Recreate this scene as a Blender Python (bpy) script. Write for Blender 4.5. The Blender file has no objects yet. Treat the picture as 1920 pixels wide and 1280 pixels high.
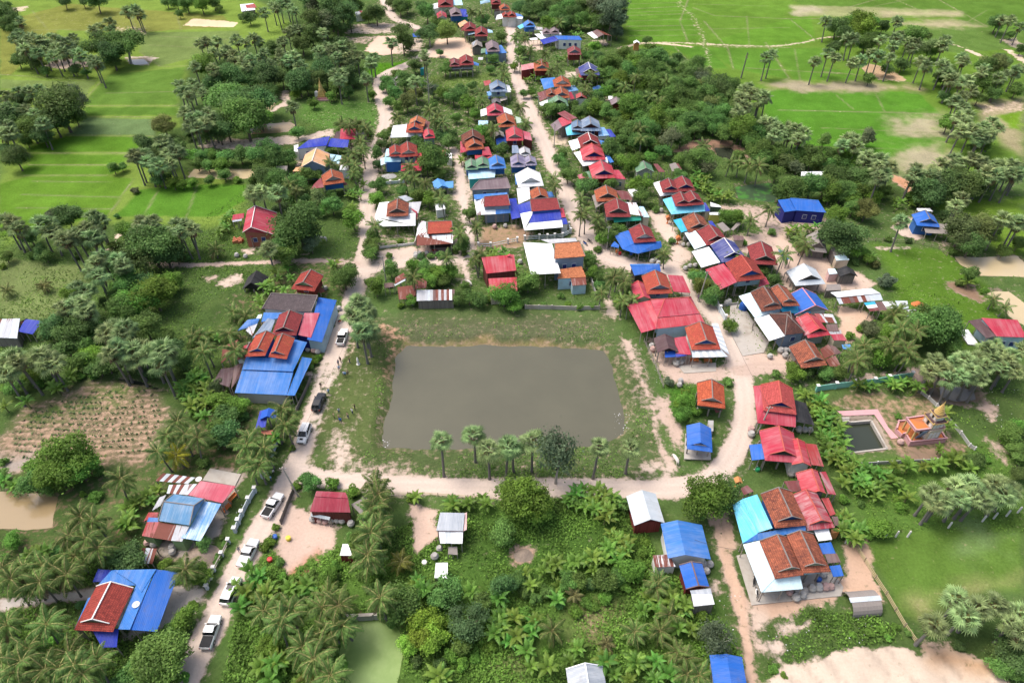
import bpy, bmesh, math, random
import numpy as np
from mathutils import Vector, Matrix, Euler

# ------------------------------------------------------------------ camera, sky, sun, exposure
SC = bpy.context.scene
HC, TH, F = 105.0, math.radians(42.0), 1333.0          # camera height (m), pitch below the horizon, focal length (px of a 1920 px wide frame)
cam_data = bpy.data.cameras.new('camera'); cam_data.sensor_width = 36; cam_data.lens = F/1920*36
cam_data.clip_start = 1; cam_data.clip_end = 12000
cam = bpy.data.objects.new('camera', cam_data); SC.collection.objects.link(cam)
cam.location = (0, 0, HC); cam.rotation_euler = (math.pi/2-TH, 0, 0); SC.camera = cam

SUN_EL, SUN_AZ = math.radians(64), math.radians(-72)     # azimuth from +Y (the view direction) clockwise: the sun stands to the left
world = bpy.data.worlds.new('World'); SC.world = world; world.use_nodes = True
wn = world.node_tree.nodes; bg = wn['Background']
sky_tex = wn.new('ShaderNodeTexSky'); sky_tex.sky_type = 'NISHITA'; sky_tex.sun_disc = False
sky_tex.sun_elevation = SUN_EL; sky_tex.sun_rotation = SUN_AZ
sky_tex.air_density = 1.0; sky_tex.dust_density = 6.0; sky_tex.ozone_density = 0.6
world.node_tree.links.new(sky_tex.outputs[0], bg.inputs[0]); bg.inputs[1].default_value = 0.15
sun_data = bpy.data.lights.new('sun', 'SUN'); sun_data.energy = 1.3; sun_data.angle = math.radians(24); sun_data.color = (1, 0.98, 0.95)
sun = bpy.data.objects.new('sun', sun_data); SC.collection.objects.link(sun)
sun_dir = Vector((math.sin(SUN_AZ)*math.cos(SUN_EL), math.cos(SUN_AZ)*math.cos(SUN_EL), math.sin(SUN_EL)))
sun.rotation_euler = sun_dir.to_track_quat('Z', 'Y').to_euler(); sun.location = (-60, 60, 200)
vs = SC.view_settings; vs.view_transform = 'Standard'; vs.look = 'None'; vs.exposure = 0.68; vs.gamma = 1; vs.use_curve_mapping = False
SC.cycles.max_bounces = 6; SC.cycles.diffuse_bounces = 3; SC.cycles.glossy_bounces = 2; SC.cycles.transmission_bounces = 3
SC.cycles.transparent_max_bounces = 4; SC.cycles.caustics_reflective = False; SC.cycles.caustics_refractive = False

# ------------------------------------------------------------------ helpers
COL = SC.collection
CT, ST = math.cos(TH), math.sin(TH)
def G(u, v, z=0.0):                       # the place at height z that the photograph shows at (u, v)
    t = (v-640)/F; s = (HC-z)/(ST+t*CT)
    return Vector((s*(u-960)/F, s*(CT-t*ST), z))
def MPP(u, v, z=0.0):                     # metres per photograph pixel there
    t = (v-640)/F; return (HC-z)/(ST+t*CT)/F
def UV(p):
    d = p[1]*CT+(HC-p[2])*ST; return 960+F*p[0]/d, 640+F*(-p[1]*ST+(HC-p[2])*CT)/d
class Frame:                              # reads coordinates off an enlarged crop of the photograph
    def __init__(s, ox, oy, k): s.o = (ox, oy); s.k = k
    def __call__(s, x, y): return s.o[0]+x/s.k, s.o[1]+y/s.k
PX = Frame(0, 0, 1)
TL = {f'{c}{r}': Frame(480*c, 320*r, 4) for c in range(4) for r in range(4)}
Z1, Z2, Z3, Z4, Z5, Z6, Z7, Z8 = (Frame(440,540,5.8167), Frame(1160,520,8), Frame(1370,520,7.1125), Frame(1400,700,7.1125),
                                  Frame(1360,880,4.57), Frame(1520,690,6), Frame(260,860,6.4), Frame(840,0,5.3333))
def pts(fr, s):                           # "x,y x,y ..." -> photograph pixels
    return [fr(*map(float, q.split(',')[:2])) for q in s.split()]
def wpts(fr, s, z=0.0): return [G(u, v, z) for u, v in pts(fr, s)]

def tag(o, label=None, cat=None, group=None, kind=None):
    if label: o['label'] = label
    if cat: o['category'] = cat
    if group: o['group'] = group
    if kind: o['kind'] = kind
    return o
def empty(name, loc=(0,0,0), rz=0.0):
    o = bpy.data.objects.new(name, None); COL.objects.link(o); o.location = loc; o.rotation_euler = (0,0,rz)
    o.empty_display_size = 0.3
    return o
def link(name, me, parent=None, loc=None):
    o = bpy.data.objects.new(name, me); COL.objects.link(o)
    if parent: o.parent = parent
    if loc is not None: o.location = loc
    return o
class MB:                                 # collects shapes, build() links them as ONE mesh object
    def __init__(s): s.v = []; s.f = []; s.uv = []; s.m = []; s.mats = []
    def mi(s, m):
        if m not in s.mats: s.mats.append(m)
        return s.mats.index(m)
    def poly(s, ps, m, uv=None):
        i = len(s.v); s.v += [tuple(p) for p in ps]; s.f.append(tuple(range(i, i+len(ps)))); s.m.append(s.mi(m))
        s.uv += uv if uv else [(0,0)]*len(ps)
    def slab(s, ps, m, th=0.06, uv=None):                     # a sheet of real thickness, top face ps
        n = len(ps); ps = [Vector(p) for p in ps]
        if uv is None:
            e = (ps[1]-ps[0]); e.normalize(); d = ps[-1]-ps[0]; d -= e*d.dot(e)
            if d.length < 1e-6: d = ps[2]-ps[0]; d -= e*d.dot(e)
            d.normalize(); uv = [((p-ps[0]).dot(e), (p-ps[0]).dot(d)) for p in ps]
        nz = (ps[1]-ps[0]).cross(ps[2]-ps[0])
        if nz.z < 0: ps.reverse(); uv = uv[::-1]
        lo = [p-Vector((0,0,th)) for p in ps]
        s.poly(ps, m, uv); s.poly(lo[::-1], m, uv[::-1])
        for i in range(n):
            j = (i+1) % n; s.poly([ps[j], ps[i], lo[i], lo[j]], m, [uv[j], uv[i], uv[i], uv[j]])
    def prism(s, foot, tops, z0, m):                          # walls between a footprint and a top edge
        n = len(foot); lo = [Vector((p[0],p[1],z0)) for p in foot]; hi = [Vector((p[0],p[1],z)) for p, z in zip(foot, tops)]
        a = sum(lo[i].x*lo[(i+1)%n].y-lo[(i+1)%n].x*lo[i].y for i in range(n))
        if a < 0: lo.reverse(); hi.reverse()
        d = 0
        for i in range(n):
            j = (i+1) % n; L = (lo[j]-lo[i]).length
            s.poly([lo[i], lo[j], hi[j], hi[i]], m, [(d,lo[i].z),(d+L,lo[j].z),(d+L,hi[j].z),(d,hi[i].z)]); d += L
        s.poly(hi, m, [(p.x,p.y) for p in hi]); s.poly(lo[::-1], m, [(p.x,p.y) for p in lo[::-1]])
    def box(s, c, sx, sy, z0, z1, m, rz=0.0):
        ca, sa = math.cos(rz), math.sin(rz)
        f = [(c[0]+ca*x-sa*y, c[1]+sa*x+ca*y) for x, y in ((-sx/2,-sy/2),(sx/2,-sy/2),(sx/2,sy/2),(-sx/2,sy/2))]
        s.prism(f, [z1]*4, z0, m)
    def beam(s, a, b, w, m, h=None):
        a, b = Vector(a), Vector(b); d = (b-a).normalized(); h = h or w
        x = d.cross(Vector((0,0,1)));
        if x.length < 1e-3: x = Vector((1,0,0))
        x.normalize(); y = x.cross(d).normalized(); x *= w/2; y *= h/2
        q = [a-x-y, a+x-y, a+x+y, a-x+y]; r = [b-x-y, b+x-y, b+x+y, b-x+y]
        for i in range(4): j = (i+1) % 4; s.poly([q[j], q[i], r[i], r[j]], m)
        s.poly(q, m); s.poly(r[::-1], m)
    def lathe(s, c, prof, m, n=14):
        rings = [[Vector((c[0]+r*math.cos(2*math.pi*k/n), c[1]+r*math.sin(2*math.pi*k/n), c[2]+z)) for k in range(n)] for r, z in prof]
        for a, b in zip(rings, rings[1:]):
            for k in range(n): j = (k+1) % n; s.poly([a[k], a[j], b[j], b[k]], m)
        s.poly(rings[0][::-1], m); s.poly(rings[-1], m)
    def tube(s, path, radii, m, n=6):
        path = [Vector(p) for p in path]; rings = []
        for i, p in enumerate(path):
            d = (path[min(i+1,len(path)-1)]-path[max(i-1,0)]).normalized()
            x = d.cross(Vector((0.31,0.95,0.02))).normalized(); y = d.cross(x)
            rings.append([p+(x*math.cos(2*math.pi*k/n)+y*math.sin(2*math.pi*k/n))*radii[i] for k in range(n)])
        for a, b in zip(rings, rings[1:]):
            for k in range(n): j = (k+1) % n; s.poly([a[k], a[j], b[j], b[k]], m)
        s.poly(rings[-1], m)
    def mesh(s, name, smooth=False):
        me = bpy.data.meshes.new(name); me.from_pydata(s.v, [], s.f); me.update()
        for m in s.mats: me.materials.append(MAT[m])
        me.polygons.foreach_set('material_index', s.m)
        ul = me.uv_layers.new(name='UVMap'); ul.data.foreach_set('uv', np.array(s.uv, dtype=np.float32).ravel())
        if smooth: me.polygons.foreach_set('use_smooth', [True]*len(s.f))
        return me
    def build(s, name, parent=None, loc=None, smooth=False):
        o = link(name, s.mesh(name, smooth), parent); 
        if parent is not None and loc is None: o.matrix_parent_inverse = Matrix.Identity(4); o.location = -PARENT_LOC(parent)
        elif loc is not None: o.location = loc
        return o
def PARENT_LOC(p):                        # shapes are given in world metres; parents are only translated
    q = Vector(p.location)
    while p.parent: p = p.parent; q += Vector(p.location)
    return q

# ------------------------------------------------------------------ materials
MAT = {}
def new_mat(name):
    m = bpy.data.materials.new(name); m.use_nodes = True; nt = m.node_tree; b = nt.nodes['Principled BSDF']
    b.inputs['Specular IOR Level'].default_value = 0.3
    MAT[name] = m; return m, nt, b
def N(nt, t, **kw):
    n = nt.nodes.new(t)
    for k, v in kw.items(): setattr(n, k, v)
    return n
def math_n(nt, op, a, b=None, c=None, clamp=False):
    n = N(nt, 'ShaderNodeMath', operation=op); n.use_clamp = clamp
    for i, q in enumerate((a, b, c)):
        if q is None: continue
        if isinstance(q, (int, float)): n.inputs[i].default_value = q
        else: nt.links.new(q, n.inputs[i])
    return n.outputs[0]
def noise_n(nt, vec, scale, detail=4, rough=0.6):
    n = N(nt, 'ShaderNodeTexNoise'); n.inputs['Scale'].default_value = scale; n.inputs['Detail'].default_value = detail
    n.inputs['Roughness'].default_value = rough
    if vec is not None: nt.links.new(vec, n.inputs['Vector'])
    return n.outputs[0]
def mix_n(nt, f, a, b, mode='MIX'):
    n = N(nt, 'ShaderNodeMix', data_type='RGBA', blend_type=mode)
    for s, q in ((0, f), (6, a), (7, b)):
        if isinstance(q, (int, float)): n.inputs[s].default_value = q
        elif isinstance(q, tuple): n.inputs[s].default_value = (*q, 1) if len(q) == 3 else q
        else: nt.links.new(q, n.inputs[s])
    return n.outputs[2]
def ramp_n(nt, x, lo, hi):                # clamped linear step
    n = N(nt, 'ShaderNodeMapRange'); n.interpolation_type = 'SMOOTHSTEP'
    n.inputs[1].default_value = lo; n.inputs[2].default_value = hi; nt.links.new(x, n.inputs[0]); return n.outputs[0]
def bump_n(nt, b, h, dist, strength=0.6):
    n = N(nt, 'ShaderNodeBump'); n.inputs['Strength'].default_value = strength; n.inputs['Distance'].default_value = dist
    nt.links.new(h, n.inputs['Height']); nt.links.new(n.outputs[0], b.inputs['Normal'])
def scl(c, k): return tuple(x*k for x in c)

def plain(name, col, rough=0.8, var=0.12, scale=1.2, spec=0.3, metal=0.0, dirt=None):
    m, nt, b = new_mat(name); pos = N(nt, 'ShaderNodeNewGeometry').outputs['Position']
    n = noise_n(nt, pos, scale, 5); n2 = noise_n(nt, pos, 0.35, 3)
    c = mix_n(nt, n, scl(col, 1-var), scl(col, 1+var))
    if dirt: c = mix_n(nt, math_n(nt, 'MULTIPLY', ramp_n(nt, n2, 0.45, 0.75), 0.6), c, dirt)
    nt.links.new(c, b.inputs['Base Color']); b.inputs['Roughness'].default_value = rough
    b.inputs['Specular IOR Level'].default_value = spec; b.inputs['Metallic'].default_value = metal
def fd(c, k=0.10): g_ = (c[0]+c[1]+c[2])/3*0.7+0.07; return tuple(x*(1-k)+g_*k for x in c)
def tin(name, col, fade=(0.75,0.75,0.75), amt=0.18, rust=0.0, rough=0.5, rustcol=(0.17,0.055,0.04), sheet=0.95):
    """painted corrugated sheet: ribs, overlapping sheets, faded and stained"""
    col = fd(col, 0.05); amt = min(1, amt*1.1+0.02)
    m, nt, b = new_mat(name); uv = N(nt, 'ShaderNodeUVMap'); pos = N(nt, 'ShaderNodeNewGeometry').outputs['Position']
    sx = N(nt, 'ShaderNodeSeparateXYZ'); nt.links.new(uv.outputs[0], sx.inputs[0])
    ribs = math_n(nt, 'SINE', math_n(nt, 'MULTIPLY', sx.outputs[0], 2*math.pi/0.24))
    idx = math_n(nt, 'FLOOR', math_n(nt, 'MULTIPLY', sx.outputs[0], 1/sheet))
    wnz = N(nt, 'ShaderNodeTexWhiteNoise', noise_dimensions='1D'); nt.links.new(idx, wnz.inputs['W'])
    st = N(nt, 'ShaderNodeCombineXYZ'); nt.links.new(math_n(nt, 'MULTIPLY', sx.outputs[0], 2.2), st.inputs[0])
    nt.links.new(math_n(nt, 'MULTIPLY', sx.outputs[1], 0.25), st.inputs[1]); 
    va = N(nt, 'ShaderNodeVectorMath', operation='ADD'); nt.links.new(st.outputs[0], va.inputs[0])
    vb = N(nt, 'ShaderNodeVectorMath', operation='SCALE'); nt.links.new(pos, vb.inputs[0]); vb.inputs['Scale'].default_value = 0.12
    nt.links.new(vb.outputs[0], va.inputs[1])
    streak = noise_n(nt, va.outputs[0], 1.0, 5, 0.65); big = noise_n(nt, pos, 0.22, 3)
    c = mix_n(nt, math_n(nt, 'MULTIPLY', wnz.outputs[0], 0.32), col, scl(col, 0.72))
    f = math_n(nt, 'MULTIPLY', ramp_n(nt, math_n(nt, 'ADD', math_n(nt, 'MULTIPLY', streak, 0.6), math_n(nt, 'MULTIPLY', big, 0.5)), 0.42, 0.78), amt)
    c = mix_n(nt, f, c, fade)
    c = mix_n(nt, math_n(nt, 'MULTIPLY', ramp_n(nt, noise_n(nt, pos, 0.9, 6, 0.7), 0.52, 0.75), 0.28), c, (0.16,0.13,0.10))
    if rust:
        r = ramp_n(nt, math_n(nt, 'ADD', math_n(nt, 'MULTIPLY', streak, 0.75), math_n(nt, 'MULTIPLY', big, 0.45)), 0.86-rust*0.52, 0.94-rust*0.52)
        c = mix_n(nt, r, c, rustcol)
    c = mix_n(nt, math_n(nt, 'MULTIPLY', ramp_n(nt, ribs, 0.55, 1.0), 0.14), c, scl(col, 0.35))
    nt.links.new(c, b.inputs['Base Color']); b.inputs['Roughness'].default_value = rough+0.1; b.inputs['Specular IOR Level'].default_value = 0.15
    bump_n(nt, b, ribs, 0.02, 0.5)
def tile(name, ca, cb, cc=None, mott=0.5, row=0.32):
    """clay roof tiles: courses of small tiles of uneven colour with lichen"""
    ca, cb = fd(ca, 0.12), fd(cb, 0.10)
    m, nt, b = new_mat(name); uv = N(nt, 'ShaderNodeUVMap'); pos = N(nt, 'ShaderNodeNewGeometry').outputs['Position']
    br = N(nt, 'ShaderNodeTexBrick'); br.offset = 0.5; nt.links.new(uv.outputs[0], br.inputs['Vector']); br.inputs['Scale'].default_value = 1
    br.inputs['Brick Width'].default_value = 0.26; br.inputs['Row Height'].default_value = row; br.inputs['Mortar Size'].default_value = 0.04
    br.inputs['Color1'].default_value = (0,0,0,1); br.inputs['Color2'].default_value = (1,1,1,1); br.inputs['Mortar'].default_value = (0.2,0.2,0.2,1)
    n1 = noise_n(nt, pos, 0.42, 6, 0.72); n2 = noise_n(nt, pos, 1.7, 5, 0.7)
    f = ramp_n(nt, math_n(nt, 'ADD', math_n(nt, 'MULTIPLY', n1, 0.75), math_n(nt, 'MULTIPLY', n2, 0.45)), 0.74-mott*0.38, 0.80-mott*0.10)
    c = mix_n(nt, f, ca, cb)
    c = mix_n(nt, math_n(nt, 'MULTIPLY', br.outputs['Color'], 0.6), c, cc or scl(ca, 0.55))
    c = mix_n(nt, math_n(nt, 'MULTIPLY', br.outputs['Fac'], 0.75), c, scl(cb, 0.35))
    c = mix_n(nt, math_n(nt, 'MULTIPLY', ramp_n(nt, noise_n(nt, pos, 1.1, 6, 0.8), 0.48, 0.66), 0.6), c, scl(cb, 0.42))
    c = mix_n(nt, math_n(nt, 'MULTIPLY', ramp_n(nt, noise_n(nt, pos, 2.6, 4, 0.7), 0.5, 0.7), 0.45), c, scl(ca, 1.5))
    nt.links.new(c, b.inputs['Base Color']); b.inputs['Roughness'].default_value = 0.85
    bump_n(nt, b, math_n(nt, 'SUBTRACT', 1.0, br.outputs['Fac']), 0.03, 0.7)
def thatch(name, col):
    m, nt, b = new_mat(name); uv = N(nt, 'ShaderNodeUVMap'); mp = N(nt, 'ShaderNodeMapping'); nt.links.new(uv.outputs[0], mp.inputs[0])
    mp.inputs['Scale'].default_value = (9, 1.2, 1); n = noise_n(nt, mp.outputs[0], 1.0, 6, 0.75)
    pos = N(nt, 'ShaderNodeNewGeometry').outputs['Position']; n2 = noise_n(nt, pos, 0.7, 4)
    c = mix_n(nt, n, scl(col, 0.5), scl(col, 1.45)); c = mix_n(nt, math_n(nt, 'MULTIPLY', n2, 0.5), c, scl(col, 0.6))
    nt.links.new(c, b.inputs['Base Color']); b.inputs['Roughness'].default_value = 1; bump_n(nt, b, n, 0.05, 0.9)
def boards(name, col, w=0.18):
    m, nt, b = new_mat(name); uv = N(nt, 'ShaderNodeUVMap'); sx = N(nt, 'ShaderNodeSeparateXYZ'); nt.links.new(uv.outputs[0], sx.inputs[0])
    q = math_n(nt, 'MULTIPLY', sx.outputs[0], 1/w); wz = N(nt, 'ShaderNodeTexWhiteNoise', noise_dimensions='1D'); nt.links.new(math_n(nt, 'FLOOR', q), wz.inputs['W'])
    gap = ramp_n(nt, math_n(nt, 'ABSOLUTE', math_n(nt, 'SUBTRACT', math_n(nt, 'FRACT', q), 0.5)), 0.42, 0.5)
    pos = N(nt, 'ShaderNodeNewGeometry').outputs['Position']; n = noise_n(nt, pos, 1.4, 5, 0.7)
    c = mix_n(nt, wz.outputs[0], scl(col, 0.72), scl(col, 1.2)); c = mix_n(nt, math_n(nt, 'MULTIPLY', n, 0.5), c, scl(col, 0.5)); c = mix_n(nt, math_n(nt, 'MULTIPLY', gap, 0.7), c, scl(col, 0.25))
    nt.links.new(c, b.inputs['Base Color']); b.inputs['Roughness'].default_value = 0.85

# roofs
tin('red', (0.44,0.028,0.048), amt=0.14); tin('crimson', (0.40,0.022,0.052), amt=0.12); tin('rose', (0.47,0.075,0.115), amt=0.2)
tin('pink', (0.62,0.22,0.23), amt=0.2); tin('brickred', (0.36,0.045,0.04), amt=0.1); tin('maroon', (0.17,0.045,0.045), amt=0.1)
tin('blue', (0.010,0.115,0.48), amt=0.05); tin('blue2', (0.10,0.30,0.58), amt=0.3); tin('blue3', (0.013,0.035,0.36), amt=0.08)
tin('skyblue', (0.028,0.165,0.50), amt=0.12); tin('darkrose', (0.30,0.03,0.055), amt=0.1); tin('ltblue', (0.36,0.62,0.78), amt=0.4); tin('aqua', (0.10,0.52,0.72), amt=0.25); tin('cyan', (0.01,0.38,0.62), amt=0.1)
tin('iceblue', (0.60,0.80,0.86), amt=0.3); tin('white', (0.80,0.82,0.83), amt=0.2); tin('grey', (0.42,0.43,0.45), amt=0.3); tin('silver', (0.50,0.56,0.60), amt=0.3)
tin('steel', (0.33,0.37,0.42), amt=0.35); tin('brown', (0.15,0.085,0.08), amt=0.08); tin('darkbrown', (0.085,0.045,0.05), amt=0.05); tin('mauve', (0.19,0.135,0.15), amt=0.1)
tin('slate', (0.13,0.115,0.13), amt=0.12); tin('slateblue', (0.10,0.17,0.28), amt=0.3); tin('purpleblue', (0.19,0.17,0.27), amt=0.3); tin('steelblue', (0.08,0.23,0.42), amt=0.25, rust=0.12)
tin('green', (0.10,0.23,0.12), amt=0.2); tin('ltgreen', (0.42,0.56,0.42), amt=0.3); tin('black', (0.018,0.019,0.022), amt=0.05, rough=0.8); tin('navy', (0.022,0.035,0.20), amt=0.15)
tin('rust', (0.30,0.17,0.15), amt=0.25, rust=0.75); tin('rustwhite', (0.74,0.78,0.80), amt=0.2, rust=0.5); tin('rustgrey', (0.45,0.47,0.5), amt=0.3, rust=0.42); tin('redrust', (0.36,0.04,0.04), amt=0.15, rust=0.35)
tin('redfade', (0.38,0.03,0.05), fade=(0.5,0.42,0.42), amt=0.75); tin('peach', (0.70,0.36,0.15), amt=0.2); tin('bluewhite', (0.10,0.30,0.62), fade=(0.78,0.86,0.9), amt=0.95); tin('darkred', (0.20,0.03,0.035), amt=0.08)
tile('orange', (0.52,0.125,0.04), (0.30,0.06,0.03), mott=0.35); tile('orange3', (0.66,0.22,0.075), (0.42,0.10,0.04), mott=0.2); tile('orange4', (0.60,0.11,0.03), (0.36,0.05,0.02), mott=0.3)
tile('orangebr', (0.46,0.12,0.05), (0.16,0.045,0.03), mott=0.6); tile('browntile', (0.26,0.07,0.035), (0.12,0.04,0.028), mott=0.6); tile('darktile', (0.14,0.045,0.03), (0.07,0.028,0.022), mott=0.5)
tile('redtile', (0.42,0.05,0.03), (0.26,0.03,0.025), mott=0.35); tile('redtile2', (0.34,0.04,0.042), (0.24,0.028,0.03), mott=0.3); tile('redorange', (0.47,0.05,0.03), (0.52,0.13,0.045), mott=0.45)
tile('coral', (0.55,0.075,0.065), (0.46,0.05,0.05), mott=0.2); tile('greytile', (0.13,0.10,0.105), (0.10,0.075,0.08), mott=0.4)
thatch('thatch', (0.24,0.205,0.175)); thatch('thatchgrey', (0.28,0.25,0.23))
# walls and trim
boards('wood', (0.15,0.04,0.035)); boards('woodred', (0.20,0.035,0.03)); boards('greywood', (0.20,0.18,0.165)); boards('greenwood', (0.08,0.12,0.085)); boards('darkwood', (0.06,0.045,0.04))
plain('w_white', (0.70,0.70,0.68), dirt=(0.3,0.26,0.22)); plain('w_cream', (0.55,0.47,0.36), dirt=(0.25,0.2,0.15)); plain('w_grey', (0.36,0.36,0.35), dirt=(0.2,0.17,0.14)); plain('w_bluegrey', (0.20,0.26,0.34), dirt=(0.12,0.12,0.12))
plain('w_ltblue', (0.36,0.50,0.58), dirt=(0.22,0.24,0.24)); plain('w_blue', (0.03,0.12,0.36)); plain('w_navy', (0.018,0.022,0.16)); plain('w_green', (0.25,0.38,0.18), dirt=(0.12,0.12,0.08)); plain('w_aqua', (0.20,0.44,0.50))
plain('w_orange', (0.50,0.22,0.08)); plain('w_pink', (0.62,0.42,0.40), dirt=(0.3,0.2,0.18)); plain('w_yellow', (0.55,0.5,0.12)); plain('w_brick', (0.32,0.12,0.08)); plain('w_teal', (0.03,0.30,0.30))
plain('trim', (0.20,0.175,0.16)); plain('trimwhite', (0.66,0.64,0.62)); plain('trimred', (0.44,0.10,0.075)); plain('bluetrim', (0.03,0.09,0.33)); plain('winblue', (0.015,0.03,0.16), rough=0.3, spec=0.5); plain('frame', (0.5,0.52,0.55))
plain('dark', (0.02,0.02,0.02)); plain('concrete', (0.40,0.37,0.33), dirt=(0.24,0.2,0.16)); plain('post', (0.30,0.27,0.24)); plain('gold', (0.50,0.35,0.13), rough=0.4, spec=0.5); plain('roseconcrete', (0.52,0.30,0.31)); plain('rosedark', (0.34,0.15,0.17)); plain('terracotta', (0.55,0.17,0.05), dirt=(0.14,0.09,0.07))
plain('jargrey', (0.38,0.37,0.35), dirt=(0.2,0.17,0.15)); plain('jarpink', (0.45,0.30,0.27), dirt=(0.2,0.15,0.13)); plain('fencewhite', (0.55,0.62,0.66), dirt=(0.3,0.3,0.3)); plain('mint', (0.22,0.52,0.42), dirt=(0.3,0.28,0.25)); plain('bamboo', (0.42,0.35,0.19)); plain('wire', (0.05,0.05,0.05)); plain('tarp', (0.02,0.09,0.42), rough=0.45); plain('tarpgreen', (0.03,0.32,0.22), rough=0.5); plain('tarpblue2', (0.09,0.27,0.58), rough=0.5)
plain('bark', (0.13,0.105,0.085), scale=5, var=0.35); plain('palmbark', (0.15,0.14,0.13), scale=6, var=0.35); plain('palebark', (0.36,0.33,0.30), scale=4, var=0.25); plain('stem', (0.15,0.17,0.06), var=0.3)
plain('trash', (0.6,0.6,0.6), var=0.3); plain('branches', (0.24,0.19,0.15), var=0.4, scale=3)
plain('brickstack', (0.42,0.15,0.08), var=0.3, scale=6); plain('rubber', (0.02,0.02,0.022)); plain('plasticblue', (0.02,0.10,0.40), rough=0.4); plain('plasticred', (0.5,0.03,0.03), rough=0.4); plain('plasticgreen', (0.03,0.3,0.12), rough=0.4); plain('plasticyellow', (0.6,0.5,0.05), rough=0.4)
# ------------------------------------------------------------------ terrain: one height field, split into ground, roads, fields and yards
rng = np.random.default_rng(7)
def vnoise(x, y, s, seed):                # smooth value noise, feature size s metres
    r = np.random.default_rng(seed); T = r.random((256, 256)).astype(np.float32)
    fx, fy = x/s+1000.37, y/s+1000.71; ix, iy = np.floor(fx).astype(int), np.floor(fy).astype(int); fx, fy = fx-ix, fy-iy
    fx = fx*fx*(3-2*fx); fy = fy*fy*(3-2*fy); a = T[ix%256, iy%256]; b = T[(ix+1)%256, iy%256]; c = T[ix%256, (iy+1)%256]; d = T[(ix+1)%256, (iy+1)%256]
    return (a*(1-fx)+b*fx)*(1-fy)+(c*(1-fx)+d*fx)*fy
def fbm(x, y, s, seed, o=4):
    t = 0; a = 1; w = 0
    for i in range(o): t = t+a*vnoise(x, y, s/2**i, seed+i); w += a; a *= 0.55
    return t/w
GS = 0.6; gx = np.arange(-300, 300.1, GS); gy = np.arange(30, 400, GS)
XX, YY = np.meshgrid(gx, gy); SH = XX.shape
NZ = fbm(XX, YY, 9, 11); NF = fbm(XX, YY, 2.6, 31, 3); NB = fbm(XX, YY, 40, 51, 3)
colg = np.zeros(SH+(3,), np.float32); cols = np.zeros(SH+(3,), np.float32); mask = np.zeros(SH, np.float32); hgt = np.zeros(SH, np.float32); cls = np.zeros(SH, np.int32)
GRASS, LUSH, PADDY, YG, OLIVE, DULL, DRY, WEED = (0.070,0.118,0.034), (0.064,0.128,0.026), (0.108,0.190,0.030), (0.155,0.232,0.044), (0.215,0.260,0.080), (0.120,0.205,0.052), (0.19,0.19,0.08), (0.084,0.160,0.032)
SAND, ROAD, PINK, BROWN, PALE, CONC, ORS = (0.52,0.42,0.345), (0.52,0.43,0.365), (0.44,0.335,0.275), (0.235,0.155,0.105), (0.55,0.45,0.33), (0.44,0.41,0.375), (0.50,0.27,0.16)
k = NZ[..., None]; k2 = NB[..., None]
colg[:] = np.array(GRASS)*(0.7+0.6*k)*(0.75+0.5*k2); colg += np.clip(NF-0.5, 0, 1)[..., None]*np.array((0.06,0.055,0.02)); cols[:] = np.array(PINK)*(0.8+0.4*k); mask[:] = 0.10+0.45*np.clip(NB-0.45, 0, 1)+0.5*np.clip(NZ-0.62, 0, 1)
def win(P, pad):
    x0, x1 = min(p.x for p in P)-pad, max(p.x for p in P)+pad; y0, y1 = min(p.y for p in P)-pad, max(p.y for p in P)+pad
    i0, i1 = np.clip(np.searchsorted(gy, [y0, y1]), 0, len(gy)); j0, j1 = np.clip(np.searchsorted(gx, [x0, x1]), 0, len(gx))
    return slice(i0, i1), slice(j0, j1)
def seg_dist(x, y, a, b):
    dx, dy = b.x-a.x, b.y-a.y; L = dx*dx+dy*dy+1e-9; t = np.clip(((x-a.x)*dx+(y-a.y)*dy)/L, 0, 1)
    return np.hypot(x-a.x-t*dx, y-a.y-t*dy)
def sdf(P, sl):                           # signed distance to a polygon, negative inside
    x, y = XX[sl], YY[sl]; d = np.full(x.shape, 1e9); ins = np.zeros(x.shape, bool); n = len(P)
    for i in range(n):
        a, b = P[i], P[(i+1) % n]; d = np.minimum(d, seg_dist(x, y, a, b))
        c = ((a.y > y) != (b.y > y)) & (x < (b.x-a.x)*(y-a.y)/(b.y-a.y+1e-12)+a.x); ins ^= c
    return np.where(ins, -d, d)
def line_d(P, sl):
    d = np.full(XX[sl].shape, 1e9)
    for a, b in zip(P, P[1:]): d = np.minimum(d, seg_dist(XX[sl], YY[sl], a, b))
    return d
CLASSES = [('ground', None)]
def smooth01(x): x = np.clip(x, 0, 1); return x*x*(3-2*x)
def apply(sl, m, veg, soil, mk, var):
    q = m[..., None]; kk = (1-var+2*var*NZ[sl])[..., None]
    if veg is not None: colg[sl] = colg[sl]*(1-q)+np.array(veg)*kk*q
    if soil is not None: cols[sl] = cols[sl]*(1-q)+np.array(soil)*kk*q
    if mk is not None: mask[sl] = mask[sl]*(1-m)+mk*m
def L(fr, s, veg=None, soil=None, mk=None, soft=2.0, warp=2.5, obj=None, label=None, var=0.2, dz=0.0):
    P = wpts(fr, s); sl = win(P, soft+warp+1); 
    if XX[sl].size == 0: return
    d = sdf(P, sl)+(NF[sl]-0.5)*2*warp*0.6+(NZ[sl]-0.5)*2*warp
    m = smooth01(0.5-d/soft); apply(sl, m, veg, soil, mk, var)
    if dz: hgt[sl] += dz*m
    if obj:
        if (obj, label) not in CLASSES: CLASSES.append((obj, label))
        c = cls[sl]; c[m > 0.5] = CLASSES.index((obj, label)); cls[sl] = c
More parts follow.
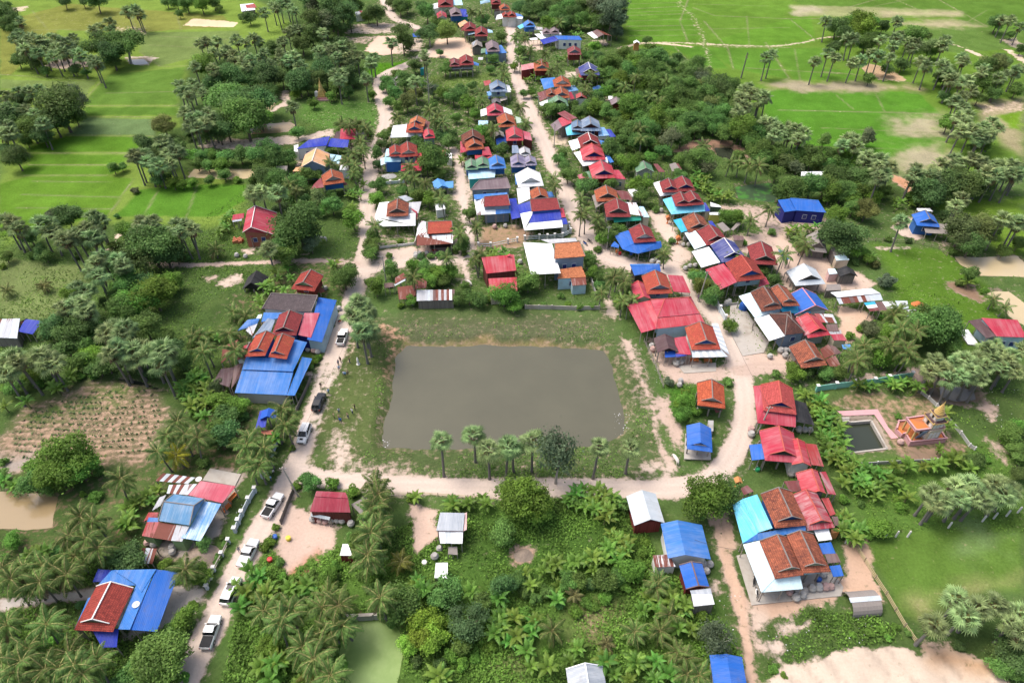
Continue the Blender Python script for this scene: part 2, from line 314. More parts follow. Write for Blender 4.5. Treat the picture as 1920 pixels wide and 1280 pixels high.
def R(fr, s, w, soil=ROAD, mk=1.0, soft=0.9, warp=0.5, obj='dirt_road', label=None, dz=0.03, side=0.3):
    P = wpts(fr, s); Q = [P[0]]                                    # Catmull-Rom through the points
    for i in range(len(P)-1):
        a, b, c, e = P[max(i-1,0)], P[i], P[i+1], P[min(i+2,len(P)-1)]
        for t in (0.25,0.5,0.75,1): Q.append(0.5*((2*b)+(c-a)*t+(2*a-5*b+4*c-e)*t*t+(3*b-a-3*c+e)*t**3))
    sl = win(Q, w+6); d = line_d(Q, sl); 
    apply(sl, smooth01(1-(d-w/2+(NZ[sl]-0.5)*3)/2.6)*side, None, soil, 0.8, 0.1)
    dd = d-w/2+(NF[sl]-0.5)*2*warp+(NZ[sl]-0.5)*warp
    m = smooth01(0.5-dd/soft); apply(sl, m, None, soil, mk, 0.06); hgt[sl] += dz*m
    tr = np.exp(-((d-w*0.2)/0.35)**2)*m*0.10; cols[sl] *= (1+tr-0.04*m)[..., None]      # wheel tracks
    if obj:
        if (obj, label) not in CLASSES: CLASSES.append((obj, label))
        c = cls[sl]; c[m > 0.5] = CLASSES.index((obj, label)); cls[sl] = c
def bund(fr, s, w=0.42, veg=(0.19,0.205,0.095), mk=0.35, h=0.18):
    P = wpts(fr, s); sl = win(P, 4); d = line_d(P, sl)+(NF[sl]-0.5)*0.5
    m = smooth01(0.5-(d-w/2)/0.8); apply(sl, m*0.9, veg, PALE, mk, 0.2); hgt[sl] += h*m
T = TL
# --- broad zones
L(PX, '0,0 480,0 570,60 360,115 330,165 335,235 240,262 250,300 460,345 462,380 440,430 230,415 110,425 0,470', veg=YG, soil=PALE, mk=0.02, soft=5)
L(PX, '1165,0 1920,0 1920,330 1700,320 1530,312 1400,190 1300,110 1170,85', veg=PADDY, soil=PALE, mk=0.02, soft=4)
L(PX, '700,150 1000,90 1090,250 1450,450 1620,560 1600,700 1420,720 1350,640 1150,560 680,500', soil=PINK, mk=0.34, soft=14, warp=5)
L(PX, '690,0 1130,0 1120,110 960,200 720,130', soil=PINK, mk=0.31, soft=12, warp=5)
L(PX, '300,1060 480,860 520,760 620,560 700,500 560,480 440,560 400,720 260,880', soil=BROWN, mk=0.40, soft=10, warp=4)
L(PX, '0,880 290,860 330,1040 150,1280 0,1280', soil=BROWN, mk=0.36, soft=8, warp=4)
L(PX, '460,1010 700,1020 1130,1100 1330,1130 1420,1280 420,1280', veg=WEED, soil=BROWN, mk=0.16, soft=8, warp=4)
L(PX, '880,950 1180,950 1240,1060 1130,1100 880,1080', veg=LUSH, mk=0.14, soft=6)
L(PX, '1570,860 1900,820 1920,1000 1620,1010', veg=WEED, soil=BROWN, mk=0.2, soft=6)
# --- rice fields, left
def FLD(s, veg, label, mk=0.10, soil=PALE, fr=PX): q = 0.72 if veg[1] > 0.235 else 0.92; veg = (veg[0]*q*0.88+0.016, veg[1]*q*0.90+0.004, veg[2]+0.016); mk *= 0.5; L(fr, s, veg=veg, soil=soil, mk=mk, soft=1.2, warp=0.8, obj='rice_field', label=label, var=0.22)
FLD('0,40 130,8 420,30 430,52 260,60 110,57 20,140 0,140', (0.20,0.2345,0.032), 'dry olive rice field at the upper left corner', mk=0.16)
FLD('262,62 450,58 425,110 350,112 300,125 262,98', YG, 'yellow green rice field beside the umbrella shaped tree', mk=0.16)
FLD('205,140 350,126 332,162 332,196 156,197 190,156', (0.13,0.27,0.016), 'bright green rice field right of the palm row')
FLD('0,149 180,153 152,192 120,178 0,165', YG, 'yellowish rice field between two palm groves')
FLD('156,201 330,201 332,217 160,217', (0.105,0.24,0.010), 'narrow green rice strip below the diagonal bund')
FLD('162,221 300,223 290,254 125,252', DULL, 'dull green fallow rice field beside the round olive tree', mk=0.2)
FLD('50,277 125,256 292,257 250,285 60,285', (0.105,0.265,0.004), 'vivid green rice strip, uppermost of the left strips')
FLD('45,290 245,290 232,308 60,308', (0.11,0.265,0.005), 'vivid green rice strip, second of the left strips')
FLD('45,311 242,312 205,327 40,328', (0.12,0.285,0.006), 'vivid green rice strip, lowest of the left strips')
FLD('0,346 50,331 195,331 250,336 203,405 110,420 0,445', (0.135,0.30,0.008), 'large vivid rice field at the left edge')
FLD('262,356 330,347 462,346 460,376 410,407 215,405', (0.10,0.28,0.006), 'vivid rice field left of the red roofed house')
FLD('0,482 60,492 165,500 155,600 20,600 0,590', (0.17,0.235,0.055), 'rough meadow beside the blue tarpaulin shelter', mk=0.2)
for s in ('0,140 60,144 180,152', '60,57 110,56 262,58', '262,98 300,125 350,124', '190,152 152,196', '156,199 330,199', '160,219 300,220', '125,254 292,256', '45,287.5 247,287.5', '55,309.5 240,310', '45,329 200,329', '250,336 203,405'): bund(PX, s)
L(T['00'], '150,130 700,40 1000,60 1000,200 500,210 200,200', soil=PALE, mk=0.2, soft=10, warp=4)
L(T['00'], '850,210 1100,200 1080,260 900,300', soil=PALE, mk=0.5, soft=8)
L(T['00'], '100,60 200,50 180,80 110,100', soil=PALE, mk=0.8, soft=4)
# --- rice fields, right
FLD('1172,0 1290,0 1335,78 1180,80', (0.125,0.30,0.010), 'striped rice field behind the tall feathery tree')
FLD('1292,0 1492,0 1470,30 1480,68 1320,78 1300,40', (0.135,0.29,0.012), 'upper rice field right of the vertical track')
FLD('1322,82 1480,88 1530,78 1520,20 1478,36', (0.13,0.31,0.010), 'rice field above the curved field path')
FLD('1222,86 1320,88 1370,130 1330,128 1280,100', (0.10,0.27,0.008), 'small rice field beside the orange hut')
FLD('1325,90 1440,92 1480,148 1375,130', (0.115,0.29,0.010), 'rice field left of the burnt palm pole')
FLD('1445,90 1540,90 1545,130 1600,132 1600,150 1490,150', (0.115,0.285,0.010), 'rice field between the lone palms', mk=0.12)
FLD('1425,168 1720,172 1775,225 1770,300 1690,315 1540,308 1440,240', (0.075,0.225,0.006), 'wide green rice field at the right with bare patches', mk=0.15)
FLD('1490,0 1920,0 1920,80 1800,40 1790,22 1500,12', (0.11,0.245,0.012), 'far rice fields at the upper right corner', mk=0.15)
FLD('1640,60 1800,50 1920,60 1920,90 1790,100 1680,80', (0.12,0.24,0.02), 'rice field below the beige strip', mk=0.25)
BEI = (0.33,0.30,0.175)
L(PX, '1478,8 1560,12 1800,20 1806,32 1600,32 1490,30', veg=(0.25,0.27,0.12), mk=0.1, soft=4, warp=2)
L(PX, '1482,12 1530,12 1540,24 1490,26', veg=(0.36,0.33,0.22), mk=0.3, soft=8, warp=4)
L(PX, '1650,22 1800,24 1800,30 1660,29', veg=BEI, mk=0.2, soft=5, warp=3)
L(PX, '1690,42 1770,38 1830,48 1800,55 1700,50', veg=BEI, mk=0.15, soft=10, warp=5)
L(PX, '1430,154 1700,158 1725,170 1560,172 1440,166', veg=(0.30,0.26,0.15), mk=0.1, soft=7, warp=4)
L(PX, '1450,158 1580,160 1690,164 1600,168 1470,165', veg=(0.34,0.30,0.20), mk=0.2, soft=8, warp=6)
L(PX, '1690,222 1760,218 1765,250 1700,252', veg=BEI, mk=0.12, soft=16, warp=8)
L(PX, '1700,228 1745,226 1750,246 1710,246', veg=(0.34,0.31,0.20), mk=0.2, soft=12, warp=8)
L(PX, '1690,278 1762,272 1770,312 1690,312', veg=BEI, mk=0.12, soft=16, warp=8)
L(PX, '1700,284 1750,282 1756,305 1705,306', veg=(0.34,0.31,0.20), mk=0.2, soft=12, warp=8)
L(T['30'], '690,510 760,475 900,520 1060,600 980,622 830,600', soil=(0.42,0.29,0.18), mk=0.85, soft=1.5, warp=1)
L(PX, '1785,84 1800,84 1845,106 1836,108', soil=PALE, mk=0.9, soft=2)
L(PX, '1880,92 1895,92 1920,110 1920,118', soil=PALE, mk=0.9, soft=2)
L(PX, '1825,195 1920,182 1920,300 1870,260 1840,225', veg=(0.28,0.25,0.14), soil=(0.46,0.38,0.27), mk=0.25, soft=6)
L(PX, '1860,215 1920,208 1920,248 1890,240', veg=(0.12,0.22,0.02), mk=0.15, soft=3)
L(PX, '1745,378 1920,372 1920,470 1880,470 1800,420', veg=(0.13,0.22,0.03), mk=0.15, soft=3)
for s in ('1290,0 1275,40 1290,80', '1300,15 1340,30 1480,36', '1320,40 1365,92 1375,130', '1262,85 1285,110', '1435,80 1480,148', '1483,38 1525,72', '1340,88 1480,90', '1170,18 1290,12', '1170,30 1300,26', '1175,50 1310,48', '1545,135 1600,140 1720,158', '1460,207 1700,212 1775,216', '1680,0 1720,18', '1760,0 1850,50', '1400,128 1600,140', '1480,36 1800,32', '1590,15 1640,0'): bund(PX, s, w=0.6)
for s in ('1180,8 1280,5', '1175,24 1295,20', '1180,40 1300,36', '1180,58 1312,56', '1180,68 1318,66', '1330,55 1480,52', '1300,8 1440,12', '1400,30 1405,85', '1500,150 1490,92', '1600,20 1590,40', '1560,172 1600,205', '1640,172 1660,212', '1540,240 1770,250', '1500,275 1700,280', '1700,0 1640,12', '1850,20 1800,50', '60,20 90,57', '230,12 260,58', '330,22 340,58', '300,68 430,75', '280,85 420,92', '200,175 332,172', '60,340 210,342', '40,365 225,370', '30,390 212,392', '300,350 270,405', '370,347 350,406'): bund(PX, s, w=0.35, mk=0.22, h=0.1)
# --- crop field, meadow, green field
L(T['02'], '0,720 200,520 560,330 850,280 1180,350 1300,560 1180,800 1060,920 700,900 300,1010 0,960', veg=(0.17,0.15,0.085), soil=(0.37,0.255,0.18), mk=0.56, soft=4, warp=2.5, obj='crop_field', label='reddish brown crop field with rows of seedlings')
cr_ = win(wpts(T['02'], '0,280 1300,1010'), 3); cc = cls[cr_] == CLASSES.index(('crop_field', 'reddish brown crop field with rows of seedlings')); ph_ = np.sin((YY[cr_]+0.9*np.sin(XX[cr_]*0.13))*2*math.pi/1.45); mask[cr_] += np.where(cc, 0.16*ph_, 0); cols[cr_] *= np.where(cc, 1+0.12*ph_, 1)[..., None]; hgt[cr_] += np.where(cc, 0.06*ph_, 0)
L(T['02'], '560,420 880,300 1120,350 1000,440 700,470 300,560', veg=WEED, mk=0.40, soft=8, warp=4)
L(T['02'], '0,880 240,840 260,940 0,1000', soil=(0.34,0.29,0.25), mk=0.8, soft=6)
L(PX, '1640,460 1780,470 1860,560 1900,640 1800,650 1690,575', veg=(0.085,0.165,0.022), soil=PINK, mk=0.2, soft=4)
L(PX, '1620,1030 1700,1000 1900,965 1920,960 1920,1115 1830,1110 1720,1160 1690,1150', veg=(0.092,0.165,0.03), soil=(0.4,0.32,0.2), mk=0.12, soft=2, warp=1, obj='grass_field', label='bright green grass field beyond the bamboo fence at lower right')
L(PX, '1700,1120 1780,1100 1920,1075 1920,1095 1800,1120 1730,1150', veg=(0.24,0.25,0.10), mk=0.3, soft=5)
L(PX, '1830,980 1900,1000 1860,1050 1800,1040', veg=(0.16,0.24,0.09), mk=0.2, soft=8, warp=4)
# --- pond surroundings
L(PX, '650,585 1140,580 1210,700 1240,860 1180,905 640,890 580,860 660,660', veg=(0.080,0.115,0.042), soil=(0.38,0.29,0.21), mk=0.27, soft=4)
L(PX, '740,606 1130,600 1135,632 760,640', veg=(0.10,0.115,0.058), soil=(0.33,0.25,0.18), mk=0.31, soft=4)
L(PX, '760,636 1130,640 1132,652 762,648', veg=(0.22,0.19,0.08), soil=(0.42,0.30,0.17), mk=0.5, soft=2)
L(T['12'], '520,780 640,660 770,590 770,680 720,760 700,860 820,920 800,960 640,985 540,900', soil=SAND, mk=0.85, soft=5, warp=2.5)
L(T['12'], '720,230 830,210 850,280 740,300', soil=SAND, mk=0.85, soft=4, warp=2)
L(T['12'], '860,170 930,120 900,260 840,360 790,470 770,420 830,300', soil=SAND, mk=0.7, soft=4, warp=2)
L(T['12'], '800,930 1060,920 1100,960 1000,1000 820,980', soil=PINK, mk=0.62, soft=4, warp=3)
L(T['12'], '580,560 640,560 620,640 560,640', soil=PINK, mk=0.5, soft=4, warp=3)
L(PX, '700,595 745,615 760,640 735,665 715,650', soil=(0.5,0.3,0.2), mk=0.6, soft=3, warp=2)
L(T['12'], '940,140 1010,60 1130,40 1110,100 1020,180 980,300 940,300', soil=(0.48,0.29,0.18), mk=0.66, soft=3, warp=2)
L(T['22'], '830,0 890,-10 950,140 930,170 860,60', soil=SAND, mk=0.6, soft=4, warp=2)
L(T['22'], '900,360 1000,420 1040,480 990,620 940,560 910,460', soil=PINK, mk=0.42, soft=4, warp=3)
L(T['22'], '1080,460 1180,375 1240,420 1210,560 1300,640 1290,850 1190,740 1110,560', soil=PINK, mk=0.95, soft=2.5, warp=2)
L(T['22'], '970,940 1140,920 1150,870 1230,860 1240,950 1160,1000 1130,960 980,960', soil=SAND, mk=0.85, soft=3, warp=2)
L(T['22'], '1020,30 1080,0 1350,100 1620,190 1650,280 1400,335 1200,320 1120,230', soil=PINK, mk=0.9, soft=3, warp=2)
L(T['22'], '0,900 180,900 180,980 0,970', soil=PINK, mk=0.5, soft=4)
L(T['22'], '1150,330 1400,335 1430,480 1300,640 1180,470', veg=(0.055,0.14,0.02), mk=0.05, soft=4)
# --- yards and bare soil
YARD = dict(mk=0.95, soft=2.0, warp=1.6)
L(T['13'], '190,-60 420,20 640,60 640,130 590,290 520,330 360,460 200,480 180,300 180,100', soil=(0.50,0.375,0.305), obj='dirt_yard', label='pinkish dirt yard below the maroon roof', **YARD)
L(T['13'], '540,290 620,300 420,470 330,470', mk=0.3, soft=3)
L(T['13'], '1170,-50 1360,-40 1360,200 1270,240 1230,330 1170,330 1200,200 1150,150', soil=(0.52,0.385,0.31), obj='dirt_yard', label='pinkish dirt yard beside the silver tin shed', **YARD)
L(T['12'], '1170,1260 1330,1230 1400,1270 1200,1330', soil=(0.52,0.385,0.31), mk=0.9, soft=2, warp=1)
L(PX, '1425,1285 1500,1240 1560,1225 1640,1216 1700,1218 1716,1240 1745,1215 1800,1222 1870,1245 1905,1290 1900,1330 1420,1330', soil=(0.53,0.435,0.345), mk=1.0, soft=1.5, warp=2.2, obj='sand_heap', label='pale heap of bulldozed sand at the lower right corner', dz=0.25, var=0.32)
L(PX, '1730,1216 1800,1222 1880,1250 1890,1275 1800,1262 1745,1240', soil=(0.40,0.255,0.15), mk=0.9, soft=4, warp=2)
L(T['33'], '-40,480 60,500 560,480 620,180 700,200 880,660 820,700 560,650 540,720 300,720 0,780 -60,760', soil=(0.46,0.315,0.225), obj='dirt_yard', label='brown dirt yard around the aqua and clay tile house', **YARD)
L(T['33'], '230,850 330,780 380,800 320,860 290,880 240,870', soil=SAND, mk=0.95, soft=1, warp=1)
L(T['33'], '0,980 60,960 100,1020 60,1080 0,1080', soil=SAND, mk=0.9, soft=2, warp=2)
L(T['23'], '1780,760 1860,780 1870,880 1800,930 1920,1000 1920,1060 1820,1000', soil=SAND, mk=0.85, soft=3, warp=2)
L(T['33'], '80,860 190,840 180,900 90,930', soil=SAND, mk=0.8, soft=2, warp=2)
L(T['23'], '1480,530 1550,530 1550,600 1490,600', soil=SAND, mk=0.9, soft=2, warp=1)
L(T['23'], '560,760 760,740 760,860 620,920 560,960', veg=DRY, soil=(0.36,0.27,0.17), mk=0.4, soft=6, warp=4)
L(T['23'], '30,270 140,290 120,360 20,400', soil=(0.4,0.27,0.2), mk=0.85, soft=2, warp=1.5)
L(T['23'], '-160,1080 120,1060 60,1300 -160,1300', veg=(0.16,0.19,0.07), mk=0.25, soft=5)
L(T['12'], '440,1180 640,1190 640,1300 420,1300', soil=(0.50,0.375,0.305), mk=0.9, soft=2)
L(T['21'], '1030,310 1150,300 1210,400 1330,640 1280,700 1220,790 1100,720 1190,660 1180,560 1060,430', soil=SAND, obj='dirt_yard', label='sandy village square beside the blue shop roof', **YARD)
L(T['21'], '480,330 540,330 700,560 780,640 1010,700 1010,760 700,700 560,560', soil=SAND, mk=0.85, soft=4)
L(T['21'], '690,910 740,900 770,1000 840,1060 800,1110 680,1090', soil=SAND, mk=0.9, soft=3, warp=2)
L(T['21'], '-10,400 90,440 90,520 -10,560', soil=(0.30,0.2,0.14), mk=0.8, soft=3)
L(T['11'], '1690,430 1960,420 1970,560 1680,575', veg=DRY, soil=(0.33,0.22,0.14), mk=0.7, soft=2)
L(T['11'], '930,610 1210,560 1190,640 1100,680 940,700', soil=SAND, obj='dirt_yard', label='pale sandy yard in front of the rusty white shed', **YARD)
L(T['11'], '1210,560 1500,480 1510,600 1210,620', soil=PINK, mk=0.9, soft=2)
L(T['11'], '930,480 1180,470 1190,540 940,560', veg=WEED, soil=PINK, mk=0.5, soft=2)
L(T['11'], '1480,200 1580,60 1620,60 1600,280 1540,300', soil=SAND, mk=0.9, soft=3)
L(T['01'], '1620,860 1760,760 1850,760 1780,850 1680,880', soil=SAND, mk=0.85, soft=2.5, warp=2)
L(T['01'], '1530,790 1650,790 1600,830 1540,830', soil=PINK, mk=0.8, soft=2.5, warp=1.5)
L(T['01'], '1820,600 1920,570 1920,640 1850,650', soil=SAND, mk=0.9, soft=2)
L(T['01'], '810,590 880,470 900,470 880,600', soil=(0.62,0.5,0.38), mk=1, soft=1)
L(T['11'], '0,510 60,520 40,660 0,650', soil=SAND, mk=0.85, soft=2)
L(T['11'], '290,640 340,605 420,610 420,640', soil=SAND, mk=0.85, soft=1.5)
L(T['31'], '-20,360 120,310 440,370 430,440 300,460 200,470 -20,480', soil=PINK, mk=0.75, soft=3)
L(T['31'], '-30,500 120,490 210,610 480,640 500,740 680,750 820,850 780,890 430,900 150,890 90,760 -20,700', soil=(0.50,0.38,0.305), obj='dirt_yard', label='sandy farmyard around the thatched huts', **YARD)
L(T['31'], '500,1000 720,1050 800,1100 700,1150 690,1240 560,1290 540,1120', soil=(0.52,0.37,0.27), obj='dirt_yard', label='bare dirt yard below the long tin roofed shed', **YARD)
L(T['31'], '950,440 1060,350 1170,460 1120,505 1000,480', soil=SAND, mk=0.9, soft=2.5)
L(T['31'], '820,580 1050,570 1050,585 830,595', soil=SAND, mk=0.8, soft=2, warp=1)
L(T['31'], '930,30 1060,100 1060,160 960,80', soil=ORS, mk=0.9, soft=2)
L(T['31'], '1180,490 1380,540 1390,600 1300,590', soil=PINK, mk=0.6, soft=4, warp=3)
L(T['31'], '1370,850 1500,860 1600,950 1570,970 1440,900', soil=BROWN, mk=0.85, soft=3)
L(T['21'], '1500,260 1960,270 1960,420 1860,420 1600,320', soil=PINK, mk=0.75, soft=4, warp=3)
L(T['21'], '1600,500 1960,480 1960,560 1800,640 1700,620', soil=PINK, mk=0.85, soft=3, warp=2)
L(Z3, '-20,1060 700,1020 820,1090 760,1200 300,1260 -20,1280', soil=(0.51,0.385,0.31), obj='dirt_yard', label='dirt yard in front of the small orange tiled house', **YARD)
L(T['32'], '430,440 800,360 1130,370 1260,470 1330,560 1500,800 1380,880 900,880 760,840 900,800 820,520 450,500', veg=(0.10,0.13,0.045), soil=(0.33,0.225,0.15), mk=0.55, soft=3, warp=2.5, obj='shrine_yard', label='patchy brown ground of the walled shrine yard')
L(T['32'], '950,820 1400,780 1450,820 1300,880 930,880', soil=(0.22,0.155,0.11), mk=0.85, soft=3)
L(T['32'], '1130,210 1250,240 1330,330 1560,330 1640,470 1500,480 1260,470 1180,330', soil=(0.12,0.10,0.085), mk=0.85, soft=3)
L(T['32'], '1570,470 1690,490 1690,600 1640,560', soil=PINK, mk=0.8, soft=2.5, warp=1.5)
L(T['32'], '1620,730 1720,760 1810,900 1780,940 1700,860', soil=PINK, mk=0.6, soft=3, warp=2.5)
L(T['32'], '180,300 360,330 880,240 1080,230 1080,260 860,270 400,330 200,330', soil=PINK, mk=0.8, soft=2)
L(T['10'], '810,385 900,272 1050,268 1070,400 900,418', soil=(0.60,0.435,0.335), mk=0.95, soft=2, warp=1.5, obj='dirt_yard', label='pale bare plot with a lone palm near the upper track')
L(T['10'], '655,245 760,180 1010,178 1115,195 1050,245 800,255', soil=SAND, mk=0.72, soft=4, warp=3)
L(T['10'], '1285,430 1360,290 1560,285 1645,425 1560,445', soil=(0.62,0.46,0.345), mk=0.95, soft=2, warp=1.5, obj='dirt_yard', label='pale bare plot behind the brown and red gables')
L(T['10'], '620,290 900,275 840,330 640,320', soil=PINK, mk=0.6, soft=4, warp=3)
L(T['10'], '1060,300 1240,280 1230,390 1060,400', soil=SAND, mk=0.7, soft=3)
L(T['10'], '330,770 800,770 920,780 920,960 400,960 320,860', veg=(0.082,0.165,0.036), soil=PALE, mk=0.22, soft=4)
L(T['10'], '820,490 960,470 1150,460 1150,500 1060,520 960,570 820,580', veg=(0.075,0.20,0.015), mk=0.1, soft=2)
L(T['10'], '1240,580 1760,550 1800,580 1640,680 1400,660 1240,640', veg=(0.115,0.17,0.045), soil=PALE, mk=0.25, soft=4)
L(T['10'], '170,680 260,670 240,790 100,850 80,835 190,770', soil=SAND, mk=0.85, soft=2)
L(T['10'], '-40,1040 300,1030 560,980 600,1020 300,1080 -40,1090', soil=SAND, mk=0.85, soft=3)
L(T['00'], '1480,1080 1700,1040 1930,1040 1930,1110 1700,1130 1500,1110', soil=SAND, mk=0.75, soft=3, warp=2)
L(T['10'], '700,1080 860,1040 880,1280 700,1280', soil=PINK, mk=0.55, soft=4)
L(T['10'], '280,1170 640,1180 640,1240 300,1250', soil=PINK, mk=0.7, soft=4)
L(T['00'], '1365,195 1450,140 1795,168 1760,210', soil=(0.60,0.47,0.31), mk=0.95, soft=2, warp=1)
L(T['00'], '320,500 380,440 660,430 700,490 500,520', soil=(0.42,0.33,0.27), mk=0.85, soft=3)
L(T['00'], '940,430 1210,430 1120,490 980,495', soil=(0.55,0.46,0.38), mk=0.85, soft=3)
L(T['20'], '70,300 230,300 240,380 90,380', soil=SAND, mk=0.85, soft=3)
L(T['20'], '390,540 500,520 500,590 400,590', soil=SAND, mk=0.8, soft=3)
L(T['20'], '490,760 900,740 900,800 500,810', soil=PINK, mk=0.7, soft=4)
L(T['20'], '590,300 700,300 700,335 600,335', soil=SAND, mk=0.9, soft=2)
L(T['20'], '1200,1130 1400,1040 1620,1050 1740,1120 1800,1240 1740,1230 1500,1120 1300,1160', soil=(0.34,0.20,0.14), mk=0.85, soft=3, warp=2)
L(T['20'], '270,1010 420,1010 420,1090 290,1090', soil=PALE, mk=0.85, soft=2)
L(T['20'], '650,880 900,870 860,960 680,950', veg=(0.14,0.2,0.05), mk=0.2, soft=3)
L(T['30'], '1560,800 1900,750 1920,830 1620,860', soil=(0.5,0.39,0.29), mk=0.6, soft=4, warp=2)
L(T['30'], '1740,300 1860,290 1920,350 1850,370', soil=(0.38,0.31,0.24), mk=0.8, soft=3)
# --- roads and paths
R(PX, '1295,88 1240,82 1200,82 1160,92', 1.4, soil=PALE, label='narrow path to the orange field hut', obj='field_path')
R(PX, '1200,82 1255,80 1340,84 1440,87 1500,81 1540,72 1580,68', 1.3, soil=PALE, mk=0.66, obj='field_path', label='pale field path crossing the right rice fields')
R(PX, '1277,0 1276,12 1298,30 1318,70 1332,128', 1.0, soil=PALE, mk=0.42, obj='field_path', label='thin track running down between the right rice fields')
R(PX, '715,-12 722,8 728,22 745,38 765,46 785,53', 3.4, label='winding dirt track at the top of the village')
R(PX, '959,30 958,60 962,85 963,110 968,140 980,175 995,210 1010,245 1024,275 1040,315 1058,352 1076,392 1092,430 1112,462 1150,486 1200,500 1255,508 1285,535', 4.4, label='main dirt road through the middle of the village')
R(PX, '330,1310 350,1268 405,1155 455,1055 505,968 552,882 580,800 602,740 622,682 642,620 664,552 678,508 686,470 690,435 688,400 690,350 699,310 713,262 722,235 723,210 714,180 712,152 728,136 755,125 785,112 800,98', 4.3, label='pale dirt road on the left of the pond where cars are parked', warp=0.35)
R(PX, '550,880 590,893 650,901 720,908 800,911 900,915 1000,915 1100,913 1200,917 1265,915 1318,903 1355,876 1380,840 1393,800 1397,760 1393,720 1383,682 1371,650 1347,603 1318,568 1290,545 1268,515', 4.0, label='curved dirt road around the lower side of the pond', warp=0.35)
R(PX, '676,508 720,500 762,492 830,488 872,481', 3.2, label='short side road running right from the junction')
R(PX, '880,478 880,445 874,405 866,365 864,335 859,300 850,282 828,270', 2.2, label='narrow lane between the middle houses')
R(PX, '668,495 620,490 560,489 500,492 430,494 350,497 270,490', 1.6, soil=PINK, obj='field_path', label='thin dirt path running left from the junction')
R(PX, '868,482 870,500 876,520 868,530', 1.0, obj='field_path', label='footpath beside the red two storey house')
R(PX, '1172,640 1190,680 1204,715 1218,748 1226,775 1228,805 1238,835 1252,860', 0.7, soil=PINK, mk=0.8, obj='field_path', label='footpath along the right bank of the pond')
R(PX, '1320,945 1345,985 1362,1050 1382,1110 1395,1180 1404,1240 1410,1300', 1.6, soil=(0.48,0.33,0.24), mk=0.9, obj='field_path', label='dirt lane beside the aqua roofed house')
R(PX, '1330,935 1350,975 1364,1020', 3.0, soil=(0.44,0.31,0.23), mk=0.85, obj=None)
R(PX, '610,704 590,706 575,700', 1.2, mk=0.85, obj=None)
R(PX, '1385,695 1440,690 1500,695', 3.0, soil=PINK, mk=0.9, obj=None)
L(PX, '0,1125 60,1112 178,1105 185,1120 100,1132 0,1145', soil=(0.44,0.40,0.36), mk=1.0, soft=1, warp=0.6, obj='concrete_path', label='grey concrete path leading left from the red gabled house')
L(PX, '310,1098 385,1095 392,1105 370,1150 300,1185 220,1205', soil=(0.42,0.38,0.34), mk=0.9, soft=1.5, warp=1)
L(Z7, '880,130 1290,200 1180,380 1000,900 700,1180 300,1180 200,1000 500,1000', soil=(0.34,0.30,0.26), mk=0.85, soft=2, warp=1)
L(PX, '598,1035 530,1085 525,1120 560,1100', soil=(0.45,0.2,0.12), mk=0.4, soft=3)
# ditch line along the pond road
for s in ('664,640 650,690 632,735 612,775 590,830 575,868',): bund(PX, s, w=0.5, veg=(0.13,0.11,0.06), mk=0.72, h=-0.12)
sh_ = win(wpts(PX, '1400,1190 1930,1340'), 2); d_ = np.abs(np.sin(XX[sh_]*0.9+YY[sh_]*0.5+6*NZ[sh_]))**8; cols[sh_] *= (1-0.22*d_*(NF[sh_] > 0.45))[..., None]; hgt[sh_] -= 0.12*d_*(mask[sh_] > 0.9)
L(PX, '600,720 700,640 740,640 735,830 640,880 590,860', veg=(0.085,0.115,0.038), mk=0.26, soft=10, warp=4)
L(T['12'], '540,800 660,680 760,610 700,780 720,880 640,950 560,880', soil=SAND, mk=0.78, soft=6, warp=3)
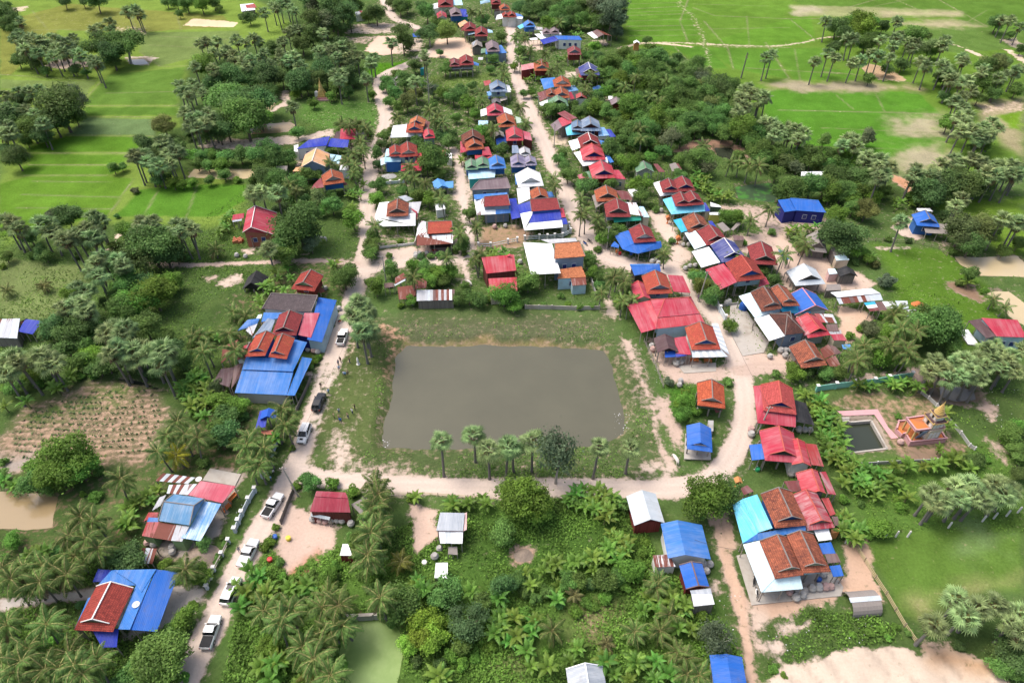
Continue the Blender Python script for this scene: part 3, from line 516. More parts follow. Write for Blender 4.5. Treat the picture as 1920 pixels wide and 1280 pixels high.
# --- ponds: (name, label, water level, outline, material)
PONDS = [
 ('pond', 'large square grey brown pond in the middle of the village', -1.3, PX, '764,648 860,648.5 1000,650 1100,652 1134,656 1147,700 1160,745 1172,780 1174,800 1158,824 1120,836 1060,840 960,842 855,842 735,839 718,836 718,815 722,795 731,760 737,722 740,690 744,668', 'water_brown', 0.55),
 ('pond', 'muddy tan pond at the right edge', -0.5, T['31'], '1390,640 1560,650 1870,640 1930,700 1960,800 1570,785 1440,700', 'water_tan', 0.6),
 ('pond', 'small yellow mud pool below the muddy tan pond', -0.5, T['31'], '1640,925 1700,905 1810,908 1890,965 1960,1030 1960,1180 1830,1110 1720,1000', 'water_tan', 0.6),
 ('pond', 'brown fish pond at the left edge', -0.6, T['02'], '-60,1120 130,1120 300,1140 440,1160 420,1230 390,1330 390,1395 200,1410 -60,1400', 'water_mud', 0.8),
 ('pond', 'bright green algae covered pond at the bottom', -0.8, T['13'], '690,800 850,795 1000,790 1080,900 1110,1080 1060,1290 1040,1420 700,1420 630,1050 650,900', 'water_algae', 1.0),
 ('pond', 'dark green square basin of the shrine', -0.7, T['32'], '545,603 620,603 770,598 830,700 888,808 760,825 612,836 570,720', 'water_dark', 2.5),
 ('pond', 'brown puddle beside the upper left trees', -0.4, T['10'], '-40,960 60,930 250,915 300,940 240,990 130,1000 -40,1010', 'water_mud', 0.5),
 ('pond', 'narrow tan pond near the golden stupa', -0.4, T['10'], '90,740 150,715 150,770 110,830 70,830', 'water_tan', 0.5),
 ('pond', 'tan pool above the left vivid rice field', -0.4, T['01'], '1410,50 1450,-10 1930,-10 1930,55 1700,65', 'water_tan', 0.5),
 ('pond', 'grey pool beside the umbrella shaped tree', -0.3, T['00'], '950,450 1080,445 1120,480 1010,490', 'water_grey', 0.4),
 ('pond', 'dark puddle under the dense palm clump', -0.4, T['32'], '1290,340 1380,330 1540,370 1560,440 1400,450 1300,410', 'water_grey', 0.5),
 ('pond', 'murky pool in a reddish pit', -0.9, T['20'], '1520,1110 1640,1110 1720,1180 1745,1225 1640,1220 1540,1170', 'water_dark', 0.8),
 ('pond', 'green weed covered pond beyond the banana plants', -0.5, T['21'], '1670,120 1940,90 2020,150 1960,240 1700,210', 'water_lotus', 0.6),
 ('pond', 'thin dark ditch behind the crop field', -0.4, T['02'], '850,275 1050,300 1250,370 1260,385 1040,325 850,288', 'water_dark', 0.6),
]
for nm, lb, zw, fr, s, mt, slope in PONDS:
    P = wpts(fr, s, zw); sl = win(P, 8); am = 1.0 if zw < -1 else 0.35; d = sdf(P, sl)+am*((NF[sl]-0.5)*1.3+(NZ[sl]-0.5)*1.2)
    z = np.clip(zw+d*slope, zw-1.2, 0.0); m = z < -0.01; hgt[sl] = np.where(d < -zw/slope, np.minimum(hgt[sl], z), hgt[sl])
    e = smooth01(1-np.abs(d-0.3)/1.1); apply(sl, e*0.6, None, (0.17,0.13,0.09), 0.6, 0.1)
    if mt == 'water_dark' and slope > 2: apply(sl, smooth01(1-np.abs(d-0.3)/0.9), None, (0.30,0.25,0.2), 1.0, 0.1)
hgt += (NF-0.5)*0.08*(1-np.clip(mask-0.6, 0, 0.4)*2)
hp = win(wpts(PX, '1400,1200 1920,1340'), 3); hgt[hp] += np.where(cls[hp] == [i for i, c in enumerate(CLASSES) if c[0] == 'sand_heap'][0], (NZ[hp]-0.4)*1.1, 0)

def terrain_mat():
    m, nt, b = new_mat('terrain'); pos = N(nt, 'ShaderNodeNewGeometry').outputs['Position']
    a = N(nt, 'ShaderNodeVertexColor', layer_name='veg'); c = N(nt, 'ShaderNodeVertexColor', layer_name='soil')
    n1 = noise_n(nt, pos, 0.8, 8, 0.68); n2 = noise_n(nt, pos, 2.2, 6, 0.75); n3 = noise_n(nt, pos, 0.22, 4)
    f = ramp_n(nt, math_n(nt, 'ADD', a.outputs[1], math_n(nt, 'MULTIPLY', math_n(nt, 'SUBTRACT', n1, 0.5), 2.0)), 0.30, 0.80)
    va = math_n(nt, 'ADD', math_n(nt, 'MULTIPLY', n2, 1.3), math_n(nt, 'MULTIPLY', n3, 0.7))
    vm = N(nt, 'ShaderNodeVectorMath', operation='SCALE'); nt.links.new(a.outputs[0], vm.inputs[0]); nt.links.new(va, vm.inputs['Scale'])
    sm = N(nt, 'ShaderNodeVectorMath', operation='SCALE'); nt.links.new(c.outputs[0], sm.inputs[0]); nt.links.new(math_n(nt, 'ADD', math_n(nt, 'MULTIPLY', n2, 0.5), 0.75), sm.inputs['Scale'])
    col = mix_n(nt, f, vm.outputs[0], sm.outputs[0]); nt.links.new(col, b.inputs['Base Color']); b.inputs['Roughness'].default_value = 1.0; b.inputs['Specular IOR Level'].default_value = 0.0
    bump_n(nt, b, math_n(nt, 'MULTIPLY', n2, math_n(nt, 'SUBTRACT', 1.25, f)), 0.25, 0.8)
terrain_mat()
lim = 0.72*(YY*CT+HC*ST)+22
keep = np.abs(XX) < lim
ck = keep[:-1,:-1] & keep[1:,1:] & keep[:-1,1:] & keep[1:,:-1]
ccls = cls[:-1,:-1]; vid = np.arange(XX.size).reshape(SH)
V3 = np.stack([XX, YY, hgt], -1).reshape(-1, 3)
VC = np.concatenate([colg, np.clip(mask, 0, 1)[..., None]], -1).reshape(-1, 4); VS = np.concatenate([cols, np.ones(SH+(1,), np.float32)], -1).reshape(-1, 4)
def np_mesh(name, v, quads, mat, smooth=True):
    me = bpy.data.meshes.new(name); n = len(quads); k = quads.shape[1]
    me.vertices.add(len(v)); me.vertices.foreach_set('co', v.astype(np.float32).ravel()); me.loops.add(n*k); me.loops.foreach_set('vertex_index', quads.astype(np.int32).ravel())
    me.polygons.add(n); me.polygons.foreach_set('loop_start', np.arange(0, n*k, k, dtype=np.int32)); me.polygons.foreach_set('loop_total', np.full(n, k, np.int32))
    if smooth: me.polygons.foreach_set('use_smooth', np.ones(n, bool))
    me.update(calc_edges=True); me.materials.append(MAT[mat]); return me
STRUCT_NAMES = {}
for ci, (nm, lb) in enumerate(CLASSES):
    m = ck & (ccls == ci); I, J = np.nonzero(m)
    if not len(I): continue
    q = np.stack([vid[I,J], vid[I,J+1], vid[I+1,J+1], vid[I+1,J]], 1); u, inv = np.unique(q, return_inverse=True); q = inv.reshape(q.shape)
    me = np_mesh(nm, V3[u], q, 'terrain'); A = me.color_attributes.new('veg', 'FLOAT_COLOR', 'POINT'); A.data.foreach_set('color', VC[u].astype(np.float32).ravel())
    A = me.color_attributes.new('soil', 'FLOAT_COLOR', 'POINT'); A.data.foreach_set('color', VS[u].astype(np.float32).ravel())
    o = link(nm, me); tag(o, lb or 'grassy village ground with bare sandy patches', kind='structure')
# land beyond the frame
plain('farland', (0.12,0.22,0.03), var=0.4, scale=0.05, rough=1)
fv = []; 
for y, x in ((33, 0.72*(33*CT+HC*ST)+19), (396, 0.72*(396*CT+HC*ST)+19)): fv += [(-x, y), (x, y)]
b = MB(); i4 = [Vector((*fv[0],-0.12)), Vector((*fv[1],-0.12)), Vector((*fv[3],-0.12)), Vector((*fv[2],-0.12))]; o4 = [Vector((-5000,-3000,-0.12)), Vector((5000,-3000,-0.12)), Vector((5000,7000,-0.12)), Vector((-5000,7000,-0.12))]
for i in range(4): j = (i+1) % 4; b.poly([o4[i], o4[j], i4[j], i4[i]], 'farland')
tag(b.build('terrain'), 'flat green farmland stretching away beyond the village', kind='structure')

def water(name, col, rough=0.12, var=0.15, scale=0.12, patch=None):
    m, nt, b = new_mat(name); pos = N(nt, 'ShaderNodeNewGeometry').outputs['Position']; n = noise_n(nt, pos, scale, 4); n2 = noise_n(nt, pos, 0.6, 6, 0.7)
    c = mix_n(nt, n, scl(col, 1-var), scl(col, 1+var))
    if patch: c = mix_n(nt, ramp_n(nt, math_n(nt, 'ADD', math_n(nt, 'MULTIPLY', n, 0.5), math_n(nt, 'MULTIPLY', n2, 0.5)), 0.46, 0.62), c, patch)
    nt.links.new(c, b.inputs['Base Color']); b.inputs['Roughness'].default_value = rough; b.inputs['Specular IOR Level'].default_value = 0.5
    bump_n(nt, b, noise_n(nt, pos, 2.5, 3), 0.02, 0.12)
water('water_brown', (0.098,0.094,0.062), 0.14, 0.16); water('water_tan', (0.47,0.38,0.23), 0.2, 0.1); water('water_mud', (0.26,0.19,0.10), 0.18, 0.12); water('water_dark', (0.035,0.042,0.028), 0.08)
water('water_grey', (0.17,0.17,0.17), 0.1); water('water_algae', (0.165,0.265,0.055), 0.5, 0.2, 0.16, patch=(0.20,0.30,0.075)); water('water_lotus', (0.03,0.06,0.02), 0.5, 0.3, 0.3, patch=(0.05,0.17,0.02))
for nm, lb, zw, fr, s, mt, slope in PONDS:
    P = wpts(fr, s, zw); c = sum(P, Vector())/len(P); b = MB()
    b.poly([p+(p-c).normalized()*1.6/max(slope, 0.5)*0.6 for p in P], mt); tag(b.build(nm), lb, kind='structure')
# ------------------------------------------------------------------ houses
RND = random.Random(3)
def g(x1, y1, x2, y2, w, col, zr=6.2, pitch=0.55, ped='wood', wall='wood', st=1, ap=1, win=0, cap='trim', wl=1.0, wr=1.0, open_=0):
    return ('g', x1, y1, x2, y2, w, col, zr, pitch, ped, wall, st, ap, win, cap, wl, wr, open_)
def s(col, *c, zb=3.9, zf=3.0, wall=None, posts=1, zs=None, n=0, mats=None, sag=0.0, win=0, cross=False):
    return ('s', col, c, zs or (zb, zb, zf, zf), wall, posts, n, mats, win, cross)
def hip(col, *c, ze=4.0, zr=5.6, wall=None, cap='trim', posts=0, win=0): return ('h', col, c[:8], c[8:], ze, zr, wall, cap, posts, win)
def xy(p): return Vector((p[0], p[1], 0))
def window(root, wallobj, c, d, up, w=0.95, h=1.15, mat='winblue'):    # c centre on the wall, d along the wall
    n = d.cross(Vector((0,0,1))).normalized(); n = n if n.dot(Vector((0,0,HC))-c) > 0 else -n
    b = MB(); a = c+n*0.04
    b.beam(a-d*(w/2+0.08), a+d*(w/2+0.08), 0.1, 'frame', h+0.18); f = b.build('window', root)
    b = MB(); a = c+n*0.08; b.beam(a-d*w/2, a+d*w/2, 0.08, mat, h); b.build('pane', f)
def H(label, fr, *parts, cat='house', name='village_house', group=None, z0=0.0):
    P0 = parts[0]; c0 = fr(*( (P0[1], P0[2]) if P0[0] == 'g' else P0[2][:2])); base = G(*c0); base.z = 0
    root = empty(name, base); tag(root, label, cat, group)
    for P in parts:
        if P[0] == 'g':
            _, x1, y1, x2, y2, w, col, zr, pitch, ped, wall, st, ap, win, cap, wl, wr, open_ = P
            a, b = G(*fr(x1, y1), zr), G(*fr(x2, y2), zr); W = w/fr.k*MPP(*fr(x2, y2), zr); h = W/2; ze = zr-h*pitch
            d = (b-a); Ln = d.length; d.normalize(); n = Vector((d.y, -d.x, 0)); n = n if n.x > 0 else -n
            sides = ((n, h*wr), (-n, h*wl)); roof = MB()
            for nn, hh in sides:
                lo = Vector((0,0,-hh*pitch)); roof.slab([a, b, b+nn*hh+lo, a+nn*hh+lo], col, 0.08)
            ro = roof.build('roof', root)
            if cap:
                cb = MB(); cb.beam(a-d*0.05+Vector((0,0,0.06)), b+d*0.12+Vector((0,0,0.06)), 0.2, cap, 0.13)
                for e in (a, b):
                    for nn, hh in sides:
                        k = 0.74 if (e is b and ap) else 1.0; q = e+nn*hh*k+Vector((0,0,-hh*pitch*k)); cb.beam(e+Vector((0,0,0.05)), q+Vector((0,0,0.08)), 0.14, cap, 0.11)
                cb.build('ridge_cap', ro)
            k = 0.74; hl, hr = h*wl, h*wr
            if ap:
                t1, t2 = b-n*hl*k+Vector((0,0,-hl*pitch*k)), b+n*hr*k+Vector((0,0,-hr*pitch*k)); f = d*min(1.0, 0.16*W)
                q1, q2 = b+f-n*hl*1.0+Vector((0,0,-hl*pitch-0.12)), b+f+n*hr*1.0+Vector((0,0,-hr*pitch-0.12))
                apm = MB(); apm.slab([t1-d*0.1, t2-d*0.1, q2, q1], col, 0.07)
                apm.slab([t1-d*0.1, q1, b-n*hl+Vector((0,0,-hl*pitch))-d*0.1], col, 0.07); apm.slab([t2-d*0.1, q2, b+n*hr+Vector((0,0,-hr*pitch))-d*0.1], col, 0.07)
                apm.build('gable_apron', ro)
            else: k = 0.96
            e = b-d*0.45; pm = MB(); tri = [e-n*hl*k+Vector((0,0,-hl*pitch*k-0.1)), e+n*hr*k+Vector((0,0,-hr*pitch*k-0.1)), e+Vector((0,0,-0.12))]
            bk = [p-d*0.12 for p in tri]; pm.poly(tri, ped); pm.poly(bk[::-1], ped)
            for i in range(3): j = (i+1) % 3; pm.poly([tri[j], tri[i], bk[i], bk[j]], ped)
            pm.build('pediment', root)
            zf = (0.46*ze if st else -0.15) if not open_ else ze-0.3
            A, B = a+d*0.5, b-d*0.55; m = 0.84; fp = [A-n*hl*m, A+n*hr*m, B+n*hr*m, B-n*hl*m]
            if not open_:
                wm = MB(); wm.prism(fp, [zr-(hl if i in (0,3) else hr)*pitch*m-0.12 for i in range(4)], zf, wall); wo = wm.build('wall', root)
                for wi in range(win):
                    t = (wi+1)/(win+1); c = B*1.0; c = fp[3]*(1-t)+fp[2]*t; c.z = zf+(ze-zf)*0.52; window(root, wo, c, n, 1)
                if win and not st: 
                    c = fp[1]*0.5+fp[2]*0.5; c.z = zf+(ze-zf)*0.55; window(root, wo, c, d, 1)
            if st or open_:
                for q in fp+[(fp[0]+fp[3])/2, (fp[1]+fp[2])/2, (fp[2]+fp[3])/2]:
                    pb = MB(); pb.box(q, 0.24, 0.24, -0.2, zf+0.02, 'post'); pb.build('post', root)
        elif P[0] == 's':
            _, col, c, zs, wall, posts, n_, mats, win, cross = P
            q = [G(*fr(c[2*i], c[2*i+1]), zs[i]) for i in range(4)]
            if n_:
                for i in range(n_):
                    t0, t1 = i/n_, (i+1)/n_
                    if cross: pp = [q[0].lerp(q[3], t0), q[1].lerp(q[2], t0), q[1].lerp(q[2], t1), q[0].lerp(q[3], t1)]
                    else: pp = [q[0].lerp(q[1], t0), q[0].lerp(q[1], t1), q[3].lerp(q[2], t1), q[3].lerp(q[2], t0)]
                    dz = Vector((0,0,0.03*(i % 2)+0.004*i)); b = MB(); b.slab([p+dz for p in pp], mats[i % len(mats)] if isinstance(mats, list) else RND.choice(mats), 0.05); b.build('roof_sheet', root)
            else:
                b = MB(); b.slab(q, col, 0.07); b.build('lean_to_roof' if P0 is not P else 'roof', root)
            ce = sum(q, Vector())/4
            ins = [p.lerp(ce, 0.07) for p in q]
            if wall:
                b = MB(); b.prism([(p.x, p.y) for p in ins], [p.z-0.14 for p in ins], -0.15, wall); wo = b.build('wall', root)
                for wi in range(win):
                    t = (wi+1)/(win+1); c = ins[3].lerp(ins[2], t); c.z *= 0.5; window(root, wo, c, (xy(ins[2])-xy(ins[3])).normalized(), 1)
            elif posts:
                qs = [ins[3], ins[2], (ins[2]+ins[3])/2] + ([ins[0], ins[1]] if posts > 1 else [])
                for p in qs: b = MB(); b.box(p, 0.13, 0.13, -0.2, p.z-0.06, 'post'); b.build('post', root)
        elif P[0] == 'h':
            _, col, c, r, ze, zr, wall, cap, posts, win = P
            q = [G(*fr(c[2*i], c[2*i+1]), ze) for i in range(4)]; ra, rb = G(*fr(r[0], r[1]), zr), G(*fr(r[2], r[3]), zr)
            b = MB(); b.slab([ra, rb, q[2], q[3]], col, 0.08); b.slab([rb, ra, q[0], q[1]], col, 0.08); b.slab([ra, q[3], q[0]], col, 0.08); b.slab([rb, q[1], q[2]], col, 0.08); ro = b.build('roof', root)
            if cap:
                cb = MB(); up = Vector((0,0,0.07))
                for e, f in ((ra,rb), (ra,q[3]), (ra,q[0]), (rb,q[1]), (rb,q[2])): cb.beam(e+up, f+up, 0.15, cap, 0.1)
                cb.build('ridge_cap', ro)
            ce = sum(q, Vector())/4; ins = [p.lerp(ce, 0.09) for p in q]
            if wall:
                b = MB(); b.prism([(p.x, p.y) for p in ins], [ze-0.02]*4, -0.15, wall); wo = b.build('wall', root)
                for wi in range(win):
                    t = (wi+1)/(win+1); c = ins[3].lerp(ins[2], t); c.z = ze*0.6; window(root, wo, c, (ins[2]-ins[3]).normalized(), 1)
            if posts:
                for p in ins: b = MB(); b.box(p, 0.16, 0.16, -0.2, ze, 'post'); b.build('post', root)
    return root
GH = 'houses of the village'
RP = ['rust', 'rustgrey', 'silver', 'brown', 'grey', 'rust', 'white']

# --- top of the village (frame 10 and 20)
t = T['00']
H('small white roofed hut at the top edge left of the village', t, s('white',1800,35,1900,25,1915,75,1812,88, wall='greywood'), s('redrust',1840,40,1910,30,1925,58,1850,62, zb=4.1, zf=3.4))
t = T['10']
H('tiny white and red roofed hut among trees at the top', t, s('white',742,92,800,80,810,104,745,112, wall='w_white'), s('redrust',770,80,806,84,810,96,790,98, zb=4.2, zf=3.6), cat='hut', name='hut')
H('red gabled house with pale blue side roof at the top edge', t, g(1420,-40,1420,15,115,'redtile2',ped='wood',wall='w_white',st=0), s('ltblue',1478,-2,1540,-4,1552,38,1420,44), s('white',1310,35,1370,20,1385,55,1330,70, wall='w_white'))
H('white walled house with small red gable near the top', t, g(1388,80,1396,118,72,'crimson',wall='w_white',ped='w_white',st=0,ap=0))
H('brown gabled house with wide blue front roof near the top', t, g(1488,52,1500,90,85,'mauve',wall='w_blue'), s('blue3',1510,68,1575,70,1590,126,1468,132, wall='w_teal', zf=3.2))
H('house with peach roof slope beside a small dark red gable', t, g(1600,163,1606,200,92,'redtile2',ped='redtile2',wall='greywood'), s('peach',1513,178,1565,150,1592,170,1530,208, zb=4.6, zf=4.2), s('redrust',1535,210,1590,195,1600,225,1540,232))
H('red gabled stilt house with pale blue wings near the bare plot', t, g(1688,196,1690,238,98,'redtile2',ped='wood',wall='greywood'), s('ltblue',1590,232,1636,220,1648,250,1590,264, zs=(3.6,4.2,4.0,3.3)), s('ltblue',1728,216,1772,230,1778,246,1728,248, zs=(4.2,3.6,3.3,4.0)))
H('small grey roofed hut above the mauve gable', t, g(1652,300,1660,335,80,'thatchgrey',zr=4.2,ped='greywood',wall='greywood',st=0,ap=0,cap=None), s('silver',1622,322,1660,298,1672,330,1630,350, zb=4.1, zf=3.2), cat='hut', name='hut')
H('mauve gabled house with bright blue front roof beside the main road', t, g(1768,300,1778,352,100,'mauve',wall='w_bluegrey',ped='greywood',zr=6.6), s('skyblue',1722,368,1840,338,1882,398,1722,408, zb=4.3, zf=3.6, wall='w_bluegrey'), s('green',1688,368,1722,362,1722,395,1686,402, zb=3.2,zf=2.7), s('grey',1668,430,1705,430,1700,450,1665,450, zb=2.2,zf=2.0))
H('brown and red twin gabled house with grey tin porch', t, g(1484,434,1490,470,82,'darkred',wall='greywood',zr=5.6), g(1574,408,1580,452,105,'redtile2',wall='greywood',zr=6.4), s('rustgrey',1445,485,1625,470,1628,514,1443,522, zb=3.9,zf=3.3), s('skyblue',1630,462,1672,478,1670,494,1632,490, zb=3.2,zf=2.7))
H('tiny teal booth between two trees near the upper track', t, s('aqua',1230,508,1258,505,1258,516,1230,520, zb=2.6,zf=2.5, wall='w_teal'), cat='hut', name='hut')
H('blue tarpaulin shelter among trees by the upper track', t, s('tarp',1172,255,1230,250,1232,275,1175,280, zb=2.6,zf=2.2), s('brown',1182,222,1232,220,1228,240,1180,242, zb=3,zf=2.6, posts=2), cat='shelter', name='shelter')
t = Z8
H('dark red stilt house with pale blue side roof at the top edge', t, g(475,-25,480,8,100,'redtile2',wall='wood'), s('ltblue',320,12,415,-4,425,22,325,44))
H('orange and brown gabled house at the top of the village', t, g(560,35,570,66,105,'orange',wall='w_grey',ped='w_bluegrey',zr=5.8), s('brown',470,95,520,85,530,110,460,118, wall='w_grey'))
H('white walled house with twin red gables near the top', t, g(570,118,580,145,70,'redtile',wall='w_white',zr=5.2,st=0), g(630,108,640,140,90,'redtile',wall='w_white',zr=5.6,st=0), s('skyblue',675,132,730,148,755,172,680,165, zb=3.8,zf=3.2, wall='w_white'), s('white',555,165,750,170,745,190,555,188, zb=3.2,zf=3.1,wall='w_white'))
H('white dome shaped shade roof beside the twin red gables', t, s('white',490,152,540,138,550,185,475,198, zb=3.6,zf=3.0, posts=2), cat='shelter', name='shelter')
H('blue gabled house with aqua wing and grey porch at the top', t, g(800,200,820,232,110,'skyblue',wall='w_blue',zr=5.8), s('aqua',692,265,745,238,780,262,720,292, zs=(3.5,4,3.8,3.2)), s('silver',785,272,880,265,890,300,810,308, zb=3.3,zf=2.8), s('rustgrey',885,268,945,275,948,298,895,302, zb=3.2,zf=2.7))
H('brown twin gabled house with long white front roof at the top', t, g(980,282,985,312,80,'mauve',wall='w_white',zr=5.8), g(1060,272,1070,305,90,'mauve',wall='w_white',zr=6.0), s('white',915,312,1130,330,1135,348,950,362, zb=4.2,zf=3.7), s('white',865,342,915,338,985,378,925,395, zs=(3.8,4,3.6,3.4)))
H('long bright blue roofed hall with white walls near the top', t, s('blue',1065,358,1310,362,1342,402,1105,398, zb=4.6,zf=3.8, wall='w_white', win=3), s('blue3',920,400,1060,362,1105,405,955,445, zb=4.2,zf=3.5, posts=2))
H('open shed with white and brown roof below the feathery tree', t, s('white',1390,335,1440,318,1500,375,1462,388, zs=(3.2,4,4,3.2), posts=2), s('brown',1440,318,1490,295,1560,345,1500,375, zs=(4,5,5,4)), s('rust',1490,295,1560,320,1640,362,1560,345, zs=(5,4.2,4.2,5)), cat='shed', name='shed')
H('small orange box shaped hut at the edge of the rice field', t, g(1885,400,1890,420,60,'white',zr=3.6,wall='w_orange',ped='w_orange',st=0,ap=0,cap=None), cat='hut', name='hut')
H('dark red gabled stilt house among banana plants', t, g(1258,455,1268,500,138,'darkred',wall='woodred',ped='w_bluegrey',zr=6.4), s('maroon',1330,545,1365,545,1375,575,1335,580, zb=2.8,zf=2.4))
H('low white canopy beside the main road at the top', t, s('white',815,385,895,375,900,398,812,402, zb=2.6,zf=2.4), s('ltblue',698,520,740,498,755,520,705,540, zb=2.4,zf=2.2), cat='shelter', name='shelter')
H('orange gabled house with pink side roof beside the main road', t, g(930,590,940,655,150,'orange',wall='woodred',ped='w_bluegrey',zr=6.2), s('pink',730,650,855,630,862,685,735,705, zb=4.2,zf=3.6, wall='woodred'))
t = T['20']
H('navy blue gabled house with rusty porch', t, g(572,467,588,515,148,'navy',wall='woodred',ped='wood',zr=6.6,cap='trimwhite'), s('redrust',492,555,610,550,612,580,497,584, zb=4,zf=3.4), s('brown',474,516,512,510,520,556,484,560, zs=(3.5,4.2,4,3.4)), s('skyblue',640,556,670,552,684,582,645,586, zb=3,zf=2.6))
H('orange gabled house with pale blue side roof, second beside the main road', t, g(368,567,380,605,128,'orange',wall='w_bluegrey',ped='w_white',zr=6.6), s('skyblue',212,592,320,580,342,645,240,672, zs=(3.6,4.6,4.3,3.4)), s('blue2',400,645,470,640,500,678,430,688, zb=4,zf=3.4, wall='w_white'))
H('brown and orange twin gabled house with white wall', t, g(288,660,298,698,75,'orangebr',wall='w_white',zr=5.8), g(364,650,376,695,115,'orange',wall='w_white',ped='w_bluegrey',zr=6.2), s('maroon',188,698,265,674,288,722,210,762, zs=(3.4,4.4,4.2,3.2)), s('crimson',425,690,445,690,470,740,440,745, zs=(4,3.4,3.2,4)))
H('green gabled house with white side roof beside the main road', t, g(338,712,352,750,145,'green',wall='w_blue',ped='greenwood',zr=5.8), s('white',205,770,290,740,308,780,220,810, zs=(3.4,4.2,4,3.2)))
H('small blue tarpaulin roof behind the orange gabled house', t, s('skyblue',605,655,650,640,690,660,610,688, zb=2.8,zf=2.4, posts=2), cat='shelter', name='shelter')
H('small red gabled hut right of the twin orange gables', t, g(518,690,522,722,80,'redrust',wall='w_white',zr=4.4,st=0,ap=0), s('silver',540,700,575,705,585,725,548,725, zb=3,zf=2.6), cat='hut', name='hut')
H('tiny rusty roofed hut among the trees', t, s('rust',712,625,765,620,768,650,718,656, zb=3,zf=2.5, wall='wood'), cat='hut', name='hut')
H('mauve gabled red walled house with white roof behind', t, g(782,727,796,765,95,'mauve',wall='woodred',ped='woodred',zr=4.8,st=0,ap=0), s('white',722,722,850,714,858,738,725,748, zb=3.4,zf=3.0, posts=2))
H('house with stepped brown, red and mauve lean to roofs', t, s('darkred',340,850,395,830,490,885,425,905, zb=5.2,zf=4.8), s('crimson',345,892,402,862,458,918,378,950, zs=(4.2,5,4.8,4), wall='greywood'), s('mauve',290,936,345,894,378,950,322,990, zs=(3.2,4,3.9,3.1), posts=2))
H('slate blue twin gabled house with aqua side roof', t, g(490,897,492,945,90,'slateblue',wall='wood',zr=6.2), g(580,870,592,930,155,'slateblue',wall='wood',ped='wood',zr=6.8,win=2), s('aqua',396,940,446,924,482,985,412,1016, zs=(3.5,4.3,4.1,3.3)), s('aqua',412,1016,482,984,566,984,560,1002, zb=4,zf=3.3), s('blue2',645,955,692,955,732,1016,650,1022, zb=4,zf=3.6, wall='w_white', win=1), s('blue3',700,970,738,970,780,1025,735,1030, zb=3.6,zf=3.0))
H('dark crimson gabled house with white roof on its road side', t, g(570,993,590,1050,155,'redtile2',wall='wood',ped='wood',zr=6.0,cap='trimwhite'), s('white',422,1060,500,1038,545,1095,452,1130, zs=(3.4,4.3,4,3.2)), s('skyblue',650,1050,735,1068,735,1082,680,1098, zb=3.2,zf=2.7))
H('bright red gabled house with white roof and navy pediment', t, g(598,1075,616,1142,175,'red',wall='w_bluegrey',ped='w_navy',zr=6.2,cap='trimred'), s('white',462,1145,530,1128,592,1188,532,1246, zs=(3.3,4.2,4,3.2)), s('white',592,1190,712,1180,722,1220,535,1246, zb=3.9,zf=3.2), s('skyblue',690,1150,720,1150,765,1215,735,1222, zb=3.6,zf=3))
H('red gabled wooden house with green and pink lean to roofs', t, g(665,1200,692,1278,180,'red',wall='woodred',ped='w_navy',zr=6.2), s('green',545,1290,600,1278,640,1335,592,1355, zb=3.6,zf=3), s('rose',490,1312,545,1300,590,1352,510,1352, zb=3.4,zf=2.9), s('crimson',760,1275,800,1275,855,1345,770,1340, zb=4,zf=3.4, wall='w_cream', win=1))
H('faded green roofed house beside the forest', t, g(985,1207,1005,1262,135,'green',wall='w_grey',ped='w_grey',zr=5.2,st=0,ap=0), s('maroon',1060,1230,1090,1228,1150,1290,1100,1290, zb=3.6,zf=3))
H('low grey thatched shed beside the forest', t, s('thatchgrey',1180,1232,1225,1218,1265,1275,1200,1285, zb=3,zf=2.5, posts=2), s('maroon',1222,1225,1245,1225,1275,1270,1255,1275, zb=2.9, zf=2.5), cat='shed', name='shed')
H('red gabled house left of the main road with red right wing', t, g(14,945,22,1010,130,'red',wall='wood',ped='w_grey',zr=6.2,win=1), s('rose',80,980,135,995,152,1056,92,1042, zs=(4.2,3.6,3.4,4), wall='wood'))
H('purple and grey roofed twin gabled house left of the main road', t, g(40,1152,46,1215,110,'purpleblue',wall='w_blue',ped='w_blue',zr=6), g(130,1162,140,1208,95,'purpleblue',wall='w_blue',ped='slateblue',zr=5.6), s('slateblue',0,1090,40,1090,62,1148,0,1150, zb=4,zf=3.5, wall='w_bluegrey'))
H('small grey gabled house behind the purple twin gables', t, g(92,1098,100,1140,85,'grey',wall='w_grey',ped='w_grey',zr=4.8,st=0))
t = T['10']
H('slate blue gabled house with white awning among trees', t, g(1808,598,1818,645,125,'slateblue',wall='w_ltblue',ped='w_blue',zr=6.2,win=1), s('white',1812,690,1900,672,1912,690,1815,702, zb=3.4,zf=3.2), s('white',1875,635,1900,640,1915,675,1885,680, zb=3.6,zf=3.3), s('blue2',1730,690,1765,680,1775,715,1730,722, zb=3,zf=2.6), s('redrust',1705,610,1755,600,1765,635,1715,645, zb=3.2,zf=2.8, posts=2))
H('small grey gabled shelter with blue barrel beside it', t, g(1798,732,1804,760,65,'slate',wall='greywood',ped='darkwood',zr=3,st=0,ap=0,cap=None), s('concrete',1830,740,1880,720,1885,745,1835,760, zb=2,zf=2), cat='shelter', name='shelter')
H('red gabled house with white wings left of the main road', t, g(1788,770,1796,822,128,'crimson',wall='greywood',ped='greywood',zr=6), s('white',1682,825,1736,808,1742,858,1686,874, zs=(3.4,4.2,4,3.2), posts=2), s('white',1850,800,1915,825,1925,860,1855,850, zs=(4.2,3.5,3.3,4)))
H('orange gabled house left of the main road', t, g(1868,845,1886,905,135,'orange',wall='w_bluegrey',ped='darkwood',zr=6), s('ltgreen',1945,872,1980,882,2005,918,1955,925, zs=(4,3.5,3.3,3.8)), s('ltblue',1668,905,1740,905,1740,942,1668,945, zb=3.2,zf=2.8, wall='w_ltblue'))
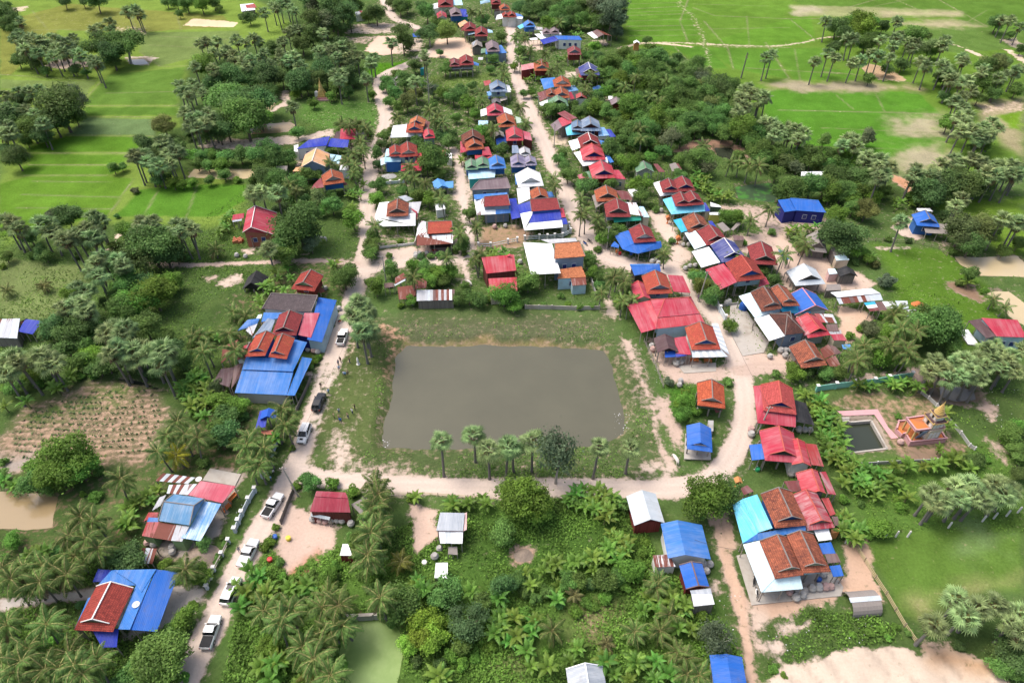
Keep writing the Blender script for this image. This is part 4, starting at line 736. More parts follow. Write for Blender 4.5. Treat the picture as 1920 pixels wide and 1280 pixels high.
H('small grey gable with blue tarpaulin beside the red gable', t, g(1820,975,1826,1010,75,'thatchgrey',wall='greywood',ped='greywood',zr=4.4,st=0,ap=0,cap=None), s('tarp',1800,1045,1865,1012,1882,1075,1805,1088, zb=3.2,zf=2.7, wall='w_blue'), cat='hut', name='hut')
H('two part orange and brown gabled house with red side roofs', t, g(1622,968,1628,1020,175,'browntile',wall='w_cream',ped='greywood',zr=6.6), g(1622,1022,1642,1075,140,'orange',wall='w_blue',ped='greywood',zr=6.0), s('crimson',1532,1062,1565,1055,1650,1118,1532,1148, zb=4,zf=3.4), s('crimson',1700,1105,1745,1100,1772,1165,1695,1165, zs=(4,3.4,3.2,3.9)), s('red',1640,1165,1770,1165,1765,1195,1645,1195, zb=3.2,zf=2.8, wall='w_white'))
H('house with green twin gables and one blue gable', t, g(1612,1188,1618,1240,95,'green',wall='w_blue',ped='greenwood',zr=5.8), g(1694,1172,1702,1225,98,'green',wall='w_blue',ped='greenwood',zr=6), g(1798,1160,1812,1222,125,'skyblue',wall='w_blue',ped='slateblue',zr=6.2), s('ltblue',1590,1285,1800,1265,1790,1330,1595,1345, zb=3.8,zf=3.2, wall='w_teal'))
H('orange twin gabled house with broad white roof left of a garden', t, g(1212,865,1202,905,120,'orange3',wall='w_bluegrey',ped='w_blue',zr=6.8), g(1192,902,1186,950,128,'redorange',wall='w_bluegrey',ped='w_blue',zr=6.4), s('white',1028,943,1140,930,1130,992,1005,1030, zb=4.2,zf=3.6), s('white',1130,994,1246,992,1244,1022,1005,1033, zb=4.0,zf=3.5, posts=2), s('maroon',1268,900,1312,910,1300,965,1262,955, zb=4.4,zf=3.8))
H('small red gabled wing with violet wall beside the broad white roof', t, g(1285,962,1298,1008,85,'red',wall='w_bluegrey',ped='w_bluegrey',zr=5.2,st=0))
H('red twin gabled house with pale blue porch roofs left of a garden', t, g(1042,1082,1046,1138,98,'redtile',wall='w_bluegrey',ped='w_white',zr=6.2), g(1134,1060,1142,1128,138,'redtile',wall='w_ltblue',ped='w_white',zr=6.6,win=2), s('ltblue',978,1118,1006,1112,1000,1166,965,1180, zb=4.2,zf=3.8), s('ltblue',965,1180,1090,1176,1086,1212,962,1216, zb=4,zf=3.4, wall='w_blue'), s('iceblue',932,1190,965,1180,1012,1214,936,1240, zb=3.6,zf=3.0, posts=2), s('red',1204,1150,1270,1135,1246,1212,1192,1222, zb=4,zf=3.5), s('crimson',1090,1228,1250,1222,1240,1280,1085,1282, zb=3.4,zf=2.8))
H('tiny white walled hut with red roof beside a winding path', t, s('red',1392,1130,1420,1128,1428,1165,1400,1165, zb=3,zf=2.7), s('white',1424,1140,1470,1150,1468,1190,1428,1180, zb=2.7,zf=2.6, wall='w_white'), cat='hut', name='hut')
H('long bright blue roof on white walls beside the left track', t, s('blue3',395,1050,556,1022,528,1092,303,1118, zb=4.4,zf=3.7, wall='w_white', win=2), s('blue3',562,1036,698,1050,686,1110,530,1098, zb=4,zf=3.2, posts=2), s('white',285,1090,318,1085,312,1140,285,1135, zb=3,zf=3, wall='w_white'))
H('red roofed open barn behind the long blue roof', t, s('crimson',635,967,746,965,746,1045,628,1044, zb=4.6,zf=3.6, posts=2), s('darkbrown',600,990,634,982,628,1044,575,1042, zb=4.2,zf=3.4), s('thatchgrey',750,978,810,975,826,1005,752,1012, zb=3.2,zf=2.8, posts=2), cat='barn', name='barn')
H('peach roofed house with grey blue gable wall', t, g(452,1112,420,1208,190,'peach',wall='w_bluegrey',ped='w_bluegrey',zr=6.4,st=0,ap=0,win=2,cap='trimwhite'), s('ltblue',555,1155,640,1168,622,1228,560,1225, zb=3.6,zf=3), s('peach',300,1255,360,1248,360,1285,275,1285, zb=3.4,zf=3))
H('small thatched lean to left of the peach roofed house', t, s('thatchgrey',152,1246,236,1244,230,1285,145,1285, zb=2.8,zf=2.3, posts=2), cat='shelter', name='shelter')
H('white flat roofed shed below the peach roofed house', t, s('white',635,1238,690,1240,695,1275,625,1275, zb=3.2,zf=2.9, wall='w_white'), cat='shed', name='shed')
# --- middle of the village (frames 11, 21)
t = T['11']
H('orange gabled house on blue walls with brown side roof', t, g(562,-12,575,45,160,'orange',wall='w_blue',ped='w_grey',zr=6.4), s('darkred',440,95,486,52,512,125,408,138, zs=(3.4,4.6,4.4,3.2), posts=2), s('maroon',648,75,680,90,688,105,655,110, zb=3,zf=2.7))
H('mauve hip roofed house with grey walls', t, hip('mauve',1640,100,1895,78,1912,132,1608,146,1675,72,1880,50, ze=3.6, zr=5.2, wall='w_bluegrey', win=2))
H('house with red tiled roof over blue and rusted white sheets', t, hip('redtile2',1705,215,1892,200,1906,260,1708,270,1712,196,1888,180, ze=5.2, zr=6.0, wall='w_bluegrey'), s('skyblue',1632,180,1884,163,1888,196,1640,216, zb=4.3,zf=4.7, posts=0), s('rustwhite',1636,215,1704,206,1712,270,1655,330, zs=(4.0,4.8,4.6,3.3), posts=1), s('rustwhite',1712,272,1796,268,1798,326,1656,332, zb=4.5,zf=3.3), s('skyblue',1796,268,1908,260,1916,316,1798,327, zb=4.5,zf=3.3), s('blue3',1890,212,1950,206,1985,350,1918,365, zs=(4.2,3.8,3.2,3.3)))
H('light blue peaked tarpaulin shelter beside a lane', t, g(1362,57,1395,112,100,'tarpblue2',zr=3.2,ped='tarpblue2',wall='tarpblue2',st=0,ap=0,cap=None,open_=1), s('tarpblue2',1420,82,1480,78,1480,128,1400,130, zb=2.6,zf=2.2, posts=2), cat='shelter', name='shelter')
H('small white hut under a coconut palm', t, s('white',1342,248,1415,242,1420,288,1350,298, zb=2.8,zf=2.5, wall='w_white'), cat='hut', name='hut')
H('orange tiled gable over broad white sheet roofs', t, g(1062,208,1056,285,165,'orangebr',wall='w_grey',ped='greywood',zr=6.6), s('white',925,240,1000,232,978,332,890,346, zs=(4.0,4.4,4.3,3.6), posts=1), s('white',890,346,978,332,1196,318,1196,412, zs=(3.7,4.3,4.3,3.3), posts=0), s('white',890,347,1000,380,1196,412,925,418, zs=(3.7,3.8,3.3,3.3)), s('grey',1142,238,1240,232,1218,318,1140,318, zb=4.2,zf=3.7), s('crimson',1155,280,1220,298,1205,370,1198,318, zs=(4.0,3.5,3.4,4.0)), s('steel',1066,196,1122,184,1182,212,1130,232, zb=3.6,zf=3.2))
H('orange red tiled roof over rust streaked white porch', t, hip('redorange',1285,395,1470,388,1478,462,1283,474,1288,384,1468,376, ze=4.6, zr=5.2, wall='darkwood'), s('rustgrey',1242,374,1276,382,1276,430,1208,432, zs=(3.6,4.2,4.1,3.4)), s('rustwhite',1208,432,1276,430,1282,476,1205,492, zs=(3.4,4.2,4.1,3.4)), s('rustwhite',1205,492,1282,476,1478,466,1476,546, zs=(3.4,4.1,4.1,3.2), posts=0), s('rust',1205,492,1300,500,1476,546,1204,562, zs=(3.42,3.5,3.22,3.1), posts=2))
H('collapsed rusty tin shack beside the junction', t, s('rust',1045,802,1105,765,1130,800,1040,850, zs=(2.6,3.4,3.2,2.4)), s('silver',1035,850,1112,790,1122,822,1042,864, zs=(2.3,3.1,2.9,2.2)), s('rust',1190,812,1286,806,1276,880,1196,886, zb=3.2,zf=2.6, posts=2), s('rust',1060,872,1150,862,1172,958,1072,966, zb=2.8,zf=2.2, posts=2), s('brown',960,842,1030,840,1036,870,964,880, zb=2.6,zf=2.2), s('rust',1150,862,1196,850,1200,930,1172,958, zb=2.7,zf=2.2), cat='shack', name='shack')
H('long rust patched tin shed above the pond', t, s('rust',1205,895,1490,892,1490,970,1205,976, zb=3.2,zf=2.5, n=14, mats=tuple(RP), wall='greywood'), cat='shed', name='shed')
H('small red tiled wooden stilt house beside the junction', t, g(412,740,352,835,185,'redtile',wall='woodred',ped='w_green',zr=5.8,win=1), s('rust',445,878,492,868,520,905,478,918, zs=(2.8,2.4,1.4,1.6), posts=0))
H('large roadside house with grey hip roof and wide blue side roof', Z1, hip('greytile',420,70,905,85,832,262,298,225,400,58,905,82, ze=4.4, zr=6.0, wall='w_white'), s('blue',912,100,1112,132,952,590,790,560, zs=(4.8,3.6,3.4,4.4), wall='w_ltblue'), s('skyblue',318,265,516,268,470,330,290,370, zb=4.0,zf=3.8), s('slateblue',362,325,440,348,395,470,190,545, zs=(4.4,4.3,3.9,3.4)), s('rustgrey',150,420,250,385,190,520,120,460, zb=3.0,zf=2.6), s('skyblue',140,345,275,330,240,400,30,465, zb=3.2,zf=2.6), s('iceblue',258,290,300,285,285,330,235,330, zb=3,zf=2.8))
H('dark red gable with rose side roof between blue roofs', Z1, g(600,238,530,428,270,'redtile2',wall='w_blue',ped='redtile2',zr=7.0), s('rose',760,270,928,270,832,540,690,510, zs=(5.2,4.5,4.3,5.0), wall='w_navy'))
H('orange twin gabled house with stepped bright blue roofs by the road', Z1, g(345,465,248,660,290,'redorange',wall='w_blue',ped='bluetrim',zr=7.6,wr=0.62), g(522,495,440,690,250,'redorange',wall='w_blue',ped='bluetrim',zr=7.3,wl=0.55), s('skyblue',640,555,790,590,635,908,540,765, zs=(5.4,4.6,4.2,5.2), posts=0), s('skyblue',125,748,540,765,635,908,80,886, zb=5.2,zf=4.2, posts=0), s('skyblue',80,892,640,912,568,1166,0,1140, zb=3.9,zf=3.0, wall='w_grey'), s('skyblue',735,750,845,768,655,1170,568,1168, zs=(3.9,3.2,2.8,3.0)))
H('red gabled wing left of the orange twin gables', Z1, g(165,590,75,770,150,'crimson',wall='w_white',ped='w_white',zr=5.2,st=0,ap=0), s('brown',0,830,85,820,60,960,-40,1100, zb=3.6,zf=3.0), s('darkbrown',-150,880,10,860,-60,1080,-230,1020, zb=3.4,zf=2.9), s('rust',-130,640,40,560,0,700,-150,820, zb=3.2,zf=2.8))
H('navy tarpaulin shelter beside coconut palms and the road', T['12'], g(95,498,80,560,120,'tarp',zr=3.8,wall='w_blue',ped='tarp',st=0,ap=0,cap=None,open_=1), s('blue3',30,520,100,500,70,640,-5,650, zb=3,zf=2.4), s('w_brick',40,665,130,665,125,698,35,695, zb=1.2,zf=1.2, wall='w_brick'), cat='shelter', name='shelter')
t = T['01']
H('red roofed brick house with porch left of the dark round tree', t, g(1915,262,1882,425,230,'crimson',wall='w_brick',ped='crimson',zr=6.2,st=0,ap=0,cap='trimwhite',wl=0.62,wr=1.3,win=2), s('red',1842,470,1905,440,1930,480,1880,500, zb=3.6,zf=3.2), s('crimson',1748,330,1830,318,1828,355,1738,372, zb=3,zf=2.6, posts=2), s('steel',1742,372,1815,350,1812,375,1745,385, zb=2.6,zf=2.4))
H('black tarpaulin tent beside the left path', t, g(1925,745,1880,840,165,'black',zr=3.2,pitch=0.8,wall='dark',ped='dark',st=0,ap=0,cap=None,open_=1), cat='tent', name='tent')
H('rust striped tin roofed shelter at the left edge', t, s('rustgrey',0,1112,150,1108,128,1258,-60,1250, zb=3.4,zf=2.8, n=9, mats=('rust','silver','rust','rustgrey'), wall='greywood'), cat='shelter', name='shelter')
H('bright blue tarpaulin roof next to the rust striped roof', t, s('blue3',190,1110,320,1126,245,1226,135,1205, zs=(3.2,2.8,2.4,2.8), posts=2), s('wood',155,1130,205,1105,190,1120,150,1155, zb=3.3,zf=3.0), cat='shelter', name='shelter')
t = T['21']
H('white roofed open stilt house beside the main road', t, g(118,-22,140,55,195,'white',wall='greywood',ped='white',zr=5.8,cap='trimwhite'), s('skyblue',20,25,66,15,82,82,28,106, zb=3.8,zf=3.2))
H('house with white left roof and orange gable', t, g(195,118,215,182,130,'orange',wall='w_grey',ped='greywood',zr=5.8), s('white',35,132,130,122,138,210,50,250, zb=4.2,zf=3.6, posts=2), s('skyblue',258,155,300,160,320,195,268,200, zb=3.6,zf=3.2))
H('red tiled roof over blue and white striped porch roof with white fence', t, hip('redtile2',138,238,345,226,362,288,146,306,134,214,338,203, ze=5.2, zr=6.2, wall='w_blue'), s('blue3',40,258,132,228,148,304,62,322, zs=(3.9,4.8,4.6,3.5), posts=0), s('white',62,322,148,304,162,306,92,446, zs=(3.5,4.6,4.6,3.1), posts=0), s('blue3',160,306,360,292,374,368,128,392, zb=4.6,zf=3.6, posts=0), s('white',128,394,374,370,382,424,92,448, zb=3.58,zf=3.0, posts=2), s('crimson',350,275,386,282,404,350,368,350, zb=4.4,zf=3.8), s('blue3',366,350,405,350,418,400,376,402, zb=3.6,zf=3.1, wall='w_white'))
H('two storey orange roofed house with large white carport roof', t, hip('orange3',318,560,512,546,550,642,316,660,320,546,508,532, ze=6.6, zr=7.4, wall='w_bluegrey', win=2), s('white',84,536,300,548,365,768,142,778, zs=(4.8,5.6,5.0,4.2), posts=2), s('grey',215,516,476,504,490,530,288,546, zb=5.0,zf=5.2, posts=0), s('orange3',362,738,522,716,556,796,340,810, zb=4.3,zf=3.4, wall='w_ltblue', win=1), s('rust',440,802,552,798,560,854,452,862, zb=3.3,zf=2.8, wall='w_ltblue'))
H('red roofed two part house with wooden gable above the pond', T['11'], g(1905,622,1900,640,40,'red',zr=6.4,ap=0,wall='w_white',cap=None,st=0), s('red',1690,650,1935,628,1952,748,1728,772, zb=6.2,zf=4.6, wall='wood'), s('red',1742,808,1955,798,1960,905,1755,928, zb=4.0,zf=3.2, wall='w_cream'))
H('orange gabled house with thatched and dark red side roofs', t, g(702,108,720,172,170,'orange',wall='greywood',ped='greywood',zr=6), s('maroon',778,146,865,155,906,220,822,216, zs=(4.2,3.8,3.4,4)), s('thatchgrey',600,190,642,164,694,236,628,282, zs=(3.0,4.2,4,2.8), posts=2))
H('crimson gabled house with white patched roof and green shade net', t, g(785,207,800,285,185,'redtile2',wall='w_bluegrey',ped='greywood',zr=5.8), s('rustwhite',850,236,930,240,986,340,886,325, zs=(4.2,3.8,3.2,3.8)), s('ltblue',952,268,986,270,1032,350,986,348, zb=3.4,zf=3.0, wall='w_cream'), s('tarpgreen',758,348,966,342,970,372,765,388, zb=2.9,zf=2.2))
H('tiny white and blue roofed hut behind the patched roof', t, s('white',868,142,930,136,958,178,900,196, zb=3,zf=2.6, wall='w_cream'), cat='hut', name='hut')
H('shop house with red gable and bright blue wrap around roof', t, g(962,396,998,478,172,'redtile2',wall='w_blue',ped='w_white',zr=6.4), s('blue',765,480,872,447,932,540,828,588, zs=(3.6,4.6,4.4,3.3), posts=0), s('blue',932,544,1116,528,1126,578,946,622, zb=4.3,zf=3.2, posts=2), s('blue',828,588,930,542,946,622,900,612, zs=(3.3,4.3,3.2,3.2), posts=0), s('blue',768,528,805,560,800,580,740,566, zb=3.0,zf=2.6))
H('red twin gabled house with white wrap around roof', t, g(1172,56,1196,118,128,'redtile2',wall='wood',ped='w_navy',zr=6.0), g(1275,38,1308,105,145,'redtile2',wall='wood',ped='w_navy',zr=6.3), s('white',1055,92,1112,78,1168,160,1112,192, zs=(3.4,4.3,4.1,3.2)), s('white',1168,160,1276,156,1270,172,1114,192, zb=4,zf=3.3))
H('red twin gabled house with turquoise wrap around roof', t, g(1262,158,1290,222,125,'redtile2',wall='w_blue',ped='redtile2',zr=6.2), g(1340,150,1378,212,135,'redtile2',wall='w_blue',ped='redtile2',zr=6.4), s('aqua',1130,216,1206,194,1256,264,1196,328, zs=(3.4,4.4,4.2,3.2), posts=2), s('aqua',1256,264,1442,250,1450,304,1198,328, zb=4.2,zf=3.2, posts=2), s('blue3',1428,240,1452,240,1486,300,1452,306, zb=3.8,zf=3.2, wall='w_cream'))
H('orange brown gabled house with cyan side roof', t, g(1362,312,1408,398,175,'orangebr',wall='w_bluegrey',ped='greywood',zr=5.8), s('cyan',1210,370,1290,352,1350,440,1270,462, zs=(3.4,4.3,4.1,3.2), posts=2), s('blue3',1470,378,1500,376,1532,420,1505,425, zb=3.6,zf=3.2))
H('dark red gabled house with pale white side roof on the square', t, g(1478,402,1542,490,180,'redtile2',wall='w_bluegrey',ped='redtile2',zr=6.0), s('iceblue',1294,466,1376,450,1462,556,1370,590, zs=(3.4,4.3,4.1,3.2), posts=2))
H('navy gabled house with grey white side roof and white ridge', t, g(1590,504,1668,612,200,'navy',wall='w_blue',ped='w_navy',zr=6.2,cap='trimwhite'), s('white',1348,606,1476,570,1562,686,1420,726, zs=(3.4,4.4,4.2,3.2), posts=2))
H('big red roofed pale blue stilt house with outside stairs', t, g(1720,634,1800,748,230,'redtile',wall='w_ltblue',ped='bluetrim',zr=7.2,win=1,cap='trimred'), s('crimson',1450,740,1586,694,1702,828,1560,892, zs=(4.4,5.2,5.0,4.2), posts=2), s('crimson',1870,770,1905,800,1930,850,1850,870, zb=3.8,zf=3.2))
H('blue roofed shed standing on the roadside below the shop', t, s('blue',888,712,1108,706,1116,752,918,786, zb=3.8,zf=3.0, wall='darkwood'), s('skyblue',884,700,1105,698,1108,706,888,712, zb=3.6,zf=3.85, posts=0), cat='shed', name='shed')
H('orange mottled gable with red side roof beside the red hall', t, g(1072,744,1112,858,195,'redorange',wall='w_bluegrey',ped='w_bluegrey',zr=6.6,win=1), s('crimson',1168,780,1282,788,1340,916,1210,906, zs=(5.0,4.4,4.0,4.6)))
H('narrow red gabled wing with cream wall above the red hall', Z2, g(288,52,378,285,235,'crimson',wall='w_cream',ped='w_cream',zr=5.4,st=0,ap=0,cap='trimred'))
H('large crimson hip roofed hall with pale blue wall beside the pond', Z2, hip('crimson',480,335,1085,290,1215,540,585,600,690,322,1035,300, ze=5.0, zr=6.2, wall='w_ltblue', cap='trimred'), s('crimson',120,410,355,368,560,770,340,830, zs=(4.0,4.5,4.3,3.6), posts=2), s('red',355,368,475,340,585,600,562,770, zs=(4.5,4.8,4.9,4.3), posts=0), s('red',585,606,1225,545,1300,690,562,772, zb=4.85,zf=4.1, wall='w_ltblue'))
H('orange red tiled house with blue and white striped awning', Z2, g(1222,660,1318,938,440,'redorange',wall='w_white',ped='bluetrim',zr=5.8,st=0,win=2), s('white',1395,690,1490,690,1660,1160,1520,1060, zs=(4.0,3.4,3.0,3.8), n=12, mats=['white','silver'], posts=0, cross=True), s('white',1085,1062,1520,1060,1640,1190,1105,1200, zb=3.8,zf=2.9, n=9, mats=['silver','white'], posts=2))
H('dark brown gabled shed with blue tarpaulin on the pond side', Z2, g(690,842,755,1060,320,'darkbrown',zr=4.4,wall='darkwood',ped='darkwood',ap=0,cap=None,open_=1), s('tarp',690,1095,850,1090,852,1190,695,1198, zb=2.9,zf=2.5), s('crimson',835,905,1005,880,1090,1160,870,1140, zb=3.6,zf=3.0, posts=2), s('blue3',850,1145,1020,1150,1030,1170,860,1195, zb=2.9,zf=2.7), cat='shed', name='shed')
t = T['21']
H('small grey green walled shed with white roof behind the turquoise roof', t, s('white',1488,236,1555,258,1572,275,1490,268, zb=2.8,zf=2.6, wall='greenwood'), cat='shed', name='shed')
H('small yellow green outhouse with white roof', t, s('white',1480,312,1560,312,1566,332,1482,330, zb=2.6,zf=2.5, wall='w_yellow'), cat='hut', name='hut')
H('cream outhouse with brown roof on the sandy yard', t, s('brown',1655,482,1735,490,1742,520,1665,525, zb=2.7,zf=2.4, wall='w_cream'), cat='hut', name='hut')
H('ragged thatched shelter behind the dark red gable', t, s('thatchgrey',1535,400,1580,385,1638,440,1590,460, zb=2.6,zf=2.0, posts=2), cat='shelter', name='shelter')
H('leaning thatched lean to under a coconut palm on the sandy yard', t, s('thatchgrey',1640,440,1720,352,1745,372,1660,448, zs=(1.6,2.6,2.4,1.5), posts=2), cat='shelter', name='shelter')
H('dark red gabled house on dark green walls beside the farmyard', t, g(1868,528,1905,640,190,'redtile2',wall='greenwood',ped='greenwood',zr=6), s('skyblue',1995,590,2040,600,2095,660,2040,668, zb=3.4,zf=2.8), s('maroon',1805,660,1850,640,1870,690,1840,710, zb=2.8,zf=2.2))
t = T['31']
H('bright blue roofed house with navy wall near the right fields', t, s('blue',165,207,380,225,436,314,212,298, zb=5.0,zf=3.7, wall='w_navy', win=2), s('blue',74,220,165,210,212,298,124,310, zb=4.6,zf=3.6, wall='w_navy'), s('skyblue',170,203,378,221,380,225,165,207, zb=4.5,zf=5.05, posts=0))
H('white walled building behind the trees at the right', t, s('white',250,8,440,5,440,35,248,40, zb=3.4,zf=3.0, wall='w_white'), cat='building', name='building')
H('small bright blue gabled house with grey thatched porch', t, g(1178,296,1215,362,165,'blue',wall='w_blue',ped='w_blue',zr=5.2,st=0,win=1), s('thatchgrey',1160,392,1345,400,1362,476,1182,466, zb=3.2,zf=2.5, posts=2), s('white',1115,282,1215,282,1238,306,1125,302, zb=3,zf=2.8, posts=2))
H('steep thatched gabled hut beside the dark round tree', t, g(372,447,386,540,140,'thatchgrey',zr=5,pitch=0.9,wall='greywood',ped='thatch',st=0,cap=None), cat='hut', name='hut')
H('thatched hut beside a small white washroom', t, s('thatchgrey',470,568,540,580,582,632,496,642, zb=3.4,zf=2.8, wall='greywood'), cat='hut', name='hut')
H('small white washroom hut with pale blue roof', t, s('iceblue',496,628,570,622,612,668,512,674, zb=2.9,zf=2.6, wall='w_cream'), cat='hut', name='hut')
H('grey tin gabled barn on the sandy farmyard', t, g(266,697,325,782,235,'silver',wall='greywood',ped='greywood',zr=5.0,cap='trimwhite'), s('thatchgrey',124,762,205,728,262,815,196,852, zs=(2.4,3.6,3.4,2.2), posts=2), cat='barn', name='barn')
H('tiny pinkish white latrine with pale roof', t, s('iceblue',448,737,500,734,530,770,460,776, zb=2.6,zf=2.4, wall='w_pink'), cat='hut', name='hut')
H('small black roofed wooden hut on the farmyard', t, g(585,712,618,765,135,'black',zr=3.8,wall='greywood',ped='greywood',st=0,ap=0,cap=None), cat='hut', name='hut')
H('low square thatched hut beside the blue gable', t, s('thatchgrey',440,852,540,850,552,895,435,900, zb=2.6,zf=2.2, wall='greywood'), cat='hut', name='hut')
H('long shed with white tin roof over rusty lower roof', t, s('white',468,912,775,880,842,918,520,950, zb=3.8,zf=3.4, posts=0), s('rust',512,952,842,920,862,970,536,1000, zb=3.2,zf=2.6, n=11, mats=('rust','brown','rustgrey','silver'), posts=2), cat='shed', name='shed')
H('ragged row of patched tin roofs below the long shed', t, s('aqua',720,990,800,980,835,1048,765,1055, zb=2.8,zf=2.4, n=3, mats=['cyan','white','maroon'], cross=True, posts=2), s('brown',805,985,855,980,905,1055,840,1058, zb=2.8,zf=2.4), s('white',855,980,930,978,985,1030,905,1052, zb=2.7,zf=2.3), s('silver',955,975,1045,975,1055,1030,985,1040, zb=2.6,zf=2.2, posts=2), s('rustgrey',1035,1042,1110,1040,1140,1080,1040,1092, zb=2.4,zf=2.0), cat='shed', name='shed')
H('blue gabled house with white walls behind the orange twin gables', Z3, g(955,142,1130,372,440,'blue',wall='w_white',ped='w_grey',zr=5.4,st=0,ap=0,win=1,wl=1.15,wr=1.1,cap='pink'))
H('orange brown twin gabled house with pale aqua wrap around roof', Z3, g(440,118,575,335,330,'browntile',wall='w_bluegrey',ped='w_grey',zr=6.4,wr=0.7), g(628,92,780,292,320,'orangebr',wall='w_bluegrey',ped='w_grey',zr=6.7,wl=0.6), s('iceblue',108,250,290,192,450,420,330,545, zs=(3.6,4.8,4.6,3.3), posts=2), s('iceblue',452,422,640,410,665,460,335,545, zb=4.5,zf=3.5, posts=0), s('cyan',640,408,1025,345,1075,475,700,470, zs=(4.4,3.8,3.3,3.6), posts=1))
H('dark tiled hip roofed house with glaring white side roof', Z3, hip('darktile',515,485,790,450,995,735,725,768,755,492,818,565, ze=4.3, zr=5.8, wall='w_bluegrey', win=1), s('white',315,550,512,498,735,775,515,845, zs=(3.4,4.2,4.0,3.2), posts=2))
H('red gabled house with pink ridge tiles beside rusty sheets', Z3, g(1020,475,1185,680,330,'red',wall='w_grey',ped='darkwood',zr=5.0,st=0,cap='trimred'), s('redfade',870,515,910,520,1060,750,980,780, zs=(3.6,4.2,4.0,3.4)), s('rust',1110,480,1360,490,1420,610,1210,600, zb=3.6,zf=3.0, n=7, mats=('rust','rustgrey','rust','redrust')), s('brown',1270,625,1420,618,1445,715,1290,720, zb=3.2,zf=2.6), s('rustgrey',1290,720,1470,700,1480,750,1310,760, zb=2.6,zf=2.2), s('crimson',1330,758,1490,752,1550,842,1380,838, zb=2.9,zf=2.4, wall='w_cream'), s('white',1240,487,1330,490,1365,530,1250,520, zb=3.75,zf=3.5, posts=0))
H('small orange tiled gabled house facing the dirt yard', Z3, g(990,830,1140,1065,420,'orangebr',wall='greywood',ped='w_grey',zr=5.4,wl=0.95,wr=0.75), s('maroon',752,1165,900,1085,950,1130,790,1215, zb=2.8,zf=2.2), s('rust',1190,960,1300,890,1395,1020,1250,1085, zb=3.2,zf=2.7), s('brown',1310,895,1395,920,1480,1005,1400,1030, zb=3.2,zf=2.7), s('rust',1260,1090,1400,1040,1470,1180,1330,1190, zb=2.7,zf=2.2), s('tarpblue2',1480,895,1590,890,1635,965,1500,950, zb=2.4,zf=2.0))
H('crimson roofed white walled house at the right edge', t, s('crimson',1600,1102,1872,1118,1940,1250,1716,1242, zb=5.0,zf=4.2, wall='w_ltblue', win=2), s('darkbrown',1500,1125,1600,1108,1716,1238,1640,1256, zs=(3.6,4.4,4.2,3.4), posts=2), s('white',1430,1195,1500,1190,1590,1310,1500,1300, zb=0.4,zf=0.4, wall='concrete', posts=0))
# --- right of the pond
H('small orange tiled wooden house on stilts inside the road bend', T['22'], g(1498,283,1505,425,205,'orange4',wall='greenwood',ped='w_grey',zr=5.6), s('maroon',1510,490,1560,478,1578,520,1530,535, zs=(2.6,2.6,1.6,1.6), posts=0))
H('bright blue gabled pavilion on a concrete base inside the road bend', T['22'], g(1410,606,1416,758,188,'blue',wall='concrete',ped='bluetrim',zr=4.6,st=0,cap=None,open_=1), s('concrete',1300,690,1490,690,1492,885,1290,880, zb=0.5,zf=0.5, wall='concrete', posts=0), cat='pavilion', name='pavilion')
H('white concrete outhouse box beside the blue pavilion', T['22'], s('w_grey',1470,590,1512,592,1510,672,1478,670, zb=1.6,zf=1.6, wall='concrete'), cat='hut', name='hut')
H('small brown arched shelter beside the road bend', T['22'], s('maroon',1715,1100,1765,1075,1812,1122,1740,1150, zb=2.2,zf=2.0, posts=2), cat='shelter', name='shelter')
H('coral tiled gable above wide crimson lower roof by the road bend', Z4, g(425,98,468,385,430,'coral',wall='w_white',ped='w_navy',zr=6.6,cap='trimred'), s('crimson',88,165,195,155,240,470,145,655, zs=(3.8,4.6,4.5,3.4), posts=1), s('crimson',240,480,655,518,655,715,140,658, zb=4.5,zf=3.3, posts=2), s('black',625,345,790,395,905,690,660,640, zs=(4.2,3.5,3.0,3.6), posts=2))
H('crimson gabled house with yellow ridge and blue trimmed pediment', Z4, g(428,702,505,1030,470,'crimson',wall='greywood',ped='greenwood',zr=5.8,cap='trimred'), s('blue',35,950,205,935,265,1135,70,1155, zs=(3.0,3.8,3.6,2.8), posts=2))
H('narrow crimson gable with white end wall and rusty side roof', Z4, g(672,868,752,1185,250,'red',wall='w_white',ped='w_white',zr=4.8,st=0,ap=0,cap='trimred'), s('redrust',785,928,930,945,1030,1238,865,1215, zs=(3.8,3.2,2.8,3.4), posts=2))
t = Z5
H('red roof with faded grey slope beside banana plants', t, g(738,-5,805,182,240,'red',wall='greywood',ped='darkwood',zr=4.6,st=0,ap=0,cap='trimred',wr=0.55), s('redfade',808,20,860,15,950,215,880,205, zs=(4.0,3.4,3.0,3.6), posts=1))
H('maroon flat roof between two red gables', t, s('maroon',502,98,690,88,735,160,560,195, zb=3.4,zf=2.9, posts=2), cat='shed', name='shed')
H('faded red gable with patchwork slope beside the clay tile roofs', t, g(688,172,825,432,250,'redfade',wall='w_grey',ped='bluetrim',zr=5.2,st=0,cap='trimred'), s('white',750,505,880,490,915,598,800,612, zb=3.2,zf=2.6), s('redrust',822,245,885,240,945,380,900,395, zb=2.8,zf=2.4), s('brown',910,400,960,400,995,480,940,480, zb=2.6,zf=2.2), s('w_orange',905,510,975,505,980,535,910,545, zb=2.2,zf=2.0, wall='w_orange'))
H('clay tiled gabled house with two tier aqua side roof', t, g(455,152,570,400,290,'orangebr',wall='w_blue',ped='bluetrim',zr=6.6), s('aqua',148,250,272,212,405,500,275,540, zs=(4.2,5.0,4.8,4.0), posts=0), s('aqua',62,300,148,252,278,545,150,630, zs=(3.2,4.0,3.8,3.0), posts=1), s('skyblue',278,545,685,475,690,520,152,630, zs=(3.9,4.6,4.2,3.1), posts=0))
